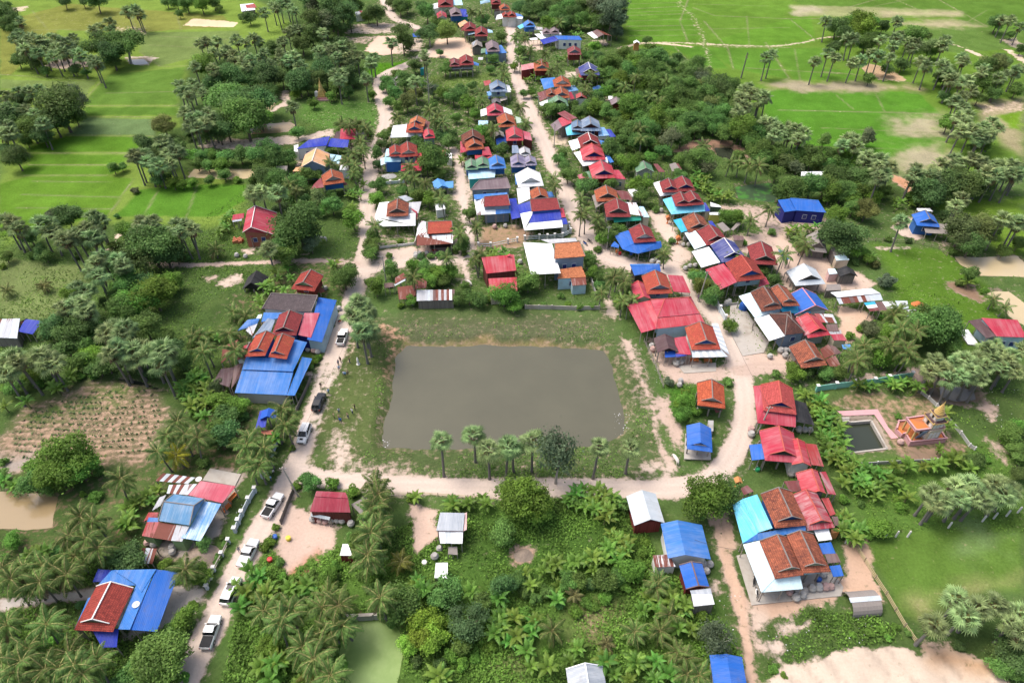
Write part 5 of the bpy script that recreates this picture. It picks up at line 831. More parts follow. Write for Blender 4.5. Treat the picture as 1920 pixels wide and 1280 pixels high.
H('big mottled twin gabled clay tile house with pale ice blue porch roof', t, g(445,555,570,835,290,'orangebr',wall='w_ltblue',ped='bluetrim',zr=6.4,wr=0.75), g(640,520,770,800,290,'orangebr',wall='w_ltblue',ped='bluetrim',zr=6.8,wl=0.75), s('iceblue',152,640,302,605,440,915,310,1050, zs=(3.6,4.6,4.4,3.3), posts=2), s('iceblue',440,915,640,900,665,1020,310,1050, zb=4.3,zf=3.2, posts=2), s('blue',800,632,905,620,945,716,835,722, zb=3.6,zf=3.2), s('brown',850,722,955,716,990,792,880,800, zb=3.2,zf=2.9), s('blue',892,825,985,815,1015,908,925,918, zb=3.0,zf=2.6), s('concrete',95,735,170,720,1005,1080,225,1160, zb=0.12,zf=0.12, wall=None, posts=0))
b = MB(); q = wpts(t, '95,740 300,700 900,850 1010,1010 990,1082 230,1162'); b.prism([(p.x,p.y) for p in q], [0.16]*6, -0.2, 'concrete'); tag(b.build('concrete_slab'), 'concrete floor slab around the mottled clay tile house', 'slab')
# --- bottom of the picture
t = T['23']
H('silver tin gabled shed with red wooden end below the road', t, g(975,-168,1040,52,235,'silver',wall='woodred',ped='woodred',zr=4.8,st=0,ap=0,cap=None), cat='shed', name='shed')
H('blue tin gabled house with white end wall', t, g(1240,58,1300,318,330,'skyblue',wall='w_white',ped='w_white',zr=4.8,st=0,ap=0,cap=None,wl=0.75,wr=1.25,pitch=0.35))
H('white tin roofed lean to hut beside the blue tin house', t, s('rustwhite',1056,322,1175,314,1228,405,1075,412, zb=3.0,zf=2.6, wall='w_white'), cat='hut', name='hut')
H('small blue roofed red hut below the blue tin house', t, g(1345,370,1400,550,180,'blue',wall='woodred',ped='woodred',zr=3.8,st=0,ap=0,cap='brown',pitch=0.4), cat='hut', name='hut')
H('silver white roofed hut beside the small blue roof', t, s('steel',1335,585,1490,568,1500,615,1345,610, zb=3.2,zf=3.6, posts=0), s('white',1345,612,1500,615,1520,688,1365,704, zb=3.6,zf=3.0, wall='greywood'), cat='hut', name='hut')
H('grey tin gabled shed at the bottom edge', t, g(548,1130,580,1330,290,'steel',wall='greywood',ped='greywood',zr=4.0,st=0,ap=0,cap='white'), cat='shed', name='shed')
H('bright blue roofed shed under a sparse tree at the bottom', t, g(1610,1060,1650,1310,250,'blue',wall='w_grey',ped='w_grey',zr=4.0,st=0,ap=0,cap=None,pitch=0.3), cat='shed', name='shed')
t = T['13']
H('maroon roofed house with row of water jars', t, s('darkrose',440,-120,690,-105,708,0,403,-5, zb=4.6,zf=3.4, wall='wood'), s('darkrose',452,-160,672,-150,690,-105,440,-120, zb=4.0,zf=4.7, posts=0), s('silver',410,5,558,35,550,58,410,28, zb=2.4,zf=2.0, posts=2))
H('grey thatched annex right of the maroon roof', t, s('thatchgrey',712,-60,820,-118,835,-90,795,25, zb=3.2,zf=2.5, posts=2), s('thatchgrey',795,-120,835,-118,838,-60,800,-70, zb=3,zf=2.6), cat='shelter', name='shelter')
H('small white and red roofed hut under a coconut palm', t, s('white',650,236,690,236,722,325,628,322, zb=2.6,zf=2.2, wall='woodred'), cat='hut', name='hut')
H('little red and white roofed shelter behind the coconut palm', t, s('white',820,180,890,170,900,200,825,205, zb=2.6,zf=2.4, posts=2), s('maroon',845,205,905,205,900,275,850,270, zb=2.4,zf=2.0), cat='shelter', name='shelter')
H('silver tin roofed shed with ribbed white porch and pink wall', t, s('steel',1382,0,1565,5,1552,138,1352,135, zb=4.0,zf=3.6, wall='w_pink', posts=0), s('white',1370,142,1552,145,1548,235,1382,232, zb=3.2,zf=2.6, n=4, mats=['white','silver','white','white'], posts=2), s('w_pink',1565,5,1582,0,1580,130,1556,140, zb=3.7,zf=3.4, posts=0), cat='shed', name='shed')
H('small white rectangular roof on posts in the grass', t, s('white',1348,378,1438,376,1436,494,1338,490, zb=2.4,zf=2.1, wall='greywood'), cat='hut', name='hut')
H('tiny thatched table roof beside the silver shed', t, s('thatchgrey',1442,258,1508,256,1512,318,1440,312, zb=1.6,zf=1.4, posts=2), cat='shelter', name='shelter')
t = Z7
H('roadside house with steel blue hip roof, red carport and rusty patches', t, hip('steelblue',420,420,790,475,612,795,235,740,300,512,665,560, ze=4.2, zr=5.4, wall='w_green'), s('rose',745,262,1165,325,1005,528,592,432, zs=(3.6,3.4,3.1,3.5), posts=2), s('bluewhite',785,505,990,540,740,985,510,945, zs=(3.7,3.3,2.8,3.3), posts=2), s('redrust',100,755,245,755,170,945,38,920, zb=3.7,zf=3.0, wall='w_green'), s('rust',245,752,455,788,385,978,172,945, zb=3.7,zf=3.0, posts=0), s('rustgrey',455,788,608,805,520,990,386,978, zb=3.7,zf=3.0, wall='w_green'), s('rustgrey',365,310,700,300,590,432,335,412, zb=3.6,zf=3.4, n=7, mats=['silver','rust','silver','rust','silver','rustgrey','silver']), s('rustgrey',290,168,680,225,590,300,200,262, zb=3.2,zf=2.8, n=8, mats=['rust','silver','rust','silver','rust','silver','rust','silver']), s('grey',250,460,330,430,260,560,160,620, zb=3.4,zf=3.0), s('redrust',120,640,240,640,225,700,60,745, zb=3.2,zf=2.8), s('skyblue',120,700,232,705,235,760,100,755, zb=3.5,zf=3.3, posts=0))
b = MB(); q = wpts(t, '860,120 1230,190 1160,330 770,262'); b.prism([(p.x,p.y) for p in q], [0.2]*4, -0.2, 'concrete'); tag(b.build('concrete_slab'), 'bare concrete slab behind the red carport roof', 'slab')
H('tiny rusty roofed pen below the roadside house', t, s('rustgrey',45,1065,220,1075,165,1260,5,1245, zb=2.0,zf=1.6, n=4, mats=['rust','silver','rustgrey','rust'], posts=2), cat='shed', name='shed')
t = T['03']
H('bright red tiled gable over wide blue roofs at the lower left', t, g(832,520,690,800,300,'redtile',wall='w_white',ped='bluetrim',zr=6.4,cap='trimwhite',ap=1), s('skyblue',850,432,1172,425,1060,600,1020,540, zs=(4.4,4.8,4.6,4.6), posts=0), s('skyblue',1020,545,1160,432,975,878,885,875, zs=(4.5,4.7,4.4,4.2), posts=0), s('blue',1172,428,1345,445,1175,894,975,880, zs=(4.6,3.6,3.2,4.2), posts=2), s('skyblue',835,435,850,432,1020,545,720,560, zb=4.2,zf=4.4, posts=0), s('blue3',735,425,832,432,790,520,695,520, zb=3.4,zf=3.0), s('blue3',690,880,890,872,875,1010,765,1012, zb=3.8,zf=3.0), s('skyblue',660,640,685,635,600,880,560,870, zs=(3.6,4.2,3.8,3.2)))
# ------------------------------------------------------------------ vegetation
def leaf_mat(name, col=None, rough=0.6, trans=0.28, var=0.55, yellow=None):
    m, nt, b = new_mat(name); oi = N(nt, 'ShaderNodeObjectInfo'); vc = N(nt, 'ShaderNodeVertexColor', layer_name='tint'); base = oi.outputs['Color'] if col is None else None
    pos = N(nt, 'ShaderNodeNewGeometry').outputs['Position']; n = noise_n(nt, pos, 0.5, 3)
    k = math_n(nt, 'ADD', math_n(nt, 'MULTIPLY', vc.outputs[0], 2*var), 1-var); k = math_n(nt, 'MULTIPLY', k, math_n(nt, 'ADD', math_n(nt, 'MULTIPLY', n, 0.5), 0.75))
    k = math_n(nt, 'MULTIPLY', k, math_n(nt, 'ADD', math_n(nt, 'MULTIPLY', oi.outputs['Random'], 0.35), 0.83))
    vm = N(nt, 'ShaderNodeVectorMath', operation='SCALE'); nt.links.new(k, vm.inputs['Scale'])
    if col is None: nt.links.new(base, vm.inputs[0])
    else: vm.inputs[0].default_value = col
    c = vm.outputs[0]
    hs = N(nt, 'ShaderNodeHueSaturation'); nt.links.new(c, hs.inputs['Color']); nt.links.new(math_n(nt, 'ADD', math_n(nt, 'MULTIPLY', oi.outputs['Random'], 0.03), 0.485), hs.inputs['Hue']); hs.inputs['Saturation'].default_value = 1.0; c = hs.outputs[0]
    nt.links.new(c, b.inputs['Base Color']); b.inputs['Roughness'].default_value = rough; b.inputs['Specular IOR Level'].default_value = 0.2
    tr = N(nt, 'ShaderNodeBsdfTranslucent'); nt.links.new(c, tr.inputs['Color']); mx = N(nt, 'ShaderNodeMixShader'); mx.inputs[0].default_value = trans
    nt.links.new(b.outputs[0], mx.inputs[1]); nt.links.new(tr.outputs[0], mx.inputs[2]); nt.links.new(mx.outputs[0], nt.nodes['Material Output'].inputs[0])
leaf_mat('leaf', trans=0.45); leaf_mat('palmleaf', None, 0.45, 0.2, 0.65); leaf_mat('bananaleaf', None, 0.4, 0.4, 0.4); leaf_mat('deadleaf', (0.22,0.16,0.095), 0.9, 0.1); leaf_mat('petiole', (0.21,0.20,0.075), 0.6, 0.05); leaf_mat('weedleaf', (0.150,0.270,0.045), 0.7, 0.3, 0.75)
leaf_mat('cropleaf', (0.085,0.135,0.05), 0.8, 0.2)
rnp = np.random.default_rng(5)
def unit(v): return v/np.maximum(np.linalg.norm(v, axis=-1, keepdims=True), 1e-6)
def leaf_cloud(C, Nrm, size, asp=0.55):   # one folded rhombus per leaf, (n,3) centres and normals
    n = len(C); t = unit(np.cross(Nrm, rnp.normal(size=(n,3)))); bi = np.cross(Nrm, t); s = size[:, None]
    a = C-t*s; c = C+t*s; b = C+bi*s*asp-Nrm*s*0.18; d = C-bi*s*asp-Nrm*s*0.18
    return np.stack([a, b, c, d], 1).reshape(-1, 3), np.arange(4*n).reshape(n, 4)
def tint_attr(me, vals):                  # per-vertex grey value
    A = me.color_attributes.new('tint', 'FLOAT_COLOR', 'POINT'); q = np.ones((len(me.vertices), 4), np.float32); q[:, :3] = np.asarray(vals)[:, None]; A.data.foreach_set('color', q.ravel())
def crown_mesh(seed, n, leaf, flat=0.78, lobes=16, lob=(0.26,0.46), spread=0.66, ragged=0.12, zc=0.0):
    """a crown of radius 1 made of leafy lobes with gaps between them"""
    global rnp; rnp = np.random.default_rng(seed); L0 = unit(rnp.normal(size=(lobes,3)))*(spread*rnp.random((lobes,1))**0.4); L0[:,2] *= flat; L0[:,2] += 0.05
    R0 = rnp.uniform(*lob, lobes); w = R0**2; idx = rnp.choice(lobes, n, p=w/w.sum()); d = unit(rnp.normal(size=(n,3))); up = d[:,2] < -0.35; d[up,2] *= -0.6
    rad = R0[idx]*(0.55+0.45*rnp.random(n)**0.45)+rnp.exponential(ragged*0.35, n)
    C = L0[idx]+unit(d)*rad[:,None]*np.array([1,1,0.85]); nr = unit(d*0.9+np.array([0,0,0.5])+rnp.normal(size=(n,3))*0.55)
    v, q = leaf_cloud(C+np.array([0,0,zc]), nr, rnp.uniform(0.7, 1.35, n)*leaf); me = np_mesh('crown', v, q, 'leaf', False)
    lt = rnp.uniform(0.25, 0.75, lobes); tint_attr(me, np.repeat(np.clip(lt[idx]+rnp.normal(0, 0.17, n), 0, 1), 4)); return me, L0
def trunk_mesh(seed, L0, h, zc, r=0.055, mat='bark'):
    rr = random.Random(seed); b = MB(); lean = Vector((rr.uniform(-.08,.08), rr.uniform(-.08,.08), 0)); top = Vector((0,0,zc*0.75))+lean
    b.tube([(0,0,-0.06), (lean.x*0.3, lean.y*0.3, zc*0.3), top, top+Vector((0,0,zc*0.35))], [r*1.35, r, r*0.75, r*0.35], mat, 7)
    for i in range(min(7, len(L0))): p = Vector(L0[i]); p.z += zc; m = top.lerp(p, 0.5)+Vector((0,0,-0.04)); b.tube([top-Vector((0,0,rr.uniform(0,zc*0.25))), m, p], [r*0.55, r*0.38, r*0.15], mat, 5)
    return b.mesh('trunk', True)
VAR = {}
def make_var(key, seeds, n, leaf, h, **kw):
    VAR[key] = []
    tr = kw.pop('trunk', 0.055); mat = kw.pop('mat', 'bark')
    for sd in seeds: me, L0 = crown_mesh(sd, n, leaf, zc=h, **kw); VAR[key].append((trunk_mesh(sd, L0, h, h, tr, mat), me))
make_var('big', (1,2,3,4,5), 8000, 0.05, 1.15, lobes=32, lob=(0.15,0.40), spread=0.8, ragged=0.2)
make_var('mid', (11,12,13,14,15,16), 3800, 0.07, 1.15, lobes=21, lob=(0.16,0.42), spread=0.78, ragged=0.22)
make_var('small', (21,22,23,24), 1200, 0.12, 0.62, lobes=11, flat=0.8)
make_var('feather', (31,32,33), 5200, 0.058, 1.5, lobes=26, lob=(0.16,0.3), spread=0.85, flat=1.35, ragged=0.3)
make_var('sparse', (41,42), 2600, 0.055, 1.25, lobes=22, lob=(0.16,0.3), spread=0.8, ragged=0.3, mat='palebark')
make_var('umbrella', (51,52), 8000, 0.045, 0.95, lobes=34, lob=(0.2,0.34), spread=0.8, flat=0.42, mat='palebark')
COLS = {'d': (0.128,0.225,0.068), 'm': (0.148,0.268,0.066), 'b': (0.165,0.310,0.052), 'l': (0.20,0.29,0.07), 'y': (0.27,0.43,0.06), 'o': (0.185,0.235,0.078), 'g': (0.155,0.20,0.105), 'f': (0.100,0.165,0.060)}
PLACED = []                               # (root, kind, u, v) for the labels
def plant(kind, root_name, loc, parts, rz, sc, u, v, tilt=(0,0)):
    r = empty(root_name, loc, rz); r.scale = sc; r.rotation_euler = (tilt[0], tilt[1], rz)
    for nm, me, off, psc, col in parts:
        o = link(nm, me, r); o.location = off; o.scale = psc
        if col: o.color = (*col, 1)
    PLACED.append((r, kind, u, v)); return r
VR = random.Random(99)
def tree(u, v, d, typ='m', shape=None, hk=1.0):
    r = d/2*MPP(u, v, 3); r0 = r
    if shape is None: shape = 'big' if r > 3.0 else ('mid' if r > 1.35 else 'small')
    zc = {'big':1.15,'mid':1.15,'small':0.62,'feather':1.5,'sparse':1.25,'umbrella':0.95}[shape]*hk
    for _ in range(2): r = d/2*MPP(u, v, zc*r)*1.08
    p = G(u, v, zc*r); p.z = -0.05; tm, cm = VR.choice(VAR[shape]); c = COLS[typ]; j = VR.uniform(0.85, 1.15); j2 = VR.uniform(0.9, 1.1)
    c = (c[0]*j*j2, c[1]*j, c[2]*j/j2); kind = 'bush' if shape == 'small' else 'tree'
    return plant(kind, {'small': 'bush', 'feather': 'feathery_tree', 'umbrella': 'umbrella_tree'}.get(shape, {'d': 'evergreen_tree', 'b': 'fruit_tree', 'l': 'fruit_tree', 'y': 'fruit_tree'}.get(typ, 'broadleaf_tree')), p, [('trunk' if shape != 'small' else 'stem', tm, (0,0,0), (1,1,1), None), ('crown' if shape != 'small' else 'foliage', cm, (0,0,0), (1,1,1), c)], VR.uniform(0,6.28), (r, r, r*hk), u, v)  # root names sort broadleaf trees by leaf colour and crown shape, not species
# --- sugar palm: fan leaves on yellow stalks, a skirt of dead leaves
def sugar_crown(seed):
    rr = random.Random(seed); vs_, fs, ms, tn = [], [], [], []
    def quad(p, m, t): i = len(vs_); vs_.extend(p); fs.append(tuple(range(i, i+len(p)))); ms.append(m); tn.extend([t]*len(p))
    for i in range(40):
        dead = i >= 33; az = rr.uniform(0, 6.283); el = rr.uniform(-0.5, 1.35) if not dead else rr.uniform(-1.3, -0.8)
        d = Vector((math.cos(az)*math.cos(el), math.sin(az)*math.cos(el), math.sin(el))); Lp = rr.uniform(0.85, 1.35)*(0.8 if dead else 1); tip = d*Lp+Vector((0,0,-0.10*Lp))
        side = d.cross(Vector((0,0,1))).normalized(); nrm = side.cross(d).normalized(); t0 = rr.uniform(0.15, 0.85)
        m = 2 if dead else 1
        if not dead: w = 0.035; quad([-side*w, side*w, tip+side*w, tip-side*w], 1, rr.random()); quad([tip-nrm*w, tip+nrm*w, nrm*w, -nrm*w], 1, rr.random())
        rad = rr.uniform(0.8, 1.15)*(0.85 if dead else 1); K = 11; fd = (d+Vector((0,0,-0.25 if not dead else -0.6))).normalized(); sd = fd.cross(nrm).normalized(); n2 = sd.cross(fd).normalized()
        for k in range(K):
            a0 = -2.15+4.3*k/K; a1 = -2.15+4.3*(k+1)/K; am = (a0+a1)/2; cup = 0.16
            def P(a, r, z): return tip+(fd*math.cos(a)+sd*math.sin(a))*r+n2*z
            r1 = rad*rr.uniform(0.88, 1.06)*(1-0.12*abs(am)/2.15); dr = -0.16*r1*rr.uniform(0.3, 1.6)
            quad([tip, P(a0, r1*0.42, cup*0.2), P(am, r1, dr), P(am, r1*0.45, cup*0.75)], 2 if dead else 0, t0+rr.uniform(-.15,.15))
            quad([tip, P(am, r1*0.45, cup*0.75), P(am, r1, dr), P(a1, r1*0.42, cup*0.2)], 2 if dead else 0, t0+rr.uniform(-.15,.15))
    me = bpy.data.meshes.new('crown'); me.from_pydata([tuple(p) for p in vs_], [], fs); me.update()
    for m in ('palmleaf', 'petiole', 'deadleaf'): me.materials.append(MAT[m])
    me.polygons.foreach_set('material_index', ms); tint_attr(me, tn); return me
def trunk_unit(mat, r0, r1, bend=0.0, n=8):
    b = MB(); k = 7; b.tube([(bend*math.sin(i/(k-1)*1.57)-bend*(i/(k-1)), 0, i/(k-1)*1.02-0.02) for i in range(k)], [r0*1.4]+[r0+(r1-r0)*i/(k-1) for i in range(1, k)], mat, n); return b.mesh('trunk', True)
SUGAR = [sugar_crown(i) for i in (1,2,3,4)]; STRUNK = [trunk_unit('palmbark', 0.24, 0.19, bd) for bd in (0.0, 0.03, -0.03)]
def sugar(u, v, h=None, sc=None):
    h = (h or VR.uniform(7.0, 9.0))*VR.uniform(0.92, 1.08); sc = (sc or 1.42)*VR.uniform(0.85, 1.12); p = G(u, v, h+0.2)
    ta, aa = VR.uniform(0, 0.09), VR.uniform(0, 6.28); b = Vector((p.x-h*math.tan(ta)*math.cos(aa), p.y-h*math.tan(ta)*math.sin(aa), -0.05)); j = VR.uniform(0.8, 1.2); k_ = VR.uniform(0.9, 1.12)
    e = (p+Vector((0,0,-0.2))-b); q = e.to_track_quat('Z', 'Y').to_euler()
    r = plant('sugar palm', 'sugar_palm', b, [('trunk', VR.choice(STRUNK), (0,0,0), (1,1,e.length), None), ('crown', VR.choice(SUGAR), (0,0,e.length), (sc,sc,sc*0.95), (0.225*j*k_,0.312*j,0.125*j))], 0, (1,1,1), u, v)
    r.rotation_euler = q; return r
# --- coconut palm: long arching fronds with drooping leaflets
def coco_crown(seed, n=16):
    rr = random.Random(seed); vs_, fs, ms, tn = [], [], [], []
    def quad(p, m, t): i = len(vs_); vs_.extend(p); fs.append(tuple(range(i, i+len(p)))); ms.append(m); tn.extend([t]*len(p))
    for i in range(n):
        az = i*2.39996+rr.uniform(-.25,.25); el = 1.25-1.75*(i/n)**0.9+rr.uniform(-.12,.12); Lf = rr.uniform(2.9, 3.8); K = 13; p = Vector((0,0,0)); t0 = rr.uniform(0.25, 0.8)
        hz = Vector((math.cos(az), math.sin(az), 0)); path = []; e = el; dead = i >= n-1
        for k in range(K+1): path.append(p.copy()); p = p+(hz*math.cos(e)+Vector((0,0,math.sin(e))))*(Lf/K); e -= (0.105+0.03*rr.random())*(0.6+0.9*k/K)
        side = hz.cross(Vector((0,0,1)))
        for k in range(K):
            a, b = path[k], path[k+1]; w = 0.06*(1-k/K)+0.015; quad([a-side*w, a+side*w, b+side*w, b-side*w], 1, rr.random())
            if k < 1: continue
            d = (b-a).normalized(); up = side.cross(d); ll = 0.74*math.sin(math.pi*min(1, (k+1.5)/(K+1.5))**0.75)+0.15
            for sg in (-1, 1):
                for h2 in (0.0, 0.5):
                    o = a.lerp(b, h2+rr.uniform(0,.2)); ld = (side*sg*0.85+d*0.55-up*rr.uniform(0.35,0.9)).normalized(); mid = o+ld*ll*0.55; tp = o+ld*ll+Vector((0,0,-0.22*ll)); wd = d*0.075
                    quad([o-wd*0.5, mid-wd, tp, mid+wd], 2 if dead else 0, t0+rr.uniform(-.2,.2))
    me = bpy.data.meshes.new('crown'); me.from_pydata([tuple(p) for p in vs_], [], fs); me.update()
    for m in ('palmleaf', 'petiole', 'deadleaf'): me.materials.append(MAT[m])
    me.polygons.foreach_set('material_index', ms); tint_attr(me, tn); return me
COCO = [coco_crown(i) for i in (1,2,3,4)]; CTRUNK = [trunk_unit('palmbark', 0.16, 0.12, bd) for bd in (0.06, 0.1, -0.08)]
def coco(u, v, h=None, sc=None, col=None):
    h = h or VR.uniform(4.6, 7.0); sc = sc or VR.uniform(0.85, 1.08); p = G(u, v, h); ta, aa = VR.uniform(0.02, 0.16), VR.uniform(0, 6.28)
    b = Vector((p.x-h*math.tan(ta)*math.cos(aa), p.y-h*math.tan(ta)*math.sin(aa), -0.05)); j = VR.uniform(0.85, 1.2); e = p-b; col = col or (0.135*j,0.212*j,0.056*j)
    r = plant('coconut palm', 'coconut_palm', b, [('trunk', VR.choice(CTRUNK), (0,0,0), (1,1,e.length), None), ('crown', VR.choice(COCO), (0,0,e.length), (sc,sc,sc), col)], 0, (1,1,1), u, v)
    r.rotation_euler = e.to_track_quat('Z', 'Y').to_euler(); next(c for c in r.children if c.name.startswith('crown')).rotation_euler.z = VR.uniform(0, 6.28); return r
# --- banana plant: broad torn leaves on a pale stem
def banana_leaves(seed, n=9):
    rr = random.Random(seed); vs_, fs, tn = [], [], []
    for i in range(n):
        az = i*2.4+rr.uniform(-.3,.3); e = 1.35-0.95*i/n+rr.uniform(-.1,.1); Lf = rr.uniform(1.5, 2.3); K = 7; p = Vector((0,0,0)); hz = Vector((math.cos(az), math.sin(az), 0)); side = hz.cross(Vector((0,0,1))); t0 = rr.uniform(0.25,0.8)
        path = []
        for k in range(K+1): path.append((p.copy(), e)); p = p+(hz*math.cos(e)+Vector((0,0,math.sin(e))))*(Lf/K); e -= 0.16+0.12*k/K
        for k in range(1, K):
            (a, ea), (b, eb) = path[k], path[k+1]; wa = 0.34*math.sin(math.pi*(k/K)**0.7)+0.03; wb = 0.34*math.sin(math.pi*((k+1)/K)**0.7)+0.01
            for sg in (-1, 1):
                gap = rr.uniform(0.0, 0.28); fa = a.lerp(b, gap*0.5); fb = a.lerp(b, 1-gap*0.5); dr = Vector((0,0,-0.35*rr.uniform(0.4,1.4)))
                i0 = len(vs_); vs_ += [a, b, fb+side*sg*wb+dr*wb, fa+side*sg*wa+dr*wa]; fs.append((i0, i0+1, i0+2, i0+3)); t = t0+rr.uniform(-.14,.14); tn += [min(1,t+0.25)]*2+[t]*2
    me = bpy.data.meshes.new('leaves'); me.from_pydata([tuple(p) for p in vs_], [], fs); me.update(); me.materials.append(MAT['bananaleaf']); tint_attr(me, tn); return me
BAN = [banana_leaves(i, 8+i%3) for i in range(1, 6)]; BSTEM = trunk_unit('stem', 0.13, 0.09)
def banana(u, v, sc=None, col=None):
    sc = sc or VR.uniform(0.85, 1.25); h = VR.uniform(1.1, 1.9)*sc; p = G(u, v, h+0.3); p.z = -0.03; j = VR.uniform(0.8, 1.2); y = VR.uniform(0.8, 1.3)
    return plant('banana plant', 'banana_plant', p, [('stem', BSTEM, (0,0,0), (1,1,h/sc), None), ('leaves', VR.choice(BAN), (0,0,h/sc*0.96), (1,1,1), col or (0.132*j*y,0.25*j,0.044*j))], VR.uniform(0, 6.28), (sc,sc,sc), u, v)
def SPS(fr, s_, **k):
    for q in s_.split(): c = q.split(','); sugar(*fr(float(c[0]), float(c[1])), **k)
def CPS(fr, s_, **k):
    for q in s_.split(): c = q.split(','); coco(*fr(float(c[0]), float(c[1])), **k)
def BNS(fr, s_, **k):
    for q in s_.split(): c = q.split(','); banana(*fr(float(c[0]), float(c[1])), **k)
def BNC(fr, s_, n):                        # a thicket of banana plants inside an outline
    P = pts(fr, s_); xs = [p[0] for p in P]; ys = [p[1] for p in P]; got = []; tries = 0
    while len(got) < n and tries < 4000:
        tries += 1; x, y = VR.uniform(min(xs), max(xs)), VR.uniform(min(ys), max(ys)); ins = False
        for i in range(len(P)):
            a, b = P[i], P[(i+1) % len(P)]
            if (a[1] > y) != (b[1] > y) and x < (b[0]-a[0])*(y-a[1])/(b[1]-a[1])+a[0]: ins = not ins
        if ins and all(math.hypot(x-a, (y-b)*1.3)*MPP(x, y) > 1.15 for a, b in got): got.append((x, y)); banana(x, y)
def TRS(fr, s_, **k):                      # "x,y,diameter[,type]"
    for q in s_.split():
        c = q.split(','); u, v = fr(float(c[0]), float(c[1])); ty = c[3] if len(c) > 3 else VR.choice('dmmo'); tree(u, v, float(c[2])/fr.k, ty, **k)
# upper left
t = T['00']
SPS(t, '110,290 165,335 215,310 265,335 305,300 350,345 385,292 425,370 455,310 500,335 545,292 575,350 400,425 590,410 480,400 325,385 700,232 745,212 822,175 820,232 955,90 1012,72 1035,100 150,165 725,485 700,460 140,255 240,280 420,300 520,380 190,370 280,400', sc=1.55)
TRS(t, '740,340,210,m 830,400,200,d 850,460,120,d 40,110,180,d 20,60,120,d 60,190,130,d 130,450,110,m 200,430,150,d 280,470,120,d 480,10,100,d 720,5,150,d 620,8,90,d 1320,10,110,m 1510,30,120,b 1400,30,110,m 1600,20,100,m 1640,60,60,m 1345,105,60,m 1250,15,80,d 1870,130,100,d 1810,130,60,m 340,530,80,m 560,520,90,d 640,545,70,m')
TRS(t, '930,330,290,m', shape='umbrella')
SPS(t, '140,690 220,690 300,672 30,720 380,700 200,830 260,850 60,820 320,930 40,940 30,1010 75,1000 430,690')
TRS(t, '450,800,330,d 530,750,210,g 100,880,220,d 400,900,230,d 230,960,200,m 560,870,140,d 320,1020,150,d 120,1180,180,d 60,1120,140,d 200,1060,90,m 160,760,150,o')
SPS(t, '1540,310 1620,310 1770,300 1840,322 1900,290 1690,410 1750,420 1840,410 1600,390 1460,500 1600,520 1850,500 1820,460 1500,330 1700,385 1880,450')
TRS(t, '1540,480,190,b 1760,570,200,d 1640,560,160,d 1880,590,150,d 1600,620,140,d')
SPS(t, '1350,650 1440,630 1490,660 1380,690 1420,720 1520,700 1390,850 1440,900 1560,850 1590,900 1540,930 1420,945 1500,880 1480,960')
TRS(t, '1690,730,330,m', shape='umbrella'); TRS(t, '1830,870,330,m 1780,790,260,d 1900,760,220,d 1700,950,200,d 1230,940,170,o 1640,990,170,d 1540,1010,110,d 1420,1010,80,d')
SPS(t, '1240,1090 1265,1150 1080,1160 1035,1180 1100,1210 1270,1225 1005,1170 1215,1062 1320,1140 1180,1240')
TRS(t, '1100,1090,170,d 1170,1180,160,d 1330,1100,120,d 1430,1160,110,b 1520,1170,120,m 1600,1170,110,b 1700,1170,130,m 1800,1160,130,m 1890,1160,120,m 1660,1240,130,b 1480,1230,90,m 1560,1240,100,m 850,1260,90,m 910,1250,70,m')
# top centre
t = T['10']
SPS(t, '60,95 120,40 150,62 180,30 262,62 290,82 228,22 270,230 312,222 240,245 500,245 200,310 20,310 470,390 560,372 612,362 650,342 700,352 610,430 642,452 692,432 760,422 720,462 860,472 882,432 600,560 642,562 620,602 822,592 342,490 318,502 280,422 240,452 180,402 200,462 60,402 110,482 30,442 1010,322 1260,412 1272,452 1190,612 270,800 530,345 580,395')
TRS(t, '400,50,160,d 480,60,170,g 560,90,180,d 640,60,180,d 700,120,150,d 420,180,150,d 520,170,150,g 600,160,150,d 420,280,140,d 690,30,130,d 760,40,100,m', shape='feather')
TRS(t, '900,100,150,d 840,120,100,m 1080,50,120,m 1130,40,100,m 1280,90,140,m 1240,40,90,d 1370,160,100,m 1020,20,90,d 1440,110,90,g 1190,490,110,d 320,610,200,d 190,580,150,d 80,560,200,d 520,530,190,d 470,590,160,d 700,560,150,d 20,760,220,d 30,880,170,b 120,680,100,m 340,330,150,d 130,370,120,d 430,770,80,b 690,690,90,m 870,710,70,b 1040,700,120,m 1110,600,150,m 1130,760,140,o 990,620,120,m 1060,570,100,m 1420,510,110,m 1480,720,130,m 1330,680,100,g 1590,780,130,b 1540,690,110,m 1400,700,110,b 310,990,100,m 1780,440,90,m 1700,150,100,m 1430,230,160,l 1380,390,60,m 260,520,140,d 380,640,130,d 600,660,110,m 1000,760,90,m 1070,800,100,m 1200,700,110,o 1240,620,90,m 1620,640,80,m 560,720,80,b 300,700,80,b 640,330,110,d 740,480,90,m 480,440,110,d 720,600,100,d 950,660,60,m 1150,330,90,g')
TRS(t, '1100,290,160,d', shape='feather'); TRS(t, '1300,250,190,d', shape='umbrella')
CPS(t, '780,930 820,962 700,942 640,930 742,922 1060,880 1300,830 1400,920 1370,872 1680,700 1692,742 780,1060 800,1122 730,1150 762,1182 560,1220 740,1240 1850,500 1862,562 1690,100 1620,90 1780,962 1150,1250 1340,900 690,1210')
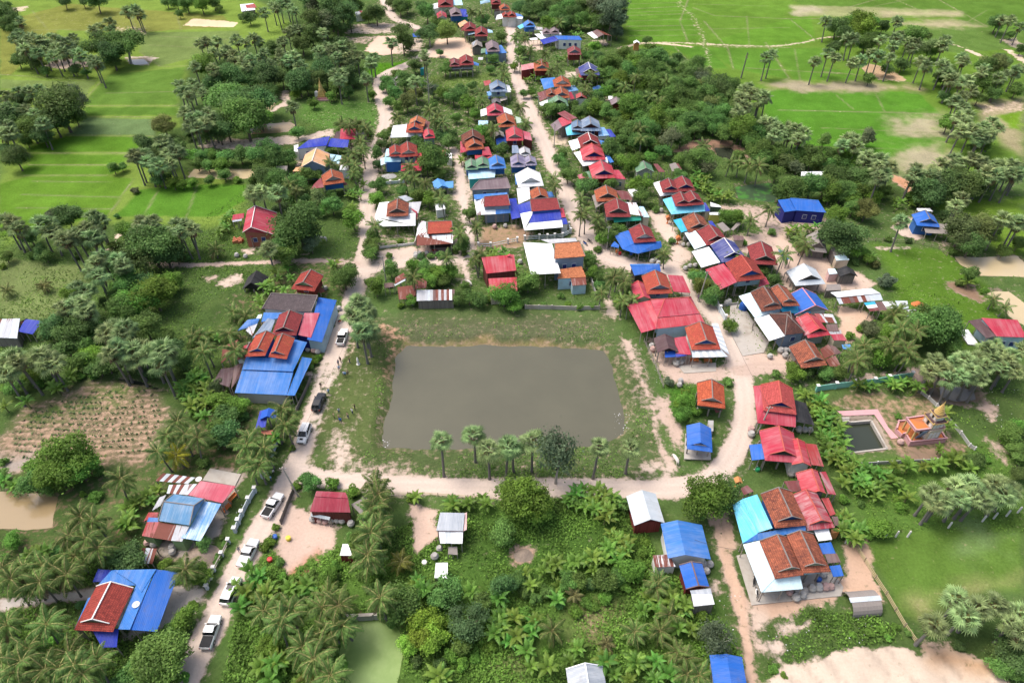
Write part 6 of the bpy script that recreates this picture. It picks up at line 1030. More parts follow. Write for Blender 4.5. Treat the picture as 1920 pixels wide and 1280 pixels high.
TRS(t, '960,1030,110,m 900,1150,110,m 940,1080,90,d 1200,1060,100,m 1330,1180,230,m 1280,1240,150,m 1440,1060,120,d 1460,1010,100,m 1700,1000,150,b 1740,1060,110,m 1840,1130,120,m 1840,270,90,m 60,1140,210,m 140,1180,180,m 230,1180,130,m 30,1240,140,m 390,1110,70,b 910,1240,80,d 1390,1020,110,d 1020,970,70,m 1500,880,80,m 1640,860,90,b 1330,790,80,m 1760,520,70,m 540,1130,70,m 1230,1150,60,m 850,1000,60,b')
BNS(t, '1660,1040 1620,990 1570,1170 1640,1070 1700,1090 1540,1200 1590,900 1720,960')
# top right woods
t = T['20']
TRS(t, '60,60,110,d 130,80,110,d 200,60,140,d 280,60,130,d 340,110,150,m 420,60,150,m 450,120,150,m 530,60,150,m 520,150,130,m 600,130,150,m 620,60,150,d 680,170,160,m 800,150,120,g 790,240,100,g 270,170,110,b 380,170,120,d 150,20,110,d 350,30,120,d 250,120,100,d')
TRS(t, '700,60,200,g 760,60,210,g 740,140,200,g 640,30,150,g 790,110,140,g', shape='feather')
CPS(t, '60,260 30,282 100,292 360,170 140,370 60,442 250,402 300,530 340,502 550,650 562,692 60,800 100,930 215,480 930,580 850,650 1160,612 1040,720 1110,760 960,960 970,1042 1440,1090 1640,1220 1780,1240 1852,1242 1700,1212 480,600 600,560')
BNS(t, '450,240 500,222 520,252 475,265 130,592 200,592 165,570 100,600 230,565 410,430 370,442 440,420 340,430 560,350 530,380 620,600 580,640')
TRS(t, '620,350,90,b 840,400,120,m 760,470,150,m 700,470,120,m 900,480,160,b 1000,450,160,m 1000,520,170,m 1080,430,170,m 880,540,150,m 1120,540,140,m 1060,380,110,b 1010,300,70,m 1240,440,90,d 1210,480,90,d 1300,520,110,m 1380,490,140,m 1330,560,120,m 1440,560,120,o 820,600,130,b 960,620,140,b 1050,620,150,m 1150,600,130,l 1230,640,150,m 1320,640,150,m 1400,640,120,o 1530,630,180,d 1600,700,160,d 1640,640,130,m 700,690,110,b 640,710,110,m 900,790,180,b 1000,740,140,m 1180,720,150,m 1270,720,160,m 1370,740,150,m 1460,700,150,m 1310,820,170,m 1400,830,150,m 1120,820,150,b 1230,880,170,m 1100,900,180,b 1040,870,150,m 970,880,120,m 1330,910,180,m 1450,880,160,m 1580,840,140,m 1520,930,150,m 1620,950,130,m 1580,1000,130,m 1740,960,220,b 1700,1000,130,m 1000,970,180,m 900,980,160,m 840,960,140,m 940,1060,150,m 1020,1060,130,m 1270,1020,170,m 1230,980,140,m 1140,1130,120,m 750,1120,160,m 700,1120,100,m 880,1220,160,b 1390,1190,200,m 1450,1240,150,g 1850,1000,180,m 1860,1120,180,m 1800,1060,150,m 1890,1200,140,m 800,1200,100,m 380,1160,90,m 350,1190,90,m 400,1250,110,m 300,820,130,m 360,820,110,d 250,830,100,m 500,840,120,m 620,800,120,b 560,800,100,m 700,830,120,m 760,860,100,m 780,930,110,m 640,770,110,d 850,860,100,b 1170,950,130,m 1380,980,130,m 600,490,90,m 660,560,100,m 760,640,110,m 820,740,110,b 60,380,100,m 20,500,70,b 90,490,60,m 640,420,80,d 560,420,80,m 740,560,110,m 1700,860,130,m 1660,780,130,d 1480,820,110,d 1420,920,120,d 1560,770,120,m 1040,1180,110,b 960,1180,90,m 1260,1200,110,m 1700,1180,110,m 1840,1190,110,m 220,520,60,m 90,700,70,m 150,690,70,b 460,780,70,m 830,1060,110,m 1080,1080,100,m')
TRS(t, '1500,770,140,o 1180,1040,180,g 1420,590,130,g', shape='sparse')
SPS(t, '1780,650 1740,682 1720,742 1742,802 1690,832 1870,712 1850,752 1900,732 1720,882 1910,430 1900,922 1800,700')
# right fields
t = T['30']
SPS(t, '435,160 355,460 450,400 500,430 640,470 700,450 780,400 830,422 920,430 640,290 600,290 850,300 970,160 960,290 990,262 940,342 1080,362 1110,322 1050,312 1150,460 1190,500 1310,490 1330,310 1310,342 1460,430 1470,462 1370,600 1360,562 1400,592 1450,620 1500,602 1520,682 1450,722 1400,762 1460,802 1500,862 1430,882 1480,922 1520,982 1450,982 1620,950 1680,922 1720,962 1600,1022 1660,1002 1580,1042 1760,150 1822,152 1890,202 1780,560 1740,582 1850,540 1880,522 1600,540 1620,522 30,410 30,930 70,962 50,1012 150,970 210,972 260,1002 230,1042 160,1012 590,1050 640,1052 560,1092 660,1092 750,1180 790,1212 840,1202 720,1232 830,1252 920,1252 1110,1272 1290,1242 1400,1202 1460,1222 1540,1192 1600,1222 1700,1242 1760,1252 1822,1242 1880,1262')
TRS(t, '520,200,150,d 700,180,210,b 640,150,140,b 770,170,120,b 860,200,100,d 560,250,130,d 740,310,150,m 1090,270,170,m 1170,270,100,m 1210,360,150,o 1240,370,130,m 1340,560,160,d 1690,480,170,o 1640,500,150,m 1750,460,130,o 1640,620,180,m 1350,930,130,b 1620,1090,120,b 1720,170,130,d 760,590,90,m 740,1030,140,g 420,1050,110,l 330,1180,200,m 240,1160,150,m 480,1180,150,m 440,1240,130,m 60,1150,150,m 640,1190,170,b 600,1240,130,m 1900,370,80,d 1820,260,60,m 500,350,100,d 1280,590,100,d 1700,700,120,m 1580,730,110,m 1860,680,110,m 1550,1100,90,d 1320,720,90,d 130,1210,120,o 220,1250,110,g 1010,480,110,d 720,330,110,d 900,520,90,d 380,1240,110,o 560,1180,100,m')
# left middle
t = T['01']
SPS(t, '40,380 90,392 142,440 300,410 350,400 380,452 480,520 530,510 572,490 700,350 740,382 650,440 730,490 690,502 1120,430 1140,382 1350,460 1330,422 1440,440 1400,422 720,690 760,650 700,742 740,792 920,710 880,672 580,880 640,902 560,1000 620,1002 640,1062 480,1030 860,1180 800,1222 900,1242 940,1182 1890,170 1070,400')
TRS(t, '500,340,200,d 400,330,120,g 220,490,130,d 980,460,190,b 1130,560,330,d 1050,640,280,d 1230,600,250,d 1180,480,180,m 860,560,90,m 920,830,220,m 1150,920,280,b 1050,960,250,b 930,1020,220,m 1230,840,180,b 1300,820,150,b 900,900,180,m 510,910,110,b 440,1160,230,d 570,1190,250,d 370,1210,150,d 1090,1170,220,l 1240,1230,120,m 300,610,120,d 240,630,80,m 340,640,100,d 40,640,100,m 20,720,60,b 1010,150,70,g 1680,30,100,m 1570,70,80,m 1300,90,100,b 1180,60,120,d 1230,30,120,m 1440,90,90,b 1370,100,80,b 880,340,50,m 660,560,110,d 1080,820,180,d 1320,640,130,d 820,980,140,m 700,1180,150,m 680,640,70,m 1400,650,80,m 1000,1080,150,m 820,1130,110,m 560,640,80,d 1900,80,90,m 1780,70,70,b')
CPS(t, '1620,590 1750,1060 1840,1090 1500,1240 1440,1245 1720,1220', h=2.6); CPS(t, '330,860 50,890', h=2.0, sc=0.7, col=(0.17,0.19,0.06))
BNS(t, '1680,390 1650,430 1720,340 1690,360 1640,460 1740,310 1700,420 1560,1230 1640,1250')
# middle
t = T['11']
TRS(t, '320,400,360,m 570,260,140,m 410,550,140,g 200,560,190,m 230,640,170,m 730,370,160,b 450,200,130,o 370,220,90,d 480,300,90,b 910,100,130,m 900,210,120,b 870,560,130,m 860,620,120,m 880,500,120,m 1010,740,120,m 1000,690,80,m 900,870,140,b 660,800,190,m 700,760,130,m 1250,780,110,b 1300,740,110,m 1180,700,100,b 1310,820,120,b 1380,760,130,b 1440,760,130,b 1260,700,90,m 1400,820,110,m 1220,200,130,m 1300,220,120,b 1600,330,110,m 1550,560,120,m 1560,520,90,m 1860,920,200,b 1520,950,120,m 1600,950,120,m 1680,970,110,m 1450,940,80,b 1160,970,90,b 60,40,150,d 160,60,160,m 300,90,150,m 250,200,150,m 380,30,120,m 450,30,100,m 100,20,120,m 1370,20,100,m 180,280,120,f 1240,640,70,d 1310,640,70,m 1380,630,80,m 1450,610,70,d 1500,600,60,m 1560,620,60,m 1330,950,60,m 1080,1010,60,b 1000,850,70,m 700,300,90,b 560,180,80,m 1100,150,90,m 1200,170,90,m 1660,960,70,b 1740,960,80,m 130,620,110,d 1000,640,60,m 1400,950,90,d 1560,860,80,m 1080,530,60,b 840,830,70,m 1750,590,60,m')
SPS(t, '40,160 160,170 90,590 760,1000 782,1062 822,1042 730,1092 800,1122 830,1192 790,1202')
CPS(t, '730,20 890,410 1180,60 1120,42 1270,90 1370,180 1392,222 1520,430 1530,482 1430,650 1180,800 1650,420 1640,660 1680,622 300,150 250,100', sc=0.85)
BNS(t, '760,130 720,160 740,190 720,260 730,290 240,110 570,700 600,690 260,800 140,760 100,830 60,860 130,880 210,890 230,720 1800,600 1860,600 1750,620 1620,690 40,1000 20,950 90,900 170,800 780,170 800,100 690,180 1780,640 1700,650 1880,640')
t = T['21']
TRS(t, '550,110,150,m 980,90,140,b 920,110,110,b 970,190,130,m 740,110,110,m 730,480,150,m 690,500,120,b 800,450,110,m 570,650,120,m 580,690,100,m 120,830,170,m 60,860,120,m 600,760,100,b 640,780,90,m 1200,525,70,m 1400,800,150,m 1430,870,150,l 1510,920,150,m 1490,960,120,m 1640,1160,110,b 900,900,110,m 420,30,130,m 1260,30,100,m 370,940,60,m 1880,760,90,m 1690,350,120,b 1620,340,130,b 660,860,90,m 420,1000,60,b 500,1020,70,m 880,200,70,m 1080,290,70,m 560,60,90,b 640,590,70,m 1360,770,80,b 1480,880,90,m 1700,640,60,m 20,1010,110,b 100,990,80,m 600,1010,70,m 240,1000,50,m 1050,260,60,m 1740,540,60,b')
CPS(t, '310,60 322,112 520,210 560,262 550,302 640,360 652,422 520,332 1140,620 800,780 760,802 840,832 1790,370', sc=0.85); CPS(t, '670,920 900,960 832,980 1660,640', sc=0.75, h=4.5)
BNC(t, '1320,30 1460,10 1500,140 1640,150 1640,240 1480,200 1380,120', 22); BNC(t, '20,680 100,680 120,780 60,920 10,900', 6); BNS(t, '850,962 810,975 870,930')
# right middle
t = T['31']
TRS(t, '60,20,120,m 170,130,200,m 100,160,130,m 330,110,200,m 430,110,180,m 470,170,160,b 560,150,180,m 640,220,130,b 500,40,180,d 560,30,150,d 700,60,200,d 740,130,150,m 740,290,170,o 520,330,150,b 640,270,130,m 560,500,300,d 630,590,130,b 480,440,150,d 1190,150,250,d 1330,110,250,d 1490,120,250,d 1440,60,200,d 1580,100,160,d 1340,330,90,d 1450,450,260,o 1600,440,260,o 1530,540,200,d 1700,430,120,m 1770,600,100,m 1880,540,120,m 1510,780,130,m 1240,1150,330,m 1330,1120,200,m 1160,1100,180,m 760,1180,130,g 620,1240,80,b 30,460,70,m 40,820,100,m 660,690,60,m 230,1250,60,b 930,1220,160,b 850,1080,90,b 1640,120,130,d 880,160,110,m 800,200,110,b 670,330,80,m 720,610,90,b 760,660,90,b 800,700,80,o 1080,200,100,b 1250,230,100,m 1380,600,70,m 1560,600,90,d 1440,840,70,m 1620,900,70,b 700,1180,80,b 1120,1240,150,m 1400,1200,140,m 200,170,100,b 1000,330,80,m 620,430,90,m 900,510,60,m 1050,520,60,d')
TRS(t, '880,830,140,g', shape='small')
SPS(t, '830,50 860,30 1100,30 1130,52 1220,50 1290,22 1450,210 1410,262 1640,20 1600,52 1760,22 1840,32 1880,22 1760,360 1890,400 1860,382 1700,42 1000,380'); CPS(t, '20,290 260,520 282,562 120,630 970,1040 940,1082 1060,1160 1000,1182 1110,1202 990,1082', sc=0.95); CPS(t, '1690,960 1780,1022', h=3, sc=0.7)
BNS(t, '1050,200 1100,220 1000,230 950,230 1150,240 960,270 200,430 260,420 300,430 160,450 360,410 1500,830 780,640 750,610 1080,245 1190,230 230,455 330,450 270,600 240,570 310,580')
# left lower
t = T['02']
SPS(t, '100,120 60,172 140,160 340,130 380,160 310,112 880,50 830,92 1000,80 1060,62 1130,90 1220,60 1240,122 1010,140 1200,172 40,240')
TRS(t, '500,40,200,d 700,90,170,y 640,140,160,m 800,160,200,m 740,200,150,m 930,200,170,d 1350,130,200,d 1320,60,150,d 560,170,150,m 200,240,160,b 280,230,130,b 100,340,140,m 500,880,380,b 420,990,300,b 590,950,260,b 300,960,200,b 230,1060,200,m 1620,340,130,f 1640,460,170,b 1780,480,170,b 1700,560,180,d 1640,650,170,m 1700,690,200,d 1620,730,170,m 1750,760,130,m 1520,900,110,m 740,970,100,m 20,1000,120,m 30,900,80,m 720,1160,110,b 1580,420,110,m 1820,560,90,m 600,260,80,b 700,260,70,b 1080,210,130,d 300,320,90,b 40,340,90,b 350,1100,130,m 620,1140,60,b 1460,560,80,b 1180,230,120,m 640,30,150,m 380,260,110,m', hk=0.9)
CPS(t, '1520,80 1540,42 1480,720 1390,700 1250,702 1330,600 1180,822 900,1030 1880,900 1850,782 1880,722 1760,60'); CPS(t, '1320,850', col=(0.30,0.27,0.03), h=3.5)
BNS(t, '420,350 480,310 550,270 190,440 30,480 100,1080 390,330 520,250 20,1040 1100,1150 1050,1200 1180,1110 960,1230 1000,1210 1140,1190'); BNC(t, '1290,320 1480,210 1570,260 1580,540 1500,570 1370,480', 22)
t = T['12']
SPS(t, '1390,745 1635,700 1745,812 1892,782', sc=1.2)
CPS(t, '200,500 220,622 240,562 60,800 40,862 20,932 890,1060 920,1142 860,1262 905,1222')
TRS(t, '410,1050,140,m 300,1080,80,b 370,1030,100,m 570,1060,110,b 730,1120,110,b 430,150,80,b 470,120,60,b 410,190,60,m 1170,1170,90,b 1910,1170,100,m 110,740,90,b 360,350,50,m 270,800,60,b 310,400,60,m')
BNS(t, '1460,1190 1590,1210 1700,1170 1190,1160 120,760 150,720 1480,1215 1730,1210')
t = T['22']
SPS(t, '155,745 0,792 655,785 885,795', sc=1.2)
TRS(t, '340,860,330,g', shape='sparse', hk=1.5); TRS(t, '100,1180,350,b 30,1110,250,m 180,1250,240,b 1460,1180,340,b 1570,1130,240,m 1390,1240,200,m 1310,440,130,b 1270,540,130,b 1380,520,100,b 1250,470,90,b 1620,300,90,m 850,1230,120,m 1420,420,80,b 1300,380,80,b 1340,600,80,m')
TRS(t, '1180,300,90,g', shape='small'); BNC(t, '400,1130 560,1090 700,1110 830,1180 800,1260 500,1270 420,1220', 18)
t = T['32']
CPS(t, '670,140 640,92 1060,110 1040,62 720,32 920,22')
TRS(t, '880,130,180,b 1400,50,150,m 200,230,150,b 270,230,110,m 440,240,120,m 530,240,120,m 60,240,80,m 1550,880,130,d 1820,680,180,m 1860,800,130,m 1880,640,130,b 1780,740,100,b 340,210,90,m 800,40,120,b 1000,200,70,b 980,560,60,b 1900,880,120,m 1880,1000,130,d 1640,880,70,b 570,1180,90,b 960,1180,70,b 700,1220,70,m 1000,1240,100,b', hk=0.9)
SPS(t, h=6.4, sc=1.15, s_='1260,140 1220,220 1320,210 1400,160 1480,140 1560,130 1630,180 1520,230 1590,280 1440,260 1360,280 1680,120 1740,90 1800,150 1830,100 1640,60 1700,30 1860,220 1760,200 1900,60 1230,1130 1300,1200 1250,1210 1400,1090 1440,1180 1560,1110 1590,1180 1520,1160 1700,1080 1760,1150 1820,1110 1740,1060 1500,1070')
BNC(t, '240,350 340,360 480,500 560,640 600,820 560,900 430,880 400,740 350,560 260,430', 34); BNS(t, '960,930 1040,890 1060,930 1170,930 1240,920 1300,920 1390,880 1430,900 1340,870 1530,950 1100,330 1010,300 930,310 960,330 1130,340 1060,290 1330,530 1360,620 1290,800 1420,850'); BNC(t, '560,960 700,880 860,980 860,1160 740,1180 560,1060', 16); BNS(t, '940,1030 1000,1090 1050,1160 890,1000 1200,330 740,330 680,320 800,330')
# bottom left
t = T['03']
CPS(t, '730,270 520,180 640,200 500,470 320,400 80,500 560,332 300,522 400,420 350,842 50,842 720,1120 560,1150 210,1030 100,1200 440,1170 620,1210 280,1262 600,30 700,62 180,420 20,420 160,1120 520,1060 240,560 20,1100 340,1180', sc=1.0); CPS(t, '1390,430', h=4.5)
TRS(t, '960,340,260,d 860,330,180,m 1500,460,180,b 1390,800,200,b 1310,880,150,m 1170,1130,430,m 1300,1060,220,m 1050,1190,260,m 1510,230,140,m 100,210,150,b 1240,390,110,b 50,1000,150,m 600,690,70,d 1690,230,70,m 1640,330,70,m 1620,375,60,m 1660,190,50,m 450,700,90,m 350,1000,150,b 450,960,130,m 200,1180,120,b 900,1250,140,m 1240,1250,200,b 1440,700,90,b 40,340,90,b 250,300,120,m 420,300,110,m 1380,1240,100,b', hk=0.85)
BNS(t, '960,60 940,110 980,30 1840,600 1800,700 1870,430 1900,540 1760,560 920,90 990,90 1880,640 280,300 200,330 340,280 130,460 450,1230 520,1240 380,1110 300,900 420,1040')
# bottom centre
t = T['13']
CPS(t, '850,350', sc=1.15); CPS(t, '840,312 900,60 922,130 860,152 270,720 240,782 500,720 540,642 620,700 490,950 480,1022 560,882 930,640 60,740 560,1222 430,1102 180,830 350,1010 640,850', sc=1.0); CPS(t, '1090,370 410,1200', h=2.4, sc=0.75, col=(0.17,0.18,0.04))
TRS(t, '1090,680,260,m 1000,640,150,m 1150,760,160,d 1430,590,220,m 1360,660,140,m 1260,830,220,y 1330,950,210,y 1130,1000,150,y 1240,950,180,y 1360,830,140,y 1190,880,120,y 1400,930,120,y 1700,680,150,m 1850,560,200,d 1850,150,200,m 780,220,150,m 950,160,130,d 900,460,120,b 720,180,100,m 600,400,100,b 100,220,100,b 150,110,70,b 60,260,80,b 180,370,80,m 430,480,120,m 300,510,110,b 540,470,130,b 60,520,100,b 600,480,90,m 200,480,80,b 950,760,100,d 1020,830,80,m 150,640,110,b 320,640,110,m 20,560,90,b 1550,1010,150,m 1460,1080,140,b 1540,1140,130,b 1640,1080,110,b 1380,1140,120,d 1750,1020,110,b 1290,1200,110,b 1200,1120,110,d 640,1140,110,b 100,1000,150,b 30,1180,140,b 170,1230,130,b 650,620,110,m 850,560,90,m 780,480,70,m 1240,600,100,b 1350,540,90,m 1760,950,90,b 1860,900,100,b')
TRS(t, '1590,830,280,f', shape='feather', hk=0.7)
BNS(t, '1190,530 1240,560 1610,590 1820,780 1790,900 1380,1240 1820,640 380,540 440,560 330,570 300,600 80,600 30,640 90,560 130,1130 50,1040 200,1120 500,560 560,560 20,480 1210,500 1270,590 1840,860 140,1110 60,620 120,580 420,600 250,560 1360,1220 1420,1250 30,1150 100,1240 340,1270 1900,960')
t = T['23']
BNS(t, '90,450 140,540 280,370 300,420 350,550 340,650 440,400 610,330 610,420 560,350 690,340 740,280 790,350 720,250 820,180 860,220 860,270 740,150 790,220 480,360 180,800 140,890 30,920 1010,610 1060,700 980,730 1160,710 1240,750 1290,670 1230,820 1340,870 1280,720 490,1020 430,1110 270,1150 150,1150 690,1090 930,1110 1080,1110 770,1210 1080,1240 1180,1210 1330,1170 740,30 700,30 110,1030 1190,640 20,780 230,430 640,360 1120,760 700,1120 940,1130 500,1000 830,300 770,190 400,430 330,380 150,830 1020,640 1210,680 1310,700 1250,860 1100,720 1060,1270 880,1250')
CPS(t, '1100,520 1080,562 300,890 920,900 1110,890 1240,1050 1300,1102 1180,770 1310,1212 1400,1222', h=2.6, sc=0.8); CPS(t, '470,620 710,980', h=1.2, sc=0.55, col=(0.17,0.17,0.07))
TRS(t, '1540,950,280,g', shape='sparse'); TRS(t, '900,430,200,b 960,390,120,b 420,520,140,m 500,520,130,m 700,520,180,m 40,510,140,m 800,480,130,m 590,540,110,d 850,560,110,b 560,680,120,b 700,640,120,b 480,740,110,b 620,700,90,b 260,600,130,m 180,650,110,m 90,600,120,m 1200,560,90,b 90,760,110,b 60,880,100,b 110,1110,110,b 250,1050,80,b 360,680,110,m 1430,770,100,b 1400,900,110,m 1440,1130,90,b 1480,1200,80,b 980,300,90,b 1000,220,80,b')
t = T['33']
SPS(t, '1250,845 1480,780 1560,722 1700,690 1820,832 1880,742 1420,652 1900,902', sc=1.15, h=6.2)
TRS(t, '840,110,170,b 760,160,120,b 1850,1080,250,d 1750,1160,180,m 1700,1060,150,d 1440,1000,100,d 1060,900,80,m 1800,980,180,d 1890,1190,150,m 760,900,90,b 850,880,80,b 640,920,60,b 960,860,80,b 40,1180,90,b 120,1220,70,b 900,940,70,b', hk=0.8)
BNS(t, '560,60 620,120 650,190 560,130 690,200 540,30 600,30 660,130 510,90 700,120 600,180')
# --- ground cover: low weeds and vines nobody could count
def weeds(name, label, polys, dens, h, size, mat, seed):
    r = np.random.default_rng(seed); global rnp; rnp = r; Cs = []
    for fr, s_, k in polys:
        P = wpts(fr, s_); sl = win(P, 0.5); d = sdf(P, sl); x, y = XX[sl], YY[sl]; m = (d < 0) & (mask[sl] < 0.42) & (hgt[sl] > -0.4); w = m*np.clip((NZ[sl]-0.32)*3, 0.05, 1); n = int(w.sum()*GS*GS*dens*k)
        if n < 1: continue
        idx = r.choice(w.size, n, p=(w/w.sum()).ravel()); c = np.stack([x.ravel()[idx], y.ravel()[idx], hgt[sl].ravel()[idx]], 1)+np.concatenate([r.uniform(-.4,.4,(n,2)), r.random((n,1))**1.3*h], 1); Cs.append(c)
    C = np.concatenate(Cs); n = len(C); nr = unit(r.normal(size=(n,3))*0.6+np.array([0,0,1.0])); v, q = leaf_cloud(C, nr, r.uniform(0.6,1.4,n)*size, 0.6); me = np_mesh(name, v, q, mat, False)
    big = vnoise(C[:,0], C[:,1], 3.0, seed+5); tint_attr(me, np.repeat(np.clip(0.15+0.5*big+r.normal(0,0.15,n), 0, 1), 4)); o = link(name, me); tag(o, label, kind='stuff')
weeds('undergrowth', 'low weeds and vines covering the ground at the bottom of the picture', [(PX, '420,1280 470,1020 560,1050 700,1010 900,930 1180,940 1240,1060 1340,1140 1420,1290', 2.2), (PX, '0,1060 300,1040 350,1110 200,1290 0,1290', 1.2), (PX, '1440,1140 1640,1150 1700,1200 1600,1220 1440,1270', 1.0)], 26, 0.75, 0.2, 'weedleaf', 61)
weeds('undergrowth', 'weeds along the pond banks', [(PX, '700,640 770,600 1130,610 1180,680 1230,820 1200,900 640,890 700,830', 1.0)], 9.0, 0.3, 0.15, 'weedleaf', 63)
weeds('undergrowth', 'tufts of weeds among the village gardens', [(PX, '650,120 1000,60 1200,100 1450,400 1640,560 1620,720 1420,740 1330,640 1160,560 680,560 560,600 440,560 300,480 480,330', 0.8), (PX, '0,430 440,430 500,560 460,760 300,700 60,680 0,700', 1.4), (PX, '1560,880 1900,820 1920,1000 1640,1000', 1.6), (PX, '1600,560 1920,480 1920,840 1820,800 1600,700', 0.8), (PX, '1240,720 1310,720 1310,790 1270,790', 2.0), (PX, '1410,860 1560,900 1600,1010 1560,1020', 1.5), (PX, '600,870 1300,880 1280,905 620,895', 1.0)], 6, 0.4, 0.18, 'weedleaf', 62)
def seedlings():
    r = np.random.default_rng(8); global rnp; rnp = r; P = wpts(T['02'], '40,700 260,500 560,400 900,330 1150,380 1240,560 1120,780 1000,880 720,860 300,960 40,920'); sl = win(P, 0); d = sdf(P, sl); C = []
    for i in range(34):
        for k in range(70):
            y = P[0].y-14+i*1.45+0.9*math.sin(k*0.12+i*0.02); x = -118+k*0.95+r.uniform(-.2,.2); a = int((y-gy[0])/GS)-sl[0].start; b_ = int((x-gx[0])/GS)-sl[1].start
            if 0 <= a < d.shape[0] and 0 <= b_ < d.shape[1] and d[a, b_] < -0.5 and r.random() < 0.72: C += [(x+r.normal(0,.14), y+r.normal(0,.14), 0.08+r.random()*0.3) for _ in range(9)]
    C = np.array(C); n = len(C); v, q = leaf_cloud(C, unit(r.normal(size=(n,3))*0.6+np.array([0,0,1.0])), r.uniform(0.13,0.27,n), 0.5); me = np_mesh('seedlings', v, q, 'cropleaf', False); tint_attr(me, np.repeat(r.random(n), 4)); tag(link('seedlings', me), 'rows of small green seedlings on the crop field', kind='stuff')
seedlings()
# ------------------------------------------------------------------ fences, walls, shrine, stupa, poles
def rail_fence(name, label, cat, P, h, post, panel, cap=None, step=2.6, pw=0.28, th=0.12, gap=0.0, rails=0, bury=0.2):
    """posts along a line with solid panels (or rails) between them; P world points"""
    root = empty(name, (P[0].x, P[0].y, 0)); tag(root, label, cat); Q = [P[0]]
    for a, b in zip(P, P[1:]):
        n = max(1, round((b-a).length/step)); Q += [a.lerp(b, (i+1)/n) for i in range(n)]
    for p in Q:
        b = MB(); b.box(p, pw, pw, -bury, h+0.15, post)
        if cap: b.box(p, pw*1.5, pw*1.5, h+0.15, h+0.28, cap)
        b.build('post', root)
    for a, c in zip(Q, Q[1:]):
        b = MB(); d = (c-a).normalized()*pw*0.45; a2, c2 = a+d, c-d
        if rails:
            for i in range(rails): z = h*(i+0.7)/rails; b.beam((a2.x,a2.y,z), (c2.x,c2.y,z), th, panel, th)
            b.build('rail', root)
        else:
            n = Vector((-(c2-a2).y, (c2-a2).x, 0)).normalized()*th/2; b.prism([a2+n, a2-n, c2-n, c2+n], [h]*4, -bury+gap, panel); b.build('panel', root)
    return root
FN = 'fence'
rail_fence('garden_fence', 'pale blue concrete fence along the road beside coconut palms', FN, wpts(T['12'], '172,745 130,850 90,925 45,1020'), 1.5, 'fencewhite', 'fencewhite', 'fencewhite')
rail_fence('garden_fence', 'pale blue fence with white capped posts before the red carport', FN, wpts(Z7, '1405,400 1330,520 1250,680 1165,880'), 1.3, 'fencewhite', 'fencewhite', 'trimwhite', step=2.2, pw=0.45)
rail_fence('garden_fence', 'short pale fence behind the red carport beside the palm', FN, wpts(Z7, '1500,230 1536,170'), 1.3, 'fencewhite', 'fencewhite', 'trimwhite', step=2.2, pw=0.45)
rail_fence('garden_fence', 'white posts with hedge left of the parked white cars', FN, wpts(T['03'], '1720,230 1670,330 1610,440 1585,500 1558,575'), 1.1, 'fencewhite', 'concrete', 'trimwhite', step=3.0, pw=0.4, rails=2)
rail_fence('garden_fence', 'white pillared fence around the blue and white striped porch', FN, wpts(T['21'], '95,525 205,515 265,515 320,510 378,505 440,470 425,425'), 1.4, 'trimwhite', 'fencewhite', 'trimwhite', step=3.2, pw=0.4, rails=3)
rail_fence('garden_wall', 'low weathered wall below the two storey orange roofed house', 'wall', wpts(T['21'], '100,1035 300,1038 480,1045 655,1040'), 1.1, 'concrete', 'concrete', step=4)
rail_fence('garden_wall', 'thin concrete wall right of the two storey orange roofed house', 'wall', wpts(T['21'], '550,700 585,800 625,935'), 1.2, 'concrete', 'w_grey', step=4)
rail_fence('gate_wall', 'white gate wall at the concrete yard', 'wall', wpts(T['21'], '1522,1000 1555,1060 1595,1130'), 1.7, 'fencewhite', 'fencewhite', 'trimwhite', step=3.5, pw=0.4)
rail_fence('garden_wall', 'low planted wall at the top of the concrete yard', 'wall', wpts(T['21'], '1535,1020 1690,1005'), 0.7, 'fencewhite', 'concrete', step=3)
rail_fence('garden_fence', 'mint green fence with white finials above the shrine', FN, wpts(Z6, '60,262 270,230 490,205 700,180 860,150 1120,110'), 1.6, 'mint', 'mint', 'trimwhite', step=6, pw=0.45)
rail_fence('shrine_wall', 'grey wall with white posts right of the shrine', 'wall', wpts(Z6, '1240,285 1320,345 1410,430 1600,650 1680,740 1780,880 1840,920'), 0.8, 'trimwhite', 'w_grey', step=3.0, pw=0.22)
rail_fence('shrine_wall', 'grey block wall below the shrine yard', 'wall', wpts(Z6, '560,1100 740,1085 1000,1070 1250,1060 1560,1040'), 0.9, 'trimwhite', 'w_grey', step=3.2, pw=0.2)
rail_fence('bamboo_fence', 'bamboo rail fence along the lower right grass field', FN, wpts(T['33'], '640,245 720,370 800,500 880,620 950,740 1020,860 1100,975'), 1.1, 'branches', 'bamboo', step=3.0, pw=0.12, th=0.09, rails=3)
rail_fence('wooden_fence', 'grey wooden fence left of the road opposite the pond', FN, wpts(T['12'], '415,285 370,390 310,520 250,660 195,775'), 1.1, 'greywood', 'greywood', step=2.2, pw=0.14, th=0.08)
rail_fence('wooden_fence', 'grey board fence beside the open bed pickup', FN, wpts(T['12'], '290,1120 240,1240 190,1370'), 1.3, 'greywood', 'greywood', step=2.2, pw=0.14, th=0.08)
rail_fence('wire_fence', 'grey wire fence on the right bank of the pond', FN, wpts(T['22'], '990,5 1040,110 1080,200 1110,280 1135,345'), 1.0, 'post', 'post', step=1.6, pw=0.12, th=0.04, rails=3)
rail_fence('bamboo_fence', 'thin bamboo fence below the pond road', FN, wpts(T['12'], '1030,1150 1250,1150 1480,1165 1700,1180'), 0.8, 'branches', 'bamboo', step=2.4, pw=0.09, th=0.06, rails=2)
rail_fence('stick_fence', 'stick fence across the meadow near the thatched porch', FN, wpts(T['31'], '690,530 860,530 960,540 1100,545 1280,590 1340,640'), 1.0, 'branches', 'branches', step=2.0, pw=0.1, th=0.06, rails=2)
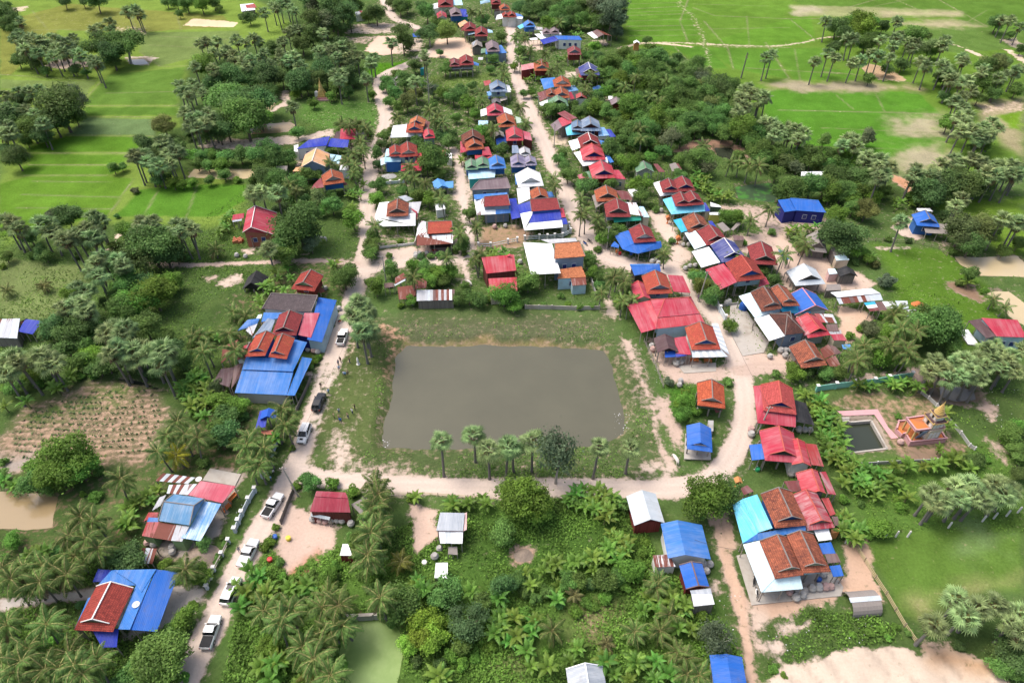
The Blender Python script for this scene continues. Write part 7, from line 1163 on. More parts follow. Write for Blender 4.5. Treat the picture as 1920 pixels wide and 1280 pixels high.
rail_fence('pond_weir', 'weathered concrete wall above the algae pond', 'wall', wpts(T['13'], '620,790 760,785 880,778 1000,768'), 0.6, 'concrete', 'concrete', step=5, pw=0.3, th=0.5, bury=1.2)
rail_fence('garden_fence', 'low white fence in front of the pillared garden at the left track', FN, wpts(T['11'], '945,105 1010,100 1080,95 1150,90'), 0.9, 'trimwhite', 'fencewhite', 'trimwhite', step=4.5, pw=0.4)
rail_fence('garden_wall', 'white garden wall right of the broad white sheet roofs', 'wall', wpts(T['11'], '1225,420 1195,560'), 1.2, 'concrete', 'w_white', step=4)
rail_fence('garden_wall', 'low white wall before the broad white sheet roofs', 'wall', wpts(T['11'], '930,585 1060,570 1190,555'), 0.7, 'concrete', 'w_white', step=5)
rail_fence('garden_fence', 'pale gate posts and fence of the brown dry yard', FN, wpts(T['11'], '1668,575 1760,575 1890,548 1960,535'), 1.3, 'trimwhite', 'fencewhite', 'trimwhite', step=7, pw=0.4, rails=2)
def post(label, p, h, w=0.22, mat='trimwhite', name='concrete_post', lean=(0,0), grp='white concrete posts along the grass field'):
    b = MB(); b.beam((p.x, p.y, -0.2), (p.x+lean[0], p.y+lean[1], h), w, mat); b.box((p.x+lean[0], p.y+lean[1]), w*0.6, w*0.6, h-0.02, h+0.1, mat); tag(b.build(name), label, 'post', grp)
for i, p in enumerate(wpts(T['33'], '575,230 882,180 955,185 1045,185 1350,118 1605,70 1690,48 1785,30 1870,5')):
    post(f'white concrete post at the top of the grass field, {["leftmost","second from left","third from left","fourth from left","fifth from left","sixth from left","third from right","second from right","rightmost"][i]}', p, 1.7)
def pole(label, fr, x, y, h=7.5, lean=(0,0), arms=1):
    p = G(*fr(x, y)); root = empty('utility_pole', (p.x, p.y, 0)); tag(root, label, 'utility pole'); b = MB(); top = (p.x+lean[0], p.y+lean[1], h); b.tube([(p.x,p.y,-0.3), ((p.x+top[0])/2,(p.y+top[1])/2,h/2), top], [0.17,0.14,0.11], 'concrete', 8); b.build('shaft', root)
    b = MB(); b.beam((top[0]-0.6, top[1], h-0.4), (top[0]+0.6, top[1], h-0.4), 0.1, 'post'); b.build('crossarm', root)
    for k in (-0.5, 0.5): b = MB(); b.lathe((top[0]+k, top[1], h-0.35), [(0.05,0),(0.08,0.06),(0.05,0.14),(0.02,0.2)], 'trimwhite', 8); b.build('insulator', root)
    return Vector(top)
A1 = pole('leaning utility pole at the corner of the pond road', T['12'], 318, 1160, 8, (-1.2,0.2)); A2 = pole('utility pole at the road junction above the pond', T['11'], 975, 828, 7.5); A3 = pole('utility pole beside the blue shop roof', T['21'], 710, 590, 7)
A4 = pole('tall utility pole at the road before the crimson hall', T['21'], 1398, 985, 9, (0.6,0)); A5 = pole('utility pole beside the green gabled house', T['20'], 195, 870, 7); A6 = pole('utility pole beside the stepped brown roofs', T['20'], 315, 1110, 8); A7 = pole('utility pole at the top bend of the main road', Z8, 690, 440, 8); A8 = pole('utility pole beside the coral gable', Z4, 140, 800, 7, (1.0,0.6))
def wire(label, a, b, sag=1.0, r=0.022):
    P = [Vector(a).lerp(Vector(b), i/12)-Vector((0,0,4*sag*(i/12)*(1-i/12))) for i in range(13)]; m = MB(); m.tube(P, [r]*13, 'wire', 4); tag(m.build('power_line'), label, 'cable')
dz = Vector((0,0,-0.3)); wire('power line between the junction pole and the pond corner pole', A1+dz, A2+dz, 1.5); wire('power line from the shop pole to the pole before the crimson hall', A3+dz, A4+dz, 1.2); wire('power line from the green gable pole to the stepped roofs pole', A5+dz, A6+dz, 1.0); wire('power line up the main road to its top bend', A5+dz, A7+dz, 1.4); wire('power line from the stepped roofs pole down to the shop pole', A6+dz, A3+dz, 2.0); wire('power line from the crimson hall pole to the coral gable pole', A4+dz, A8+dz, 1.6)
wire('cable from the blue tin house to the ice blue porch roof', G(*T['23'](1370,205), 4.2), G(*Z5(160,690), 3.6), 0.5, 0.03)
# burnt palm pole in the rice field
p = G(*T['20'](1716,588)); root = empty('dead_palm', (p.x,p.y,0)); tag(root, 'bare burnt palm trunk standing alone in the rice field', 'dead palm'); b = MB(); b.tube([(p.x,p.y,-0.2),(p.x+0.3,p.y,5),(p.x+0.5,p.y,9.5)], [0.28,0.22,0.14], 'palmbark', 8); b.build('trunk', root)
b = MB(); 
for i in range(9): a = i*0.7; b.beam((p.x+0.5,p.y,9.3-i*0.12), (p.x+0.5+math.cos(a)*0.6,p.y+math.sin(a)*0.6,8.5-i*0.15), 0.07, 'branches')
b.build('dead_fronds', root)
# tall bare trees
for lb, fr, x, y, h in (('tall bare pale tree among the gardens of the upper track', T['10'], 1298, 790, 11), ('thin bare pale trunk left of the tall bare tree', T['10'], 1055, 770, 9), ('leafless grey tree beside the reddish pit', T['20'], 1190, 1110, 7)):
    p = G(*fr(x, y)); root = empty('bare_tree', (p.x,p.y,0)); tag(root, lb, 'tree'); b = MB(); b.tube([(p.x,p.y,-0.2),(p.x+0.2,p.y,h*0.5),(p.x+0.3,p.y,h)], [0.22,0.16,0.06], 'palebark', 7); b.build('trunk', root); b = MB(); rr = random.Random(h)
    for i in range(16): z = h*rr.uniform(0.5,0.97); a = rr.uniform(0,6.28); l = rr.uniform(0.8,2.2)*(1.2-z/h*0.6); q = Vector((p.x+0.25+math.cos(a)*l, p.y+math.sin(a)*l, z+l*0.6)); b.tube([(p.x+0.25,p.y,z), q, q+Vector((math.cos(a+.5)*0.6, math.sin(a+.5)*0.6, 0.3))], [0.06,0.035,0.01], 'palebark', 4)
    b.build('branch', root)
# golden stupa in the upper left
p = G(*T['10'](500,742)); root = empty('stupa', (p.x,p.y,0)); tag(root, 'golden pointed stupa on a pink base among the upper left trees', 'stupa')
b = MB(); b.box(p, 5.5, 4.0, -0.2, 0.6, 'roseconcrete'); b.box(p, 4.0, 3.2, 0.6, 1.0, 'rosedark'); b.build('base', root)
b = MB(); b.box(p, 2.6, 2.6, 1.0, 1.7, 'gold'); b.box(p, 2.2, 2.2, 1.7, 2.4, 'gold'); b.box(p, 1.8, 1.8, 2.4, 3.0, 'gold'); b.build('tier', root); b = MB(); b.lathe((p.x,p.y,3.0), [(0.95,0),(0.9,0.5),(0.75,0.9),(0.62,1.3),(0.68,1.4),(0.5,1.8),(0.54,1.9),(0.36,2.5),(0.38,2.6),(0.18,3.4),(0.05,4.6)], 'gold', 16); b.build('spire', root)
b = MB(); b.box((p.x-1.8,p.y), 1.2, 1.0, 0.6, 2.4, 'trimwhite'); b.lathe((p.x-1.8,p.y,2.4), [(0.7,0),(0.5,0.3),(0.2,0.5)], 'trimwhite', 10); b.build('altar', root)
# --- shrine with two decks and a golden spire
def wp(s_, z): return wpts(Z6, s_, z)
c0 = G(*Z6(1300,800)); root = empty('shrine', (c0.x,c0.y,0)); tag(root, 'pink and orange two tier shrine with a golden ringed spire', 'shrine')
low = wp('985,600 1090,588 1420,640 1530,800 1118,840 1062,742 1030,745 960,680', 1.0)
def flat(ps, z0, z1, m): b = MB(); b.prism([(p.x,p.y) for p in ps], [z1]*len(ps), z0, m); return b
flat(low, -0.2, 0.95, 'roseconcrete').build('platform', root)
cl = sum(low, Vector())/len(low); flat([p.lerp(cl, 0.06) for p in low], 0.95, 1.0, 'terracotta').build('floor', root)
def parapet(ps, z, h, m, m2, closed, skip=()):
    n = len(ps)
    for i in range(n if closed else n-1):
        if i in skip: continue
        a, c = ps[i], ps[(i+1) % n]; b = MB(); a2, c2 = a.lerp(cl, 0.03), c.lerp(cl, 0.03); b.beam((a2.x,a2.y,z+h/2), (c2.x,c2.y,z+h/2), 0.16, m, h); b.beam((a2.x,a2.y,z+h+0.05), (c2.x,c2.y,z+h+0.05), 0.26, m2, 0.12); b.build('parapet', root)
        b = MB(); b.box(a2, 0.3, 0.3, z-0.02, z+h+0.25, m2); b.build('baluster_post', root)
parapet(low, 0.95, 0.3, 'rosedark', 'roseconcrete', True, skip=(6,))
up = wp('1070,570 1285,540 1420,590 1500,672 1180,712', 3.9); flat(up, 3.7, 3.95, 'roseconcrete').build('upper_deck', root); cu = sum(up, Vector())/5; flat([p.lerp(cu, 0.08) for p in up], 3.95, 3.99, 'terracotta').build('floor', root); cl = cu; parapet(up, 3.95, 0.25, 'rosedark', 'roseconcrete', True)
for q in [p.lerp(cu, 0.1) for p in up]+[up[0].lerp(up[4], 0.5).lerp(cu, 0.08)]: b = MB(); b.box(q, 0.28, 0.28, 0.95, 3.7, 'gold'); b.build('column', root)
s1 = wp('1262,600 1330,676 1480,650 1410,578', 4.0); e1 = (s1[2]-s1[1]).normalized(); ce = sum(s1, Vector())/4; rz = math.atan2(e1.y, e1.x)
b = MB(); b.box(ce, 2.8, 2.8, 0.95, 3.7, 'w_cream', rz); b.build('sanctuary', root); b = MB(); b.box(ce, 2.5, 2.5, 3.95, 5.5, 'w_cream', rz); sanc = b.build('sanctuary', root)
for zz, hw, n in ((4.3, 0.9, 3), (5.95, 0.7, 3), (1.5, 1.5, 3)):
    w = (2.52 if zz < 5 else 1.72) if zz > 2 else 2.82
    for side in (0, 1):
        a = rz-math.pi/2+side*math.pi/2*-1; d = Vector((math.cos(a), math.sin(a), 0)); tn = Vector((-d.y, d.x, 0))
        for k in range(n): 
            b = MB(); c = ce+d*(w/2+0.02)+tn*((k-1)*w*0.28); b.box(c, 0.06, w*0.2, zz, zz+hw, 'trimwhite' if (side == 0 or k != 1) else 'dark', a); b.build('panel', root)
for z, w in ((5.5, 3.0), (6.9, 2.2)): b = MB(); b.box(ce, w, w, z, z+0.1, 'gold', rz); b.box(ce, w-0.25, w-0.25, z+0.1, z+0.22, 'darkbrown', rz); b.build('cornice', root)
b = MB(); b.box(ce, 1.7, 1.7, 5.72, 6.9, 'w_cream', rz); b.build('sanctuary', root)
b = MB(); b.lathe((ce.x,ce.y,7.1), [(r_*0.72, z_*0.9) for r_, z_ in [(1.25,0),(1.28,0.2),(1.12,0.22),(1.14,0.5),(0.96,0.52),(0.98,0.85),(0.8,0.87),(0.82,1.2),(0.64,1.22),(0.66,1.55),(0.48,1.57),(0.5,1.9),(0.34,1.92),(0.34,2.3),(0.18,2.32),(0.14,2.9),(0.03,3.5)]], 'gold', 18); b.build('spire', root)
for sx in (-1,1):
    for sy in (-1,1): b = MB(); q = ce+Vector((math.cos(rz)*sx*1.4-math.sin(rz)*sy*1.4, math.sin(rz)*sx*1.4+math.cos(rz)*sy*1.4, 0)); b.lathe((q.x,q.y,5.6), [(0.12,0),(0.16,0.15),(0.02,0.6)], 'gold', 8); b.build('finial', root)
st_a, st_b = G(*Z6(1200,780), 1.0), G(*Z6(1300,705), 3.9); b = MB(); nst = 9; sd = (xy(st_b)-xy(st_a)).normalized().cross(Vector((0,0,1)))*0.6
for i in range(nst): p = st_a.lerp(st_b, (i+0.5)/nst); d = (xy(st_b)-xy(st_a))/nst; b.prism([p-sd-d/2, p+sd-d/2, p+sd+d/2, p-sd+d/2], [p.z]*4, p.z-0.22, 'w_bluegrey')
b.build('stairs', root)
# pink walkway and pool kerb
w_ = wpts(Z6, '215,492 330,487 750,466 870,668 990,790 905,797 715,527 330,541 262,546'); b = MB(); b.prism([(p.x,p.y) for p in w_], [0.16]*9, -0.1, 'roseconcrete'); tag(b.build('walkway'), 'pink concrete walkway bending around the shrine pool', 'walkway')
root = empty('pool_kerb', G(*Z6(440,600))); tag(root, 'concrete kerb with steps around the shrine pool', 'kerb'); K = wpts(Z6, '250,612 345,612 350,600 430,598 445,608 680,588 860,905 480,950', 0)
for a, c in zip(K, K[1:]): b = MB(); b.beam((a.x,a.y,-0.25), (c.x,c.y,-0.25), 0.35, 'concrete', 0.75); b.build('kerb_stone', root)
for i in range(3): a, c = G(*Z6(340,565+i*14)), G(*Z6(435,562+i*14)); b = MB(); b.beam((a.x,a.y,-0.05-i*0.18), (c.x,c.y,-0.05-i*0.18), 0.5, 'concrete', 0.2); b.build('step', root)
# concrete yard
Q = wpts(Z3, '-5,380 110,365 190,410 330,640 500,860 440,1005 160,1050 20,800 -20,640'); b = MB(); b.prism([(p.x,p.y) for p in Q], [0.14]*9, -0.2, 'concrete'); tag(b.build('concrete_yard'), 'light grey concrete yard beside the aqua roofed house', 'yard', kind='structure')
Q = wpts(T['22'], '1245,185 1530,160 1530,225 1290,240'); b = MB(); b.prism([(p.x,p.y) for p in Q], [0.12]*4, -0.2, 'concrete'); tag(b.build('concrete_slab'), 'pale concrete terrace before the striped awning', 'slab')
# arched thatched shelter
A, B = G(*T['33'](585,705)), G(*T['33'](800,688)); root = empty('arched_shelter', A); tag(root, 'arched thatched cart shelter beside the bamboo fence', 'shelter'); d = (B-A).normalized(); n = Vector((d.y,-d.x,0)); R0 = 2.0; K = 10; b = MB()
ring = lambda o, k: o+n*math.cos(math.pi*k/K)*R0+Vector((0,0,math.sin(math.pi*k/K)*R0*0.95+0.35))
for k in range(K): b.slab([ring(A,k), ring(B,k), ring(B,k+1), ring(A,k+1)], 'thatchgrey', 0.12)
b.build('roof', root)
for o in (A+d*0.3, B-d*0.3, (A+B)/2):
    for k in (-1, 1): m = MB(); m.box(o+n*k*R0*0.93, 0.12, 0.12, -0.2, 0.6, 'branches'); m.build('post', root)
m = MB()
for i in range(8): q = A.lerp(B, (i+0.5)/8); m.slab([q+n*0.55-d*0.5+Vector((0,0,2.25)), q+n*0.55+d*0.4+Vector((0,0,2.26)), q-n*0.2+d*0.4+Vector((0,0,2.36)), q-n*0.2-d*0.5+Vector((0,0,2.35))], 'silver', 0.03)
m.build('ridge_sheet', root)
# ------------------------------------------------------------------ vehicles
for nm, c in (('paintwhite', (0.78,0.78,0.77)), ('paintblack', (0.012,0.013,0.016))): plain(nm, c, rough=0.25, var=0.03, spec=0.6)
plain('carglass', (0.015,0.018,0.022), rough=0.08, spec=0.8, var=0.02); plain('lamp', (0.7,0.7,0.68), rough=0.2); plain('taillamp', (0.4,0.02,0.02), rough=0.2); plain('rim', (0.45,0.45,0.46), rough=0.3, metal=0.6)
def vehicle(name, label, front, rear, paint, kind):
    a, b_ = G(*front, 0.8), G(*rear, 0.8); c = (a+b_)/2; d = xy(a)-xy(b_); rz = math.atan2(d.y, d.x); root = empty(name, (c.x, c.y, 0.04), rz); tag(root, label, 'car')
    Lh = 2.62 if kind == 'pickup' else 2.4; W = 0.93
    def loft(name_, secs, mat, parent=root, cap=True):          # secs: x, z0, z1, half width low, half width high
        m = MB(); rings = []
        for x, z0, z1, w0, w1 in secs: r = min(0.09, (z1-z0)*0.3); rings.append([Vector(q) for q in ((x,-w0,z0),(x,w0,z0),(x,w0+0.02,(z0+z1)*0.5),(x,w1,z1-r),(x,w1-r,z1),(x,-w1+r,z1),(x,-w1,z1-r),(x,-w0-0.02,(z0+z1)*0.5))])
        for p, q in zip(rings, rings[1:]):
            for i in range(8): j = (i+1) % 8; m.poly([p[i], p[j], q[j], q[i]], mat)
        m.poly(rings[0], mat); m.poly(rings[-1][::-1], mat); o = m.build(name_, parent, loc=(0,0,0)); return o
    hood = 0.98 if kind == 'pickup' else 1.02; belt = 1.08
    if kind == 'pickup':
        body = loft('body', [(Lh,0.5,0.82,0.72,0.68),(Lh-0.12,0.36,0.94,0.86,0.80),(Lh-0.7,0.32,hood+0.02,W,W-0.06),(1.15,0.3,belt,W,W-0.03),(-0.6,0.3,belt,W,W-0.03),(-0.72,0.32,1.04,W,W-0.02),(-Lh+0.15,0.42,1.04,W-0.01,W-0.03),(-Lh,0.5,1.0,W-0.05,W-0.07)], paint)
        loft('cabin', [(1.2,1.0,1.08,W-0.05,W-0.1),(0.5,1.05,1.72,W-0.05,W-0.24),(-0.1,1.05,1.78,W-0.05,W-0.22),(-0.55,1.05,1.74,W-0.05,W-0.22),(-0.75,1.0,1.1,W-0.06,W-0.1)], 'carglass')
        loft('roof', [(0.5,1.70,1.76,W-0.25,W-0.27),(-0.1,1.74,1.82,W-0.2,W-0.24),(-0.58,1.7,1.78,W-0.22,W-0.26)], paint)
    else:
        body = loft('body', [(Lh,0.5,0.85,0.72,0.68),(Lh-0.12,0.36,0.96,0.86,0.80),(Lh-0.7,0.32,hood+0.02,W,W-0.06),(1.05,0.3,belt,W,W-0.03),(-1.6,0.3,belt+0.02,W,W-0.03),(-Lh+0.12,0.4,1.08,W-0.02,W-0.05),(-Lh,0.5,1.0,W-0.07,W-0.1)], paint)
        loft('cabin', [(1.15,1.0,1.1,W-0.05,W-0.1),(0.4,1.05,1.72,W-0.05,W-0.24),(-0.5,1.05,1.78,W-0.05,W-0.22),(-1.85,1.05,1.72,W-0.05,W-0.24),(-2.22,1.02,1.12,W-0.06,W-0.12)], 'carglass')
        loft('roof', [(0.38,1.70,1.76,W-0.25,W-0.27),(-0.5,1.75,1.83,W-0.2,W-0.24),(-1.9,1.69,1.77,W-0.24,W-0.28)], paint)
    for y in (-1, 1):
        m = MB(); m.beam((1.1,y*(W-0.09),1.1), (0.42,y*(W-0.2),1.72), 0.1, paint, 0.08); m.beam((-0.2,y*(W-0.03),1.06), (-0.2,y*(W-0.2),1.76), 0.1, paint, 0.06); m.build('pillar', root, loc=(0,0,0))
        m = MB(); m.box((1.0, y*(W+0.1)), 0.12, 0.22, 1.05, 1.25, paint); m.build('wing_mirror', root, loc=(0,0,0))
        m = MB(); m.box((Lh-0.22, y*0.62), 0.3, 0.34, 0.74, 0.93, 'lamp'); m.build('headlight', root, loc=(0,0,0)); m = MB(); m.box((-Lh+0.03, y*0.76), 0.12, 0.16, 0.68, 0.98, 'taillamp'); m.build('tail_light', root, loc=(0,0,0))
        for x in (Lh-0.95, -Lh+1.15):
            m = MB(); n = 18
            for k in range(n):
                a0, a1 = 2*math.pi*k/n, 2*math.pi*(k+1)/n; P_ = lambda r, a, yy: Vector((x+r*math.cos(a), y*yy, 0.36+r*math.sin(a)))
                m.poly([P_(0.36,a0,0.98), P_(0.36,a1,0.98), P_(0.36,a1,0.72), P_(0.36,a0,0.72)], 'rubber'); m.poly([P_(0.36,a0,0.98), P_(0.36,a1,0.98), P_(0.22,a1,0.985), P_(0.22,a0,0.985)], 'rubber')
            wh = m.build('wheel', root, loc=(0,0,0)); m = MB(); m.poly([Vector((x+0.22*math.cos(2*math.pi*k/n), y*0.975, 0.36+0.22*math.sin(2*math.pi*k/n))) for k in range(n)], 'rim'); m.poly([Vector((x+0.2*math.cos(2*math.pi*k/n), y*0.99, 0.36+0.2*math.sin(2*math.pi*k/n))) for k in range(0, n, 3)], 'rim'); m.build('rim', wh, loc=(0,0,0))
    m = MB(); m.box((Lh-0.02, 0), 0.1, 1.1, 0.55, 0.78, 'dark'); m.build('grille', root, loc=(0,0,0))
    return root, W, Lh
def bed(v, mat, cover):
    root, W, Lh = v; m = MB(); z = 1.045
    if cover: m.box((-1.68,0), 1.75, 1.62, z, z+0.05, mat); m.build('bed_cover', root, loc=(0,0,0))
    else:
        m.box((-1.68,0), 1.75, 1.5, z, z+0.012, 'dark'); m.build('cargo_bed', root, loc=(0,0,0))
        for y in (-0.83, 0.83): m = MB(); m.box((-1.68,y), 1.85, 0.12, z, z+0.09, mat); m.build('bed_rail', root, loc=(0,0,0))
        m = MB(); m.box((-2.56,0), 0.1, 1.6, z, z+0.09, mat); m.build('tailgate', root, loc=(0,0,0))
t = T['03']
bed(vehicle('pickup_truck', 'white pickup with black bed cover, nearest on the road', t(1618,785), t(1540,1005), 'paintwhite', 'pickup'), 'rubber', True)
v = vehicle('suv', 'white suv with dark sunroof, second from the bottom', t(1775,498), t(1690,682), 'paintwhite', 'suv'); m = MB(); m.box((0.0,0), 0.75, 0.95, 1.82, 1.845, 'carglass'); m.build('sunroof', v[0], loc=(0,0,0))
bed(vehicle('pickup_truck', 'white pickup with white bed cover beside the hedge posts', Z7(1385,985), Z7(1240,1265), 'paintwhite', 'pickup'), 'paintwhite', True)
bed(vehicle('pickup_truck', 'white pickup with open black bed near the road fork', T['12'](172,1150), T['13'](75,20), 'paintwhite', 'pickup'), 'paintwhite', False)
v = vehicle('suv', 'white suv with hood scoop facing down the road', T['12'](335,755), T['12'](385,622), 'paintwhite', 'suv'); m = MB(); m.box((1.7,0), 0.4, 0.6, 1.0, 1.09, 'dark'); m.build('hood_scoop', v[0], loc=(0,0,0))
v = vehicle('suv', 'black suv with spare wheel parked above the white suv', T['12'](492,395), T['12'](450,508), 'paintblack', 'suv'); m = MB(); m.lathe((-2.5,0,0.62), [(0.05,0),(0.3,0.02),(0.34,0.1),(0.34,0.5),(0.3,0.6)], 'rubber', 14); m.build('spare_wheel', v[0], loc=(0,0,0))
bed(vehicle('pickup_truck', 'white pickup beside the fan palms at the upper road', Z1(1195,458), Z1(1150,600), 'paintwhite', 'pickup'), 'paintwhite', False)
def motorbike(label, u, v, rz, col):
    p = G(u, v); root = empty('motorbike', (p.x,p.y,0.03), rz); tag(root, label, 'motorbike'); Z = dict(loc=(0,0,0))
    for x in (-0.6, 0.62):
        m = MB(); n = 14
        for k in range(n):
            a0, a1 = 2*math.pi*k/n, 2*math.pi*(k+1)/n; Pq = lambda r, a, y: Vector((x+r*math.cos(a), y, 0.29+r*math.sin(a)))
            for q in ((0.29,0.05,0.29,-0.05),(0.29,0.05,0.21,0.03),(0.29,-0.05,0.21,-0.03)): m.poly([Pq(q[0],a0,q[1]), Pq(q[0],a1,q[1]), Pq(q[2],a1,q[3]), Pq(q[2],a0,q[3])], 'rubber')
        m.build('wheel', root, **Z)
    m = MB(); m.tube([(0.45,0,0.72),(0.2,0,0.5),(-0.2,0,0.48),(-0.7,0,0.66)], [0.1,0.16,0.18,0.09], col, 8); m.build('body', root, **Z); m = MB(); m.tube([(0.12,0,0.72),(-0.35,0,0.78),(-0.75,0,0.8)], [0.1,0.14,0.1], 'rubber', 8); m.build('seat', root, **Z)
    m = MB(); m.tube([(0.6,0,0.3),(0.46,0,0.95)], [0.04,0.04], 'rim', 6); m.beam((0.42,-0.33,1.0), (0.42,0.33,1.0), 0.04, 'dark'); m.build('handlebar', root, **Z)
motorbike('black motorbike on the porch slab of the ice blue roof', *Z5(240,965), 1.2, 'paintblack'); motorbike('striped pale motorbike below the black motorbike', *Z5(262,1060), 1.4, 'paintwhite'); motorbike('motorbike parked at the road edge near the upper pickup', *Z1(1160,372), 0.9, 'plasticred'); motorbike('motorbike ridden along the main road beside the carport roof', *T['21'](548,556), -0.9, 'plasticblue'); motorbike('dark motorbike following on the main road', *T['21'](582,540), -0.8, 'paintblack'); motorbike('motorbike under the rust streaked white porch', *T['11'](1340,608), 0.2, 'plasticred')
# ------------------------------------------------------------------ people and cattle: one skinned body each
for nm, c in (('skin', (0.26,0.14,0.085)), ('hair', (0.015,0.012,0.01)), ('c_navy', (0.02,0.035,0.12)), ('c_white', (0.7,0.7,0.7)), ('c_black', (0.02,0.02,0.022)), ('c_ltblue', (0.25,0.42,0.62)), ('c_grey', (0.2,0.2,0.21)), ('c_tan', (0.4,0.3,0.2)), ('c_purple', (0.16,0.05,0.28)), ('c_blue', (0.04,0.14,0.5)), ('c_check', (0.45,0.46,0.5)), ('cowhide', (0.62,0.58,0.52)), ('horn', (0.2,0.17,0.14))): plain(nm, c, var=0.08, scale=8)
def skin_mesh(name, verts, edges, radii, levels=1):
    me = bpy.data.meshes.new(name+'_rig'); me.from_pydata(verts, edges, []); ob = bpy.data.objects.new(name+'_rig', me); COL.objects.link(ob); m = ob.modifiers.new('skin', 'SKIN'); m.use_smooth_shade = True
    for i, r in enumerate(radii): sv = me.skin_vertices[0].data[i]; sv.radius = r if isinstance(r, tuple) else (r, r); sv.use_root = (i == 0)
    ob.modifiers.new('sub', 'SUBSURF').levels = levels; dg = bpy.context.evaluated_depsgraph_get(); out = bpy.data.meshes.new_from_object(ob.evaluated_get(dg)); out.name = name; bpy.data.objects.remove(ob); return out
def person_mesh(pose):
    sp = 0.13 if pose != 'walk' else 0.1; st_ = 0.0 if pose != 'walk' else 0.28; V_ = [(0,0,0.95),(0,0,1.15),(0,0,1.38),(0,0,1.5),(0,0.01,1.62),(0,0.02,1.74)]; E_ = [(0,1),(1,2),(2,3),(3,4),(4,5)]; R_ = [(0.15,0.11),(0.14,0.105),(0.17,0.11),(0.06,0.06),(0.085,0.1),(0.06,0.07)]
    for s_ in (-1, 1):
        i = len(V_); k = st_*s_; V_ += [(s_*0.1,0,0.88),(s_*sp,k*0.5+0.03,0.5),(s_*sp,k,0.09),(s_*sp*1.1,k+0.15,0.05)]; E_ += [(0,i),(i,i+1),(i+1,i+2),(i+2,i+3)]; R_ += [0.09,0.065,0.045,0.04]
        i = len(V_); up = pose == 'hold' and s_ == 1; k = -k
        V_ += [(s_*0.2,0,1.42)]+([(s_*0.27,0.06,1.18),(s_*0.2,0.28,1.25),(s_*0.18,0.36,1.28)] if up else [(s_*0.26,k*0.25-0.02,1.13),(s_*0.27,k*0.6+0.06,0.9),(s_*0.27,k*0.6+0.1,0.8)]); E_ += [(2,i),(i,i+1),(i+1,i+2),(i+2,i+3)]; R_ += [0.062,0.048,0.036,0.034]
        j = i+3; h = Vector(V_[j])
        for q in range(4): i2 = len(V_); V_ += [tuple(h+Vector((0.02*(q-1.5), 0.01, -0.05))), tuple(h+Vector((0.022*(q-1.5), 0.025, -0.1)))]; E_ += [(j,i2),(i2,i2+1)]; R_ += [0.009, 0.008]
        i2 = len(V_); V_ += [tuple(h+Vector((-s_*0.045, 0.02, -0.03)))]; E_ += [(j,i2)]; R_ += [0.009]
    me = skin_mesh('person', V_, E_, R_); 
    for m in ('skin', 'c_white', 'c_navy', 'hair', 'c_black'): me.materials.append(MAT[m])
    for pl in me.polygons:
        c = pl.center; arm = abs(c.x) > 0.215
        pl.material_index = 4 if c.z < 0.11 else (3 if (c.z > 1.66 or (c.z > 1.56 and c.y < -0.03)) else (0 if (c.z > 1.47 or (arm and c.z < 1.12) or (arm and c.y > 0.15)) else (2 if c.z < 0.97 else 1)))
    return me
POSES = {k: person_mesh(k) for k in ('stand', 'walk', 'hold')}
def person(label, u, v, rz, shirt, trousers, pose='stand', skin='skin'):
    o = link('person', POSES[pose]); p = G(u, v); o.location = (p.x, p.y, 0.05); o.rotation_euler = (0,0,rz); tag(o, label, 'person')
    for i, m in ((1, shirt), (2, trousers)): o.material_slots[i].link = 'OBJECT'; o.material_slots[i].material = MAT[m]
    return o
PP = T['12']
for lb, x, y, rz, sh_, tr_, ps in (
 ('person in black beside the road, farthest of the three on the verge', 637, 158, 2.6, 'c_black', 'c_black', 'stand'), ('person in navy on the verge, middle of three', 622, 182, 1.2, 'c_navy', 'c_black', 'stand'), ('person in light blue shirt on the verge below two dark dressed people', 627, 222, 0.4, 'c_ltblue', 'c_navy', 'stand'),
 ('person in black standing on the grass beside the white statue', 705, 165, -1.0, 'c_black', 'c_navy', 'stand'), ('person in checked shirt, left of the trio on the grass', 662, 265, 0.5, 'c_check', 'c_black', 'stand'), ('person in light blue shirt, middle of the trio on the grass', 674, 268, 3.0, 'c_ltblue', 'c_black', 'hold'), ('person in pale shirt, right of the trio on the grass', 692, 258, -2.4, 'c_tan', 'c_black', 'stand'),
 ('person in black walking on the road ahead of the black suv', 490, 352, 0.3, 'c_black', 'c_tan', 'walk'), ('person in light blue shirt at the verge beside the black suv', 548, 398, 0.8, 'c_ltblue', 'c_navy', 'stand'),
 ('person in grey shirt on the trampled grass, second from left', 627, 542, 0.2, 'c_check', 'c_navy', 'stand'), ('person in black nearest the pond on the trampled grass', 745, 514, 1.6, 'c_black', 'c_black', 'hold'), ('person in white shirt beside the person in black', 725, 545, -0.7, 'c_white', 'c_navy', 'stand'), ('person in dark trousers, leftmost on the trampled grass', 588, 578, -1.2, 'c_tan', 'c_black', 'stand'), ('person in brown shirt facing the pond', 692, 578, -0.5, 'c_tan', 'c_navy', 'stand'), ('person in beige shirt just behind the bright blue shirt', 625, 588, 2.2, 'c_tan', 'c_navy', 'stand'), ('person in bright blue shirt nearest the camera on the grass', 638, 614, 0.1, 'c_blue', 'c_navy', 'stand'),
 ('person in white shirt walking at the road fork', 135, 1002, 0.4, 'c_white', 'c_black', 'walk'), ('person in light blue shirt at the end of the pale blue fence', 116, 1048, 2.8, 'c_ltblue', 'c_navy', 'stand')):
    person(lb, *PP(x, y), rz, sh_, tr_, ps)
person('person in purple walking past the crimson hall', *Z2(1190,350), 2.9, 'c_purple', 'c_black', 'walk'); person('person in grey beside the open door of the white pickup', *Z7(1218,1122), 1.0, 'c_grey', 'c_navy', 'stand')
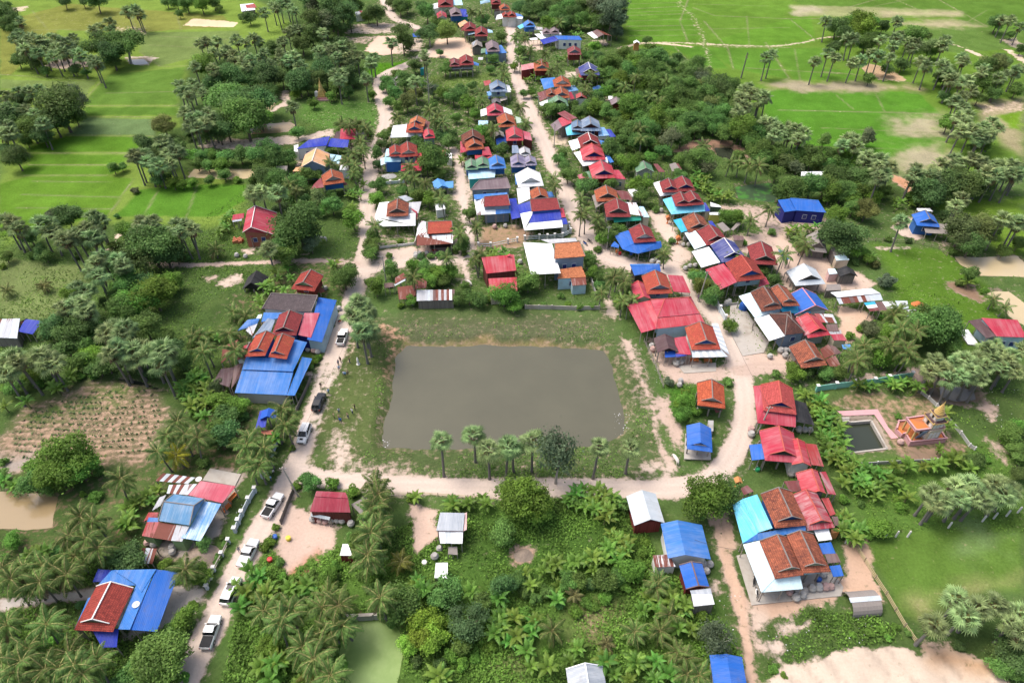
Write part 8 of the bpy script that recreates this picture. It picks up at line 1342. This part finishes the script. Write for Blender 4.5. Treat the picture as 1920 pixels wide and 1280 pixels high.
p = G(*PP(767,170)); b = MB(); b.lathe((p.x,p.y,-0.05), [(0.42,0),(0.4,0.12),(0.2,0.16),(0.26,0.5),(0.24,0.9),(0.2,1.2),(0.24,1.45),(0.1,1.6),(0.15,1.75),(0.15,1.9),(0.06,2.05)], 'trimwhite', 12); tag(b.build('statue', smooth=True), 'small white statue standing on the grass left of the pond', 'statue')
def cow_mesh(graze):
    hd = [(0.95,0,1.25),(1.15,0,1.4),(1.32,0,1.3),(1.5,0,1.12)] if not graze else [(0.98,0,1.05),(1.2,0,0.75),(1.32,0,0.5),(1.4,0,0.22)]
    V_ = [(0,0,1.05),(0.45,0,1.08),(0.75,0,1.15)]+hd+[(-0.5,0,1.1),(-0.85,0,1.12),(-1.0,0,0.95),(-1.02,0,0.5)]; E_ = [(0,1),(1,2),(2,3),(3,4),(4,5),(5,6),(0,7),(7,8),(8,9),(9,10)]; R_ = [(0.36,0.4),(0.33,0.4),(0.26,0.34),(0.17,0.22),0.14,0.14,0.09,(0.34,0.37),(0.24,0.26),0.05,0.03]
    for x, par in ((0.62,2),(-0.72,8)):
        for y in (-0.2, 0.2):
            i = len(V_)
            if x > 0: V_ += [(x,y,0.85),(x+0.03,y,0.45),(x-0.02,y,0.04)]
            else: V_ += [(x+0.08,y,0.82),(x-0.14,y,0.45),(x-0.06,y,0.04)]
            E_ += [(par,i),(i,i+1),(i+1,i+2)]; R_ += [0.14,0.07,0.06]
    h = hd[2]
    for y in (-1, 1):
        i = len(V_); V_ += [(h[0]-0.08,y*0.24,h[2]+0.06)]; E_ += [(5,i)]; R_ += [0.035]; i = len(V_); V_ += [(h[0]-0.06,y*0.12,h[2]+0.2),(h[0]-0.1,y*0.16,h[2]+0.38)]; E_ += [(5,i),(i,i+1)]; R_ += [0.03,0.012]
    me = skin_mesh('cow', V_, E_, R_); me.materials.append(MAT['cowhide']); return me
COW = {k: cow_mesh(k) for k in (False, True)}
for lb, u, v, rz, gz in (('white cow standing right of the big round tree', 607, 452, 3.0, False), ('white cow grazing on the sand inside the road bend', 1266, 866, 1.9, True), ('white calf lying near the red two storey house', 880, 533, 2.2, True)):
    o = link('cow', COW[gz]); p = G(u, v); o.location = (p.x, p.y, 0.02 if 'lying' not in lb else -0.35); o.rotation_euler = (0,0,rz); tag(o, lb, 'cow')
# ------------------------------------------------------------------ water jars and other small things
def jar_mesh(m):
    b = MB(); b.lathe((0,0,0), [(0.34,-0.05),(0.52,0.18),(0.66,0.5),(0.66,0.75),(0.5,1.02),(0.4,1.08),(0.46,1.16),(0.42,1.2),(0.34,1.17)], m, 16); b.poly([Vector((0.34*math.cos(2*math.pi*k/16), 0.34*math.sin(2*math.pi*k/16), 1.12)) for k in range(16)], 'dark'); return b.mesh('water_jar', True)
JAR = [jar_mesh('jargrey'), jar_mesh('jarpink')]
JP = [('beside the maroon roof above the dirt yard', T['13'], '425,48 480,58 518,66 565,58 608,55 645,62 712,84', '0110000'), ('behind the silver tin shed', T['13'], '1375,268 1340,330', '00'), ('beside the blue side roof on the left road', Z1, '800,668 865,682 905,694 1138,218', '0100'), ('beside the blue tin house', T['23'], '1430,385 1485,388 1457,438', '000'), ('along the edge of the ice blue porch', Z5, '555,1050 625,1040 680,1035 740,1015 800,1008 858,1004 905,1000', '1000011'), ('above the maroon flat roof', Z5, '565,34 615,40', '01'), ('beside the clay tile house porch', Z5, '605,1095 660,1070 835,895', '000'), ('left of the coral gable', Z4, '68,748 68,805', '10'), ('right of the crimson lower roof', Z4, '698,745 775,750 848,752', '000'), ('beside the dark tiled hip roof', Z3, '668,972 733,968 795,955 733,1040 525,1048', '00000'), ('beside the brown gabled shed by the pond', Z2, '495,1020 515,1072 850,1262 960,1240', '0100'), ('at the concrete yard wall', Z2, '1655,365 1620,380', '00'), ('on the village square', T['21'], '1252,504 1300,512 1285,552 1325,552', '0000'), ('under the red stilt house roof', T['21'], '1335,712 1375,708 1300,730', '000'), ('beside the shop house palm', T['21'], '1098,692 1075,668 1050,680', '000'), ('at the turquoise roof corner', T['21'], '1120,298', '0'), ('behind the white carport roof', T['21'], '60,684', '0'), ('by the wire fence near the pond', T['22'], '1232,164 1268,152 1257,324 1266,292', '0000'), ('beside the blue lean to by the road bend', T['22'], '1795,660 1795,694', '10'), ('beside the small red tiled house at the junction', T['11'], '520,878', '0'), ('along the rust streaked porch', T['11'], '1198,624 1228,620 1280,616 1198,640', '0000'), ('beside the porch of the blue and white sheets', T['11'], '1790,420 1870,412', '10'), ('before the red roofed brick house', T['01'], '1775,632 1840,640', '00'), ('beside the small orange tiled house', T['32'], '95,68 130,62 165,62 130,104', '0000'), ('at the shrine steps', T['32'], '995,752', '1'), ('beside the narrow white end wall', T['32'], '175,992 220,992', '00'), ('before the roadside house with patched roofs', T['03'], '1105,228 1295,262 1292,298 1150,240', '1000')]
ORD = ['leftmost', 'second from left', 'third from left', 'fourth from left', 'fifth from left', 'sixth from left', 'seventh from left', 'eighth from left', 'ninth from left', 'tenth from left']
for where, fr, s_, k in JP:
    PP_ = sorted(zip(pts(fr, s_), k), key=lambda q: q[0][0])
    for i, ((u, v), m) in enumerate(PP_):
        o = link('water_jar', JAR[int(m)]); p = G(u, v, 0.6); o.location = (p.x, p.y, 0.02); c = VR.uniform(0.85, 1.08); o.scale = (c,c,c)
        col = 'pinkish' if m == '1' else 'grey'; tag(o, f'{col} round water jar {where}' + ('' if len(PP_) == 1 else f', {ORD[i]}'), 'water jar', 'round water jars')
def simple(name, label, cat, fn, parts):
    root = empty(name, fn); tag(root, label, cat)
    for nm, b in parts: b.build(nm, root)
    return root
# water tank, dish, benches, spirit houses, brick stack, soil pile, sticks
p = G(*Z3(165,420)); root = empty('water_tank', (p.x,p.y,0)); tag(root, 'large blue plastic water tank beside the aqua roof', 'water tank'); b = MB(); b.lathe((p.x,p.y,0), [(0.9,0),(1.0,0.15),(1.0,1.3),(0.85,1.6),(0.4,1.75)], 'plasticblue', 20); b.build('barrel', root, smooth=True); b = MB(); b.lathe((p.x,p.y,1.74), [(0.4,0),(0.4,0.12),(0.1,0.16)], 'plasticblue', 16); b.build('lid', root)
for lb, fr, x, y, z in (('white satellite dish behind the red carport', Z7, 722, 250, 3.4), ('small satellite dish on the wide blue roof at lower left', T['03'], 1022, 695, 4.4)):
    p = G(*fr(x, y), z); root = empty('satellite_dish', (p.x,p.y,0)); tag(root, lb, 'satellite dish'); b = MB(); b.lathe((p.x,p.y,z), [(0.02,0),(0.3,0.05),(0.55,0.2),(0.56,0.23),(0.3,0.09),(0.02,0.04)], 'trimwhite', 14); b.build('dish', root); b = MB(); b.tube([(p.x,p.y,-0.1),(p.x,p.y,z)], [0.05,0.05], 'post', 6); b.build('mast', root)
def spirit(label, p, m):
    root = empty('spirit_house', (p.x,p.y,0)); tag(root, label, 'spirit house'); b = MB(); b.lathe((p.x,p.y,-0.1), [(0.4,0),(0.3,0.2),(0.14,0.4),(0.14,1.0),(0.4,1.15),(0.4,1.25)], m, 10); b.build('pedestal', root); b = MB(); b.box(p, 0.9, 0.7, 1.25, 1.9, m); b.build('chamber', root)
    b = MB(); a, c = Vector((p.x,p.y-0.6,2.4)), Vector((p.x,p.y+0.6,2.4))
    for k in (-1,1): b.slab([a, c, c+Vector((k*0.65,0,-0.5)), a+Vector((k*0.65,0,-0.5))], m, 0.06)
    b.build('roof', root)
spirit('small orange spirit house beside the brown arched shelter', G(*T['22'](1680,1090)), 'w_orange'); spirit('orange spirit house on the village square', G(*T['21'](1240,548)), 'terracotta'); spirit('little orange spirit house beside the cyan side roof', G(*T['21'](1165,395)), 'terracotta')
def bench(label, p, rz, table=False):
    root = empty('garden_table' if table else 'bench', (p.x,p.y,0)); tag(root, label, 'table' if table else 'bench'); m = 'terracotta'; ca, sa = math.cos(rz), math.sin(rz); W2, D, hh = (1.6,0.9,0.72) if table else (1.8,0.5,0.45)
    b = MB(); b.box(p, W2, D, hh, hh+0.08, m, rz); b.build('top' if table else 'seat', root)
    for x in (-1,1):
        for y in (-1,1): b = MB(); q = p+Vector((ca*x*W2*0.42-sa*y*D*0.38, sa*x*W2*0.42+ca*y*D*0.38, 0)); b.box(q, 0.09, 0.09, -0.05, hh, m, rz); b.build('leg', root)
    if not table: b = MB(); q = p+Vector((-sa*D*0.48, ca*D*0.48, 0)); b.box(q, W2, 0.07, hh+0.08, hh+0.5, m, rz); b.build('backrest', root)
bench('red wooden bench on the terrace before the striped awning', G(*T['22'](1365,152)), 0); bench('red wooden table on the terrace before the striped awning', G(*T['22'](1465,158)), 0, True)
bench('pale long bench beside the red carport', G(*Z7(1140,480)), 1.1); bench('pale short bench below the long bench at the carport', G(*Z7(1065,610)), 1.1)
p = G(*T['01'](1788,535)); root = empty('brick_stack', (p.x,p.y,0)); tag(root, 'stack of red bricks before the red roofed brick house', 'bricks')
for i in range(5):
    for j in range(3): b = MB(); b.box((p.x+(i-2)*0.5, p.y+(j-1)*0.55), 0.46, 0.5, -0.05 if True else 0, 0.7+0.2*((i+j)%3), 'brickstack'); b.build('brick_pile', root)
def mound(name, label, cat, c, rx, ry, h, mat, seed=0):
    n, k = 20, 6; vs_ = [(0,0,h)]; fs = []; rr = random.Random(seed)
    for i in range(1, k+1):
        t_ = i/k
        for j in range(n): a = 2*math.pi*j/n; w = 1+rr.uniform(-.09,.09); vs_.append((rx*t_*w*math.cos(a), ry*t_*w*math.sin(a), h*(0.5+0.5*math.cos(math.pi*t_))*(1+rr.uniform(-.15,.15))-0.12))
    for j in range(n): fs.append((0, 1+j, 1+(j+1)%n))
    for i in range(k-1):
        for j in range(n): a = 1+i*n; fs.append((a+j, a+n+j, a+n+(j+1)%n, a+(j+1)%n))
    me = bpy.data.meshes.new(name); me.from_pydata(vs_, [], fs); me.update(); me.materials.append(MAT[mat]); me.polygons.foreach_set('use_smooth', [True]*len(fs)); o = link(name, me); o.location = (c.x, c.y, 0); tag(o, label, cat)
mound('soil_pile', 'brown heap of soil beside the hedge posts', 'soil pile', G(*T['03'](1515,335)), 3.6, 3.2, 1.5, 'branches', 1); mound('brush_pile', 'pale pile of dry sticks in the grass below the big tree', 'brush pile', G(*T['23'](85,325)), 2.2, 1.8, 0.7, 'branches', 2); mound('brush_pile', 'orange brown heap of dry brush on the green meadow', 'brush pile', G(*T['31'](1122,1002)), 2.0, 1.4, 0.9, 'terracotta', 3); mound('gravel_pile', 'dark gravel heap in the pillared garden by the left track', 'gravel', G(*T['11'](1000,42)), 3.0, 2.2, 0.7, 'w_grey', 4)
for lb, fr, x, y, m in (('blue plastic bag heap beside the road fork yard', T['13'], 145, 195, 'plasticblue'), ('red and blue crate at the edge of the dirt yard', T['13'], 108, 365, 'plasticred'), ('yellow bucket on the dirt yard', T['13'], 246, 205, 'plasticyellow'), ('white round basin on the grass by the silver shed', T['13'], 1265, 388, 'trimwhite'), ('blue barrel beside the slate blue house', T['10'], 1752, 745, 'plasticblue'), ('blue barrel beside the mottled clay tile house', Z5, 795, 955, 'plasticblue'), ('red cooler on the shop porch', T['21'], 808, 628, 'plasticred'), ('orange parasol base at the shop corner', T['21'], 788, 612, 'terracotta'), ('blue drum on the shop porch', T['21'], 895, 628, 'plasticblue'), ('green tub beside the road bend lean to', T['22'], 1838, 968, 'plasticgreen')):
    p = G(*fr(x, y)); root = empty('container', (p.x,p.y,0)); tag(root, lb, 'container'); b = MB(); b.lathe((p.x,p.y,-0.03), [(0.34,0),(0.4,0.1),(0.42,0.6),(0.44,0.72),(0.38,0.72)], m, 12); b.build('body', root); b = MB(); b.lathe((p.x,p.y,0.69), [(0.38,0),(0.36,0.05),(0.1,0.08)], m, 12); b.build('lid', root)
# litter: scraps nobody could count
r = np.random.default_rng(77); C = []
for fr, s_, n in ((T['33'], '0,1000 300,760 900,760 900,960 200,1120', 45), (T['22'], '760,540 880,560 860,680 780,700', 26), (T['22'], '960,30 1060,120 1130,330 1080,340', 22), (T['12'], '950,720 1010,740 1000,800 960,790', 10), (T['23'], '1450,640 1700,600 1720,900 1480,860', 20), (T['32'], '1650,360 1900,420 1900,640 1600,600', 22), (T['31'], '650,480 950,500 930,560 700,560', 14), (T['22'], '1660,900 1850,880 1800,1050 1650,1040', 14), (Z7, '1000,600 1300,300 1250,700 1050,800', 8)):
    P = pts(fr, s_); xs, ys = [p[0] for p in P], [p[1] for p in P]
    for _ in range(n): q = G(r.uniform(min(xs), max(xs)), r.uniform(min(ys), max(ys))); C.append((q.x, q.y, 0.1))
C = np.array(C); n = len(C); rnp = r; v_, q_ = leaf_cloud(C, unit(r.normal(size=(n,3))*0.35+np.array([0,0,1.0])), r.uniform(0.05,0.15,n), 0.7); tag(link('litter', np_mesh('litter', v_, q_, 'trash', False)), 'scattered white scraps of litter on the grass', kind='stuff')
# ------------------------------------------------------------------ labels of the plants: by kind, landmark and order from the left
LM = [(60,110,'in the upper left palm row'), (230,90,'beside the umbrella shaped tree'), (80,230,'in the left grove between rice fields'), (250,35,'at the top left edge'), (400,90,'in the upper left palm wood'), (390,220,'near the dark spreading tree above the tan pool'), (300,300,'in the clump above the vivid rice field'), (420,290,'in the hedge above the tan pool'), (600,60,'in the tall grove left of the upper track'), (580,120,'in the palm wood left of the upper track'), (600,180,'near the golden stupa'), (650,250,'left of the track above the blue roofs'), (770,60,'beside the bare plots at the top'), (770,190,'in the gardens right of the upper track'), (870,120,'near the brown and red twin gables'), (860,190,'in the garden left of the main road'), (820,260,'beside the broad white roof'), (900,260,'beside the two part orange gable'), (960,20,'at the top of the village'), (1050,30,'in the grove at the top centre'), (1150,30,'beside the tall feathery trees'), (1000,120,'beside the orange gable by the main road'), (1090,150,'near the navy gabled house'), (1160,120,'at the upper end of the forest'), (1220,150,'in the upper forest'), (1320,150,'at the field edge of the forest'), (1240,200,'in the middle of the forest'), (1350,210,'in the right part of the forest'), (1180,250,'in the forest beside the bright red gable'), (1280,280,'near the reddish pit'), (1400,230,'at the palm fringe of the forest'), (1480,260,'at the lower edge of the wide rice field'), (1450,100,'in the open rice field'), (1540,110,'in the row of lone palms'), (1620,60,'in the tree island of the right fields'), (1700,110,'in the palm belt of the right fields'), (1880,50,'at the upper right edge'), (1800,150,'in the bend of the palm belt'), (1820,230,'in the long palm row at the right'), (1880,130,'in the grove at the right edge'), (1620,280,'in the shrubs below the wide rice field'), (1720,310,'in the line of palms above the orange pit'), (1850,310,'in the palm avenue at the right edge'),
 (40,430,'at the left edge below the rice field'), (130,420,'in the palm line below the rice field'), (280,440,'in the dark grove left of the red brick house'), (360,430,'at the right end of the dark grove'), (200,500,'on the meadow edge at the left'), (260,560,'in the thicket left of the black tent'), (150,600,'beside the blue tarpaulin roof'), (250,640,'in the palm group above the crop field'), (40,680,'in the palms left of the crop field'), (130,700,'at the upper edge of the crop field'), (120,870,'beside the brown fish pond'), (220,900,'below the crop field'), (350,680,'left of the stepped blue roofs'), (400,770,'in the garden right of the crop field'), (340,830,'near the yellow young palm'), (480,840,'along the pale blue fence'), (440,580,'behind the grey hip roof'), (550,400,'around the big round tree'), (480,330,'above the red brick house'), (560,330,'beside the orange gable on blue walls'), (660,360,'beside the left track'), (530,500,'beside the thin left path'), (700,470,'at the road junction'), (650,520,'beside the small red tiled house'), (680,610,'between the road and the pond corner'), (800,520,'beside the collapsed rusty shack'), (770,420,'beside the broad white sheet roofs'), (840,390,'around the small white hut'), (870,440,'along the narrow lane'), (900,490,'behind the red two storey house'), (960,560,'above the pond bank'), (1000,530,'around the two storey orange roofed house'), (1040,400,'beside the white roofed stilt house'), (1100,410,'in the coconut row by the main road'), (1100,350,'beside the red gable with green lean to'), (1200,350,'behind the patched white roof'), (1140,450,'beside the blue shop roof'), (1160,530,'beside the blue roadside shed'), (1120,570,'at the path above the pond'), (1250,470,'on the village square'), (1320,550,'before the big red stilt house'), (1330,340,'in the banana thicket by the green pond'), (1370,400,'around the leaning thatched lean to'), (1420,410,'beside the bright blue house with navy wall'), (1500,350,'behind the bright blue house with navy wall'), (1560,320,'in the bushes at the white building'), (1580,440,'in the dark tree group of the farmyard'), (1500,470,'on the sandy farmyard'), (1640,360,'in the garden left of the small blue gable'), (1720,370,'behind the small blue gable'), (1800,340,'in the dark trees right of the small blue gable'), (1830,430,'in the olive trees right of the thatched porch'), (1900,440,'at the right edge below the palm avenue'), (1640,520,'beside the stick fence'), (1820,520,'on the bank of the muddy tan pond'), (1880,580,'beside the yellow mud pool'), (1690,600,'in the garden left of the crimson edge house'), (1760,620,'behind the big palm clump'), (1610,640,'beside the mint green fence'), (1640,680,'in the palms above the mint green fence'), (1380,640,'on the concrete yard'), (1500,700,'before the small orange tiled house'),
 (850,850,'in the palm row on the lower pond bank'), (1050,850,'in the middle of the lower pond bank'), (1150,850,'at the right end of the lower pond bank'), (980,930,'below the pond road opposite the palms'), (1100,930,'in the banana row below the pond road'), (840,940,'beside the bamboo fence below the pond road'), (700,960,'right of the maroon roof'), (590,905,'around the maroon roof'), (1280,760,'behind the blue pavilion'), (1330,950,'at the bend of the pond road'), (1560,780,'in the banana belt left of the shrine pool'), (1600,900,'in the banana thicket below the shrine pool'), (1720,860,'along the wall below the shrine'), (1700,740,'in the shrine yard'), (1800,680,'in the big palm clump above the shrine'), (1880,820,'on the slope right of the shrine'), (1800,930,'in the palm clump below the shrine'), (1600,990,'beside the ice blue porch house'), (1830,1160,'in the big palms at the lower right'), (1880,1230,'in the thicket right of the sand heap'), (1500,1200,'on the grass left of the sand heap'), (1380,1200,'beside the blue shed at the bottom'), (1260,1140,'around the small blue roofed hut'), (1170,1040,'in the banana grove left of the blue tin house'), (1080,1060,'in the banana row across the lower garden'), (1020,1130,'in the lower garden'), (1180,1230,'at the bottom edge left of the blue shed'), (1040,1240,'beside the grey shed at the bottom'), (880,1000,'around the silver tin shed'), (700,1050,'below the maroon roof'), (560,1080,'in the bushes below the dirt yard'), (560,1160,'in the coconut grove left of the algae pond'), (600,1240,'on the left bank of the algae pond'), (760,1120,'above the algae pond'), (830,1180,'on the right bank of the algae pond'), (900,1220,'in the vines right of the algae pond'), (470,1240,'at the bottom edge right of the road'), (480,1120,'right of the parked white suv'), (310,1120,'right of the wide blue roofs'), (240,1060,'above the wide blue roofs'), (120,1010,'in the coconut grove at the left'), (60,1080,'above the grey concrete path'), (60,1180,'below the grey concrete path'), (180,1240,'below the red gabled roof at the lower left'), (310,1230,'left of the nearest pickup'), (370,1060,'beside the soil heap'), (270,960,'left of the patched tin roofs')]
LOOK = {'tree': 'broadleaf tree', 'bush': 'leafy bush', 'sugar palm': 'sugar palm', 'coconut palm': 'coconut palm', 'banana plant': 'banana plant'}
def tone(o):
    c = next(q for q in o.children if q.name[:4] in ('crow','foli')).color; s_ = o.name.split('.')[0]
    if s_ == 'feathery_tree': return 'tall feathery tree'
    if s_ == 'umbrella_tree': return 'wide umbrella shaped tree'
    t_ = c[1]; w = 'yellow green' if c[0] > 0.215 else ('light green' if t_ > 0.3 and c[2] > 0.066 else ('bright green' if t_ > 0.288 else ('dark green' if t_ < 0.245 else ('grey green' if c[2] > 0.078 else 'green')))); return w
LM_W = [(G(u, v), ph) for u, v, ph in LM]; buckets = {}
for o, kind, u, v in PLACED:
    p = G(min(max(u,0),1920), max(v,0)); ph = min(LM_W, key=lambda q: (q[0]-p).length)[1]; w = tone(o) if kind in ('tree', 'bush') else ''
    nm = (w if 'tree' in w else f'{w} {LOOK[kind]}').strip(); buckets.setdefault((nm, ph, kind), []).append((u, o))
ORDT = 'leftmost second third fourth fifth sixth seventh eighth ninth tenth eleventh twelfth thirteenth fourteenth fifteenth sixteenth seventeenth eighteenth nineteenth twentieth twentyfirst twentysecond twentythird twentyfourth twentyfifth twentysixth twentyseventh'.split()
for (nm, ph, kind), L_ in buckets.items():
    L_.sort(key=lambda q: q[0]); n = len(L_)
    for i, (u, o) in enumerate(L_):
        lab = f'{nm} {ph}' if n == 1 or n > 27 else f'{nm} {ph}, {ORDT[i] if i < n-1 or n == 1 else "rightmost"}' + (' from left' if 0 < i < n-1 else '')
        if len(lab.split()) > 16: lab = lab.replace('broadleaf ', '').replace('leafy ', '')
        if len(lab.split()) > 16: lab = lab.replace('green ', '', 1)
        tag(o, lab, {'tree': 'tree', 'bush': 'bush'}.get(kind, kind), f'{nm}s {ph}' if n > 1 else None)
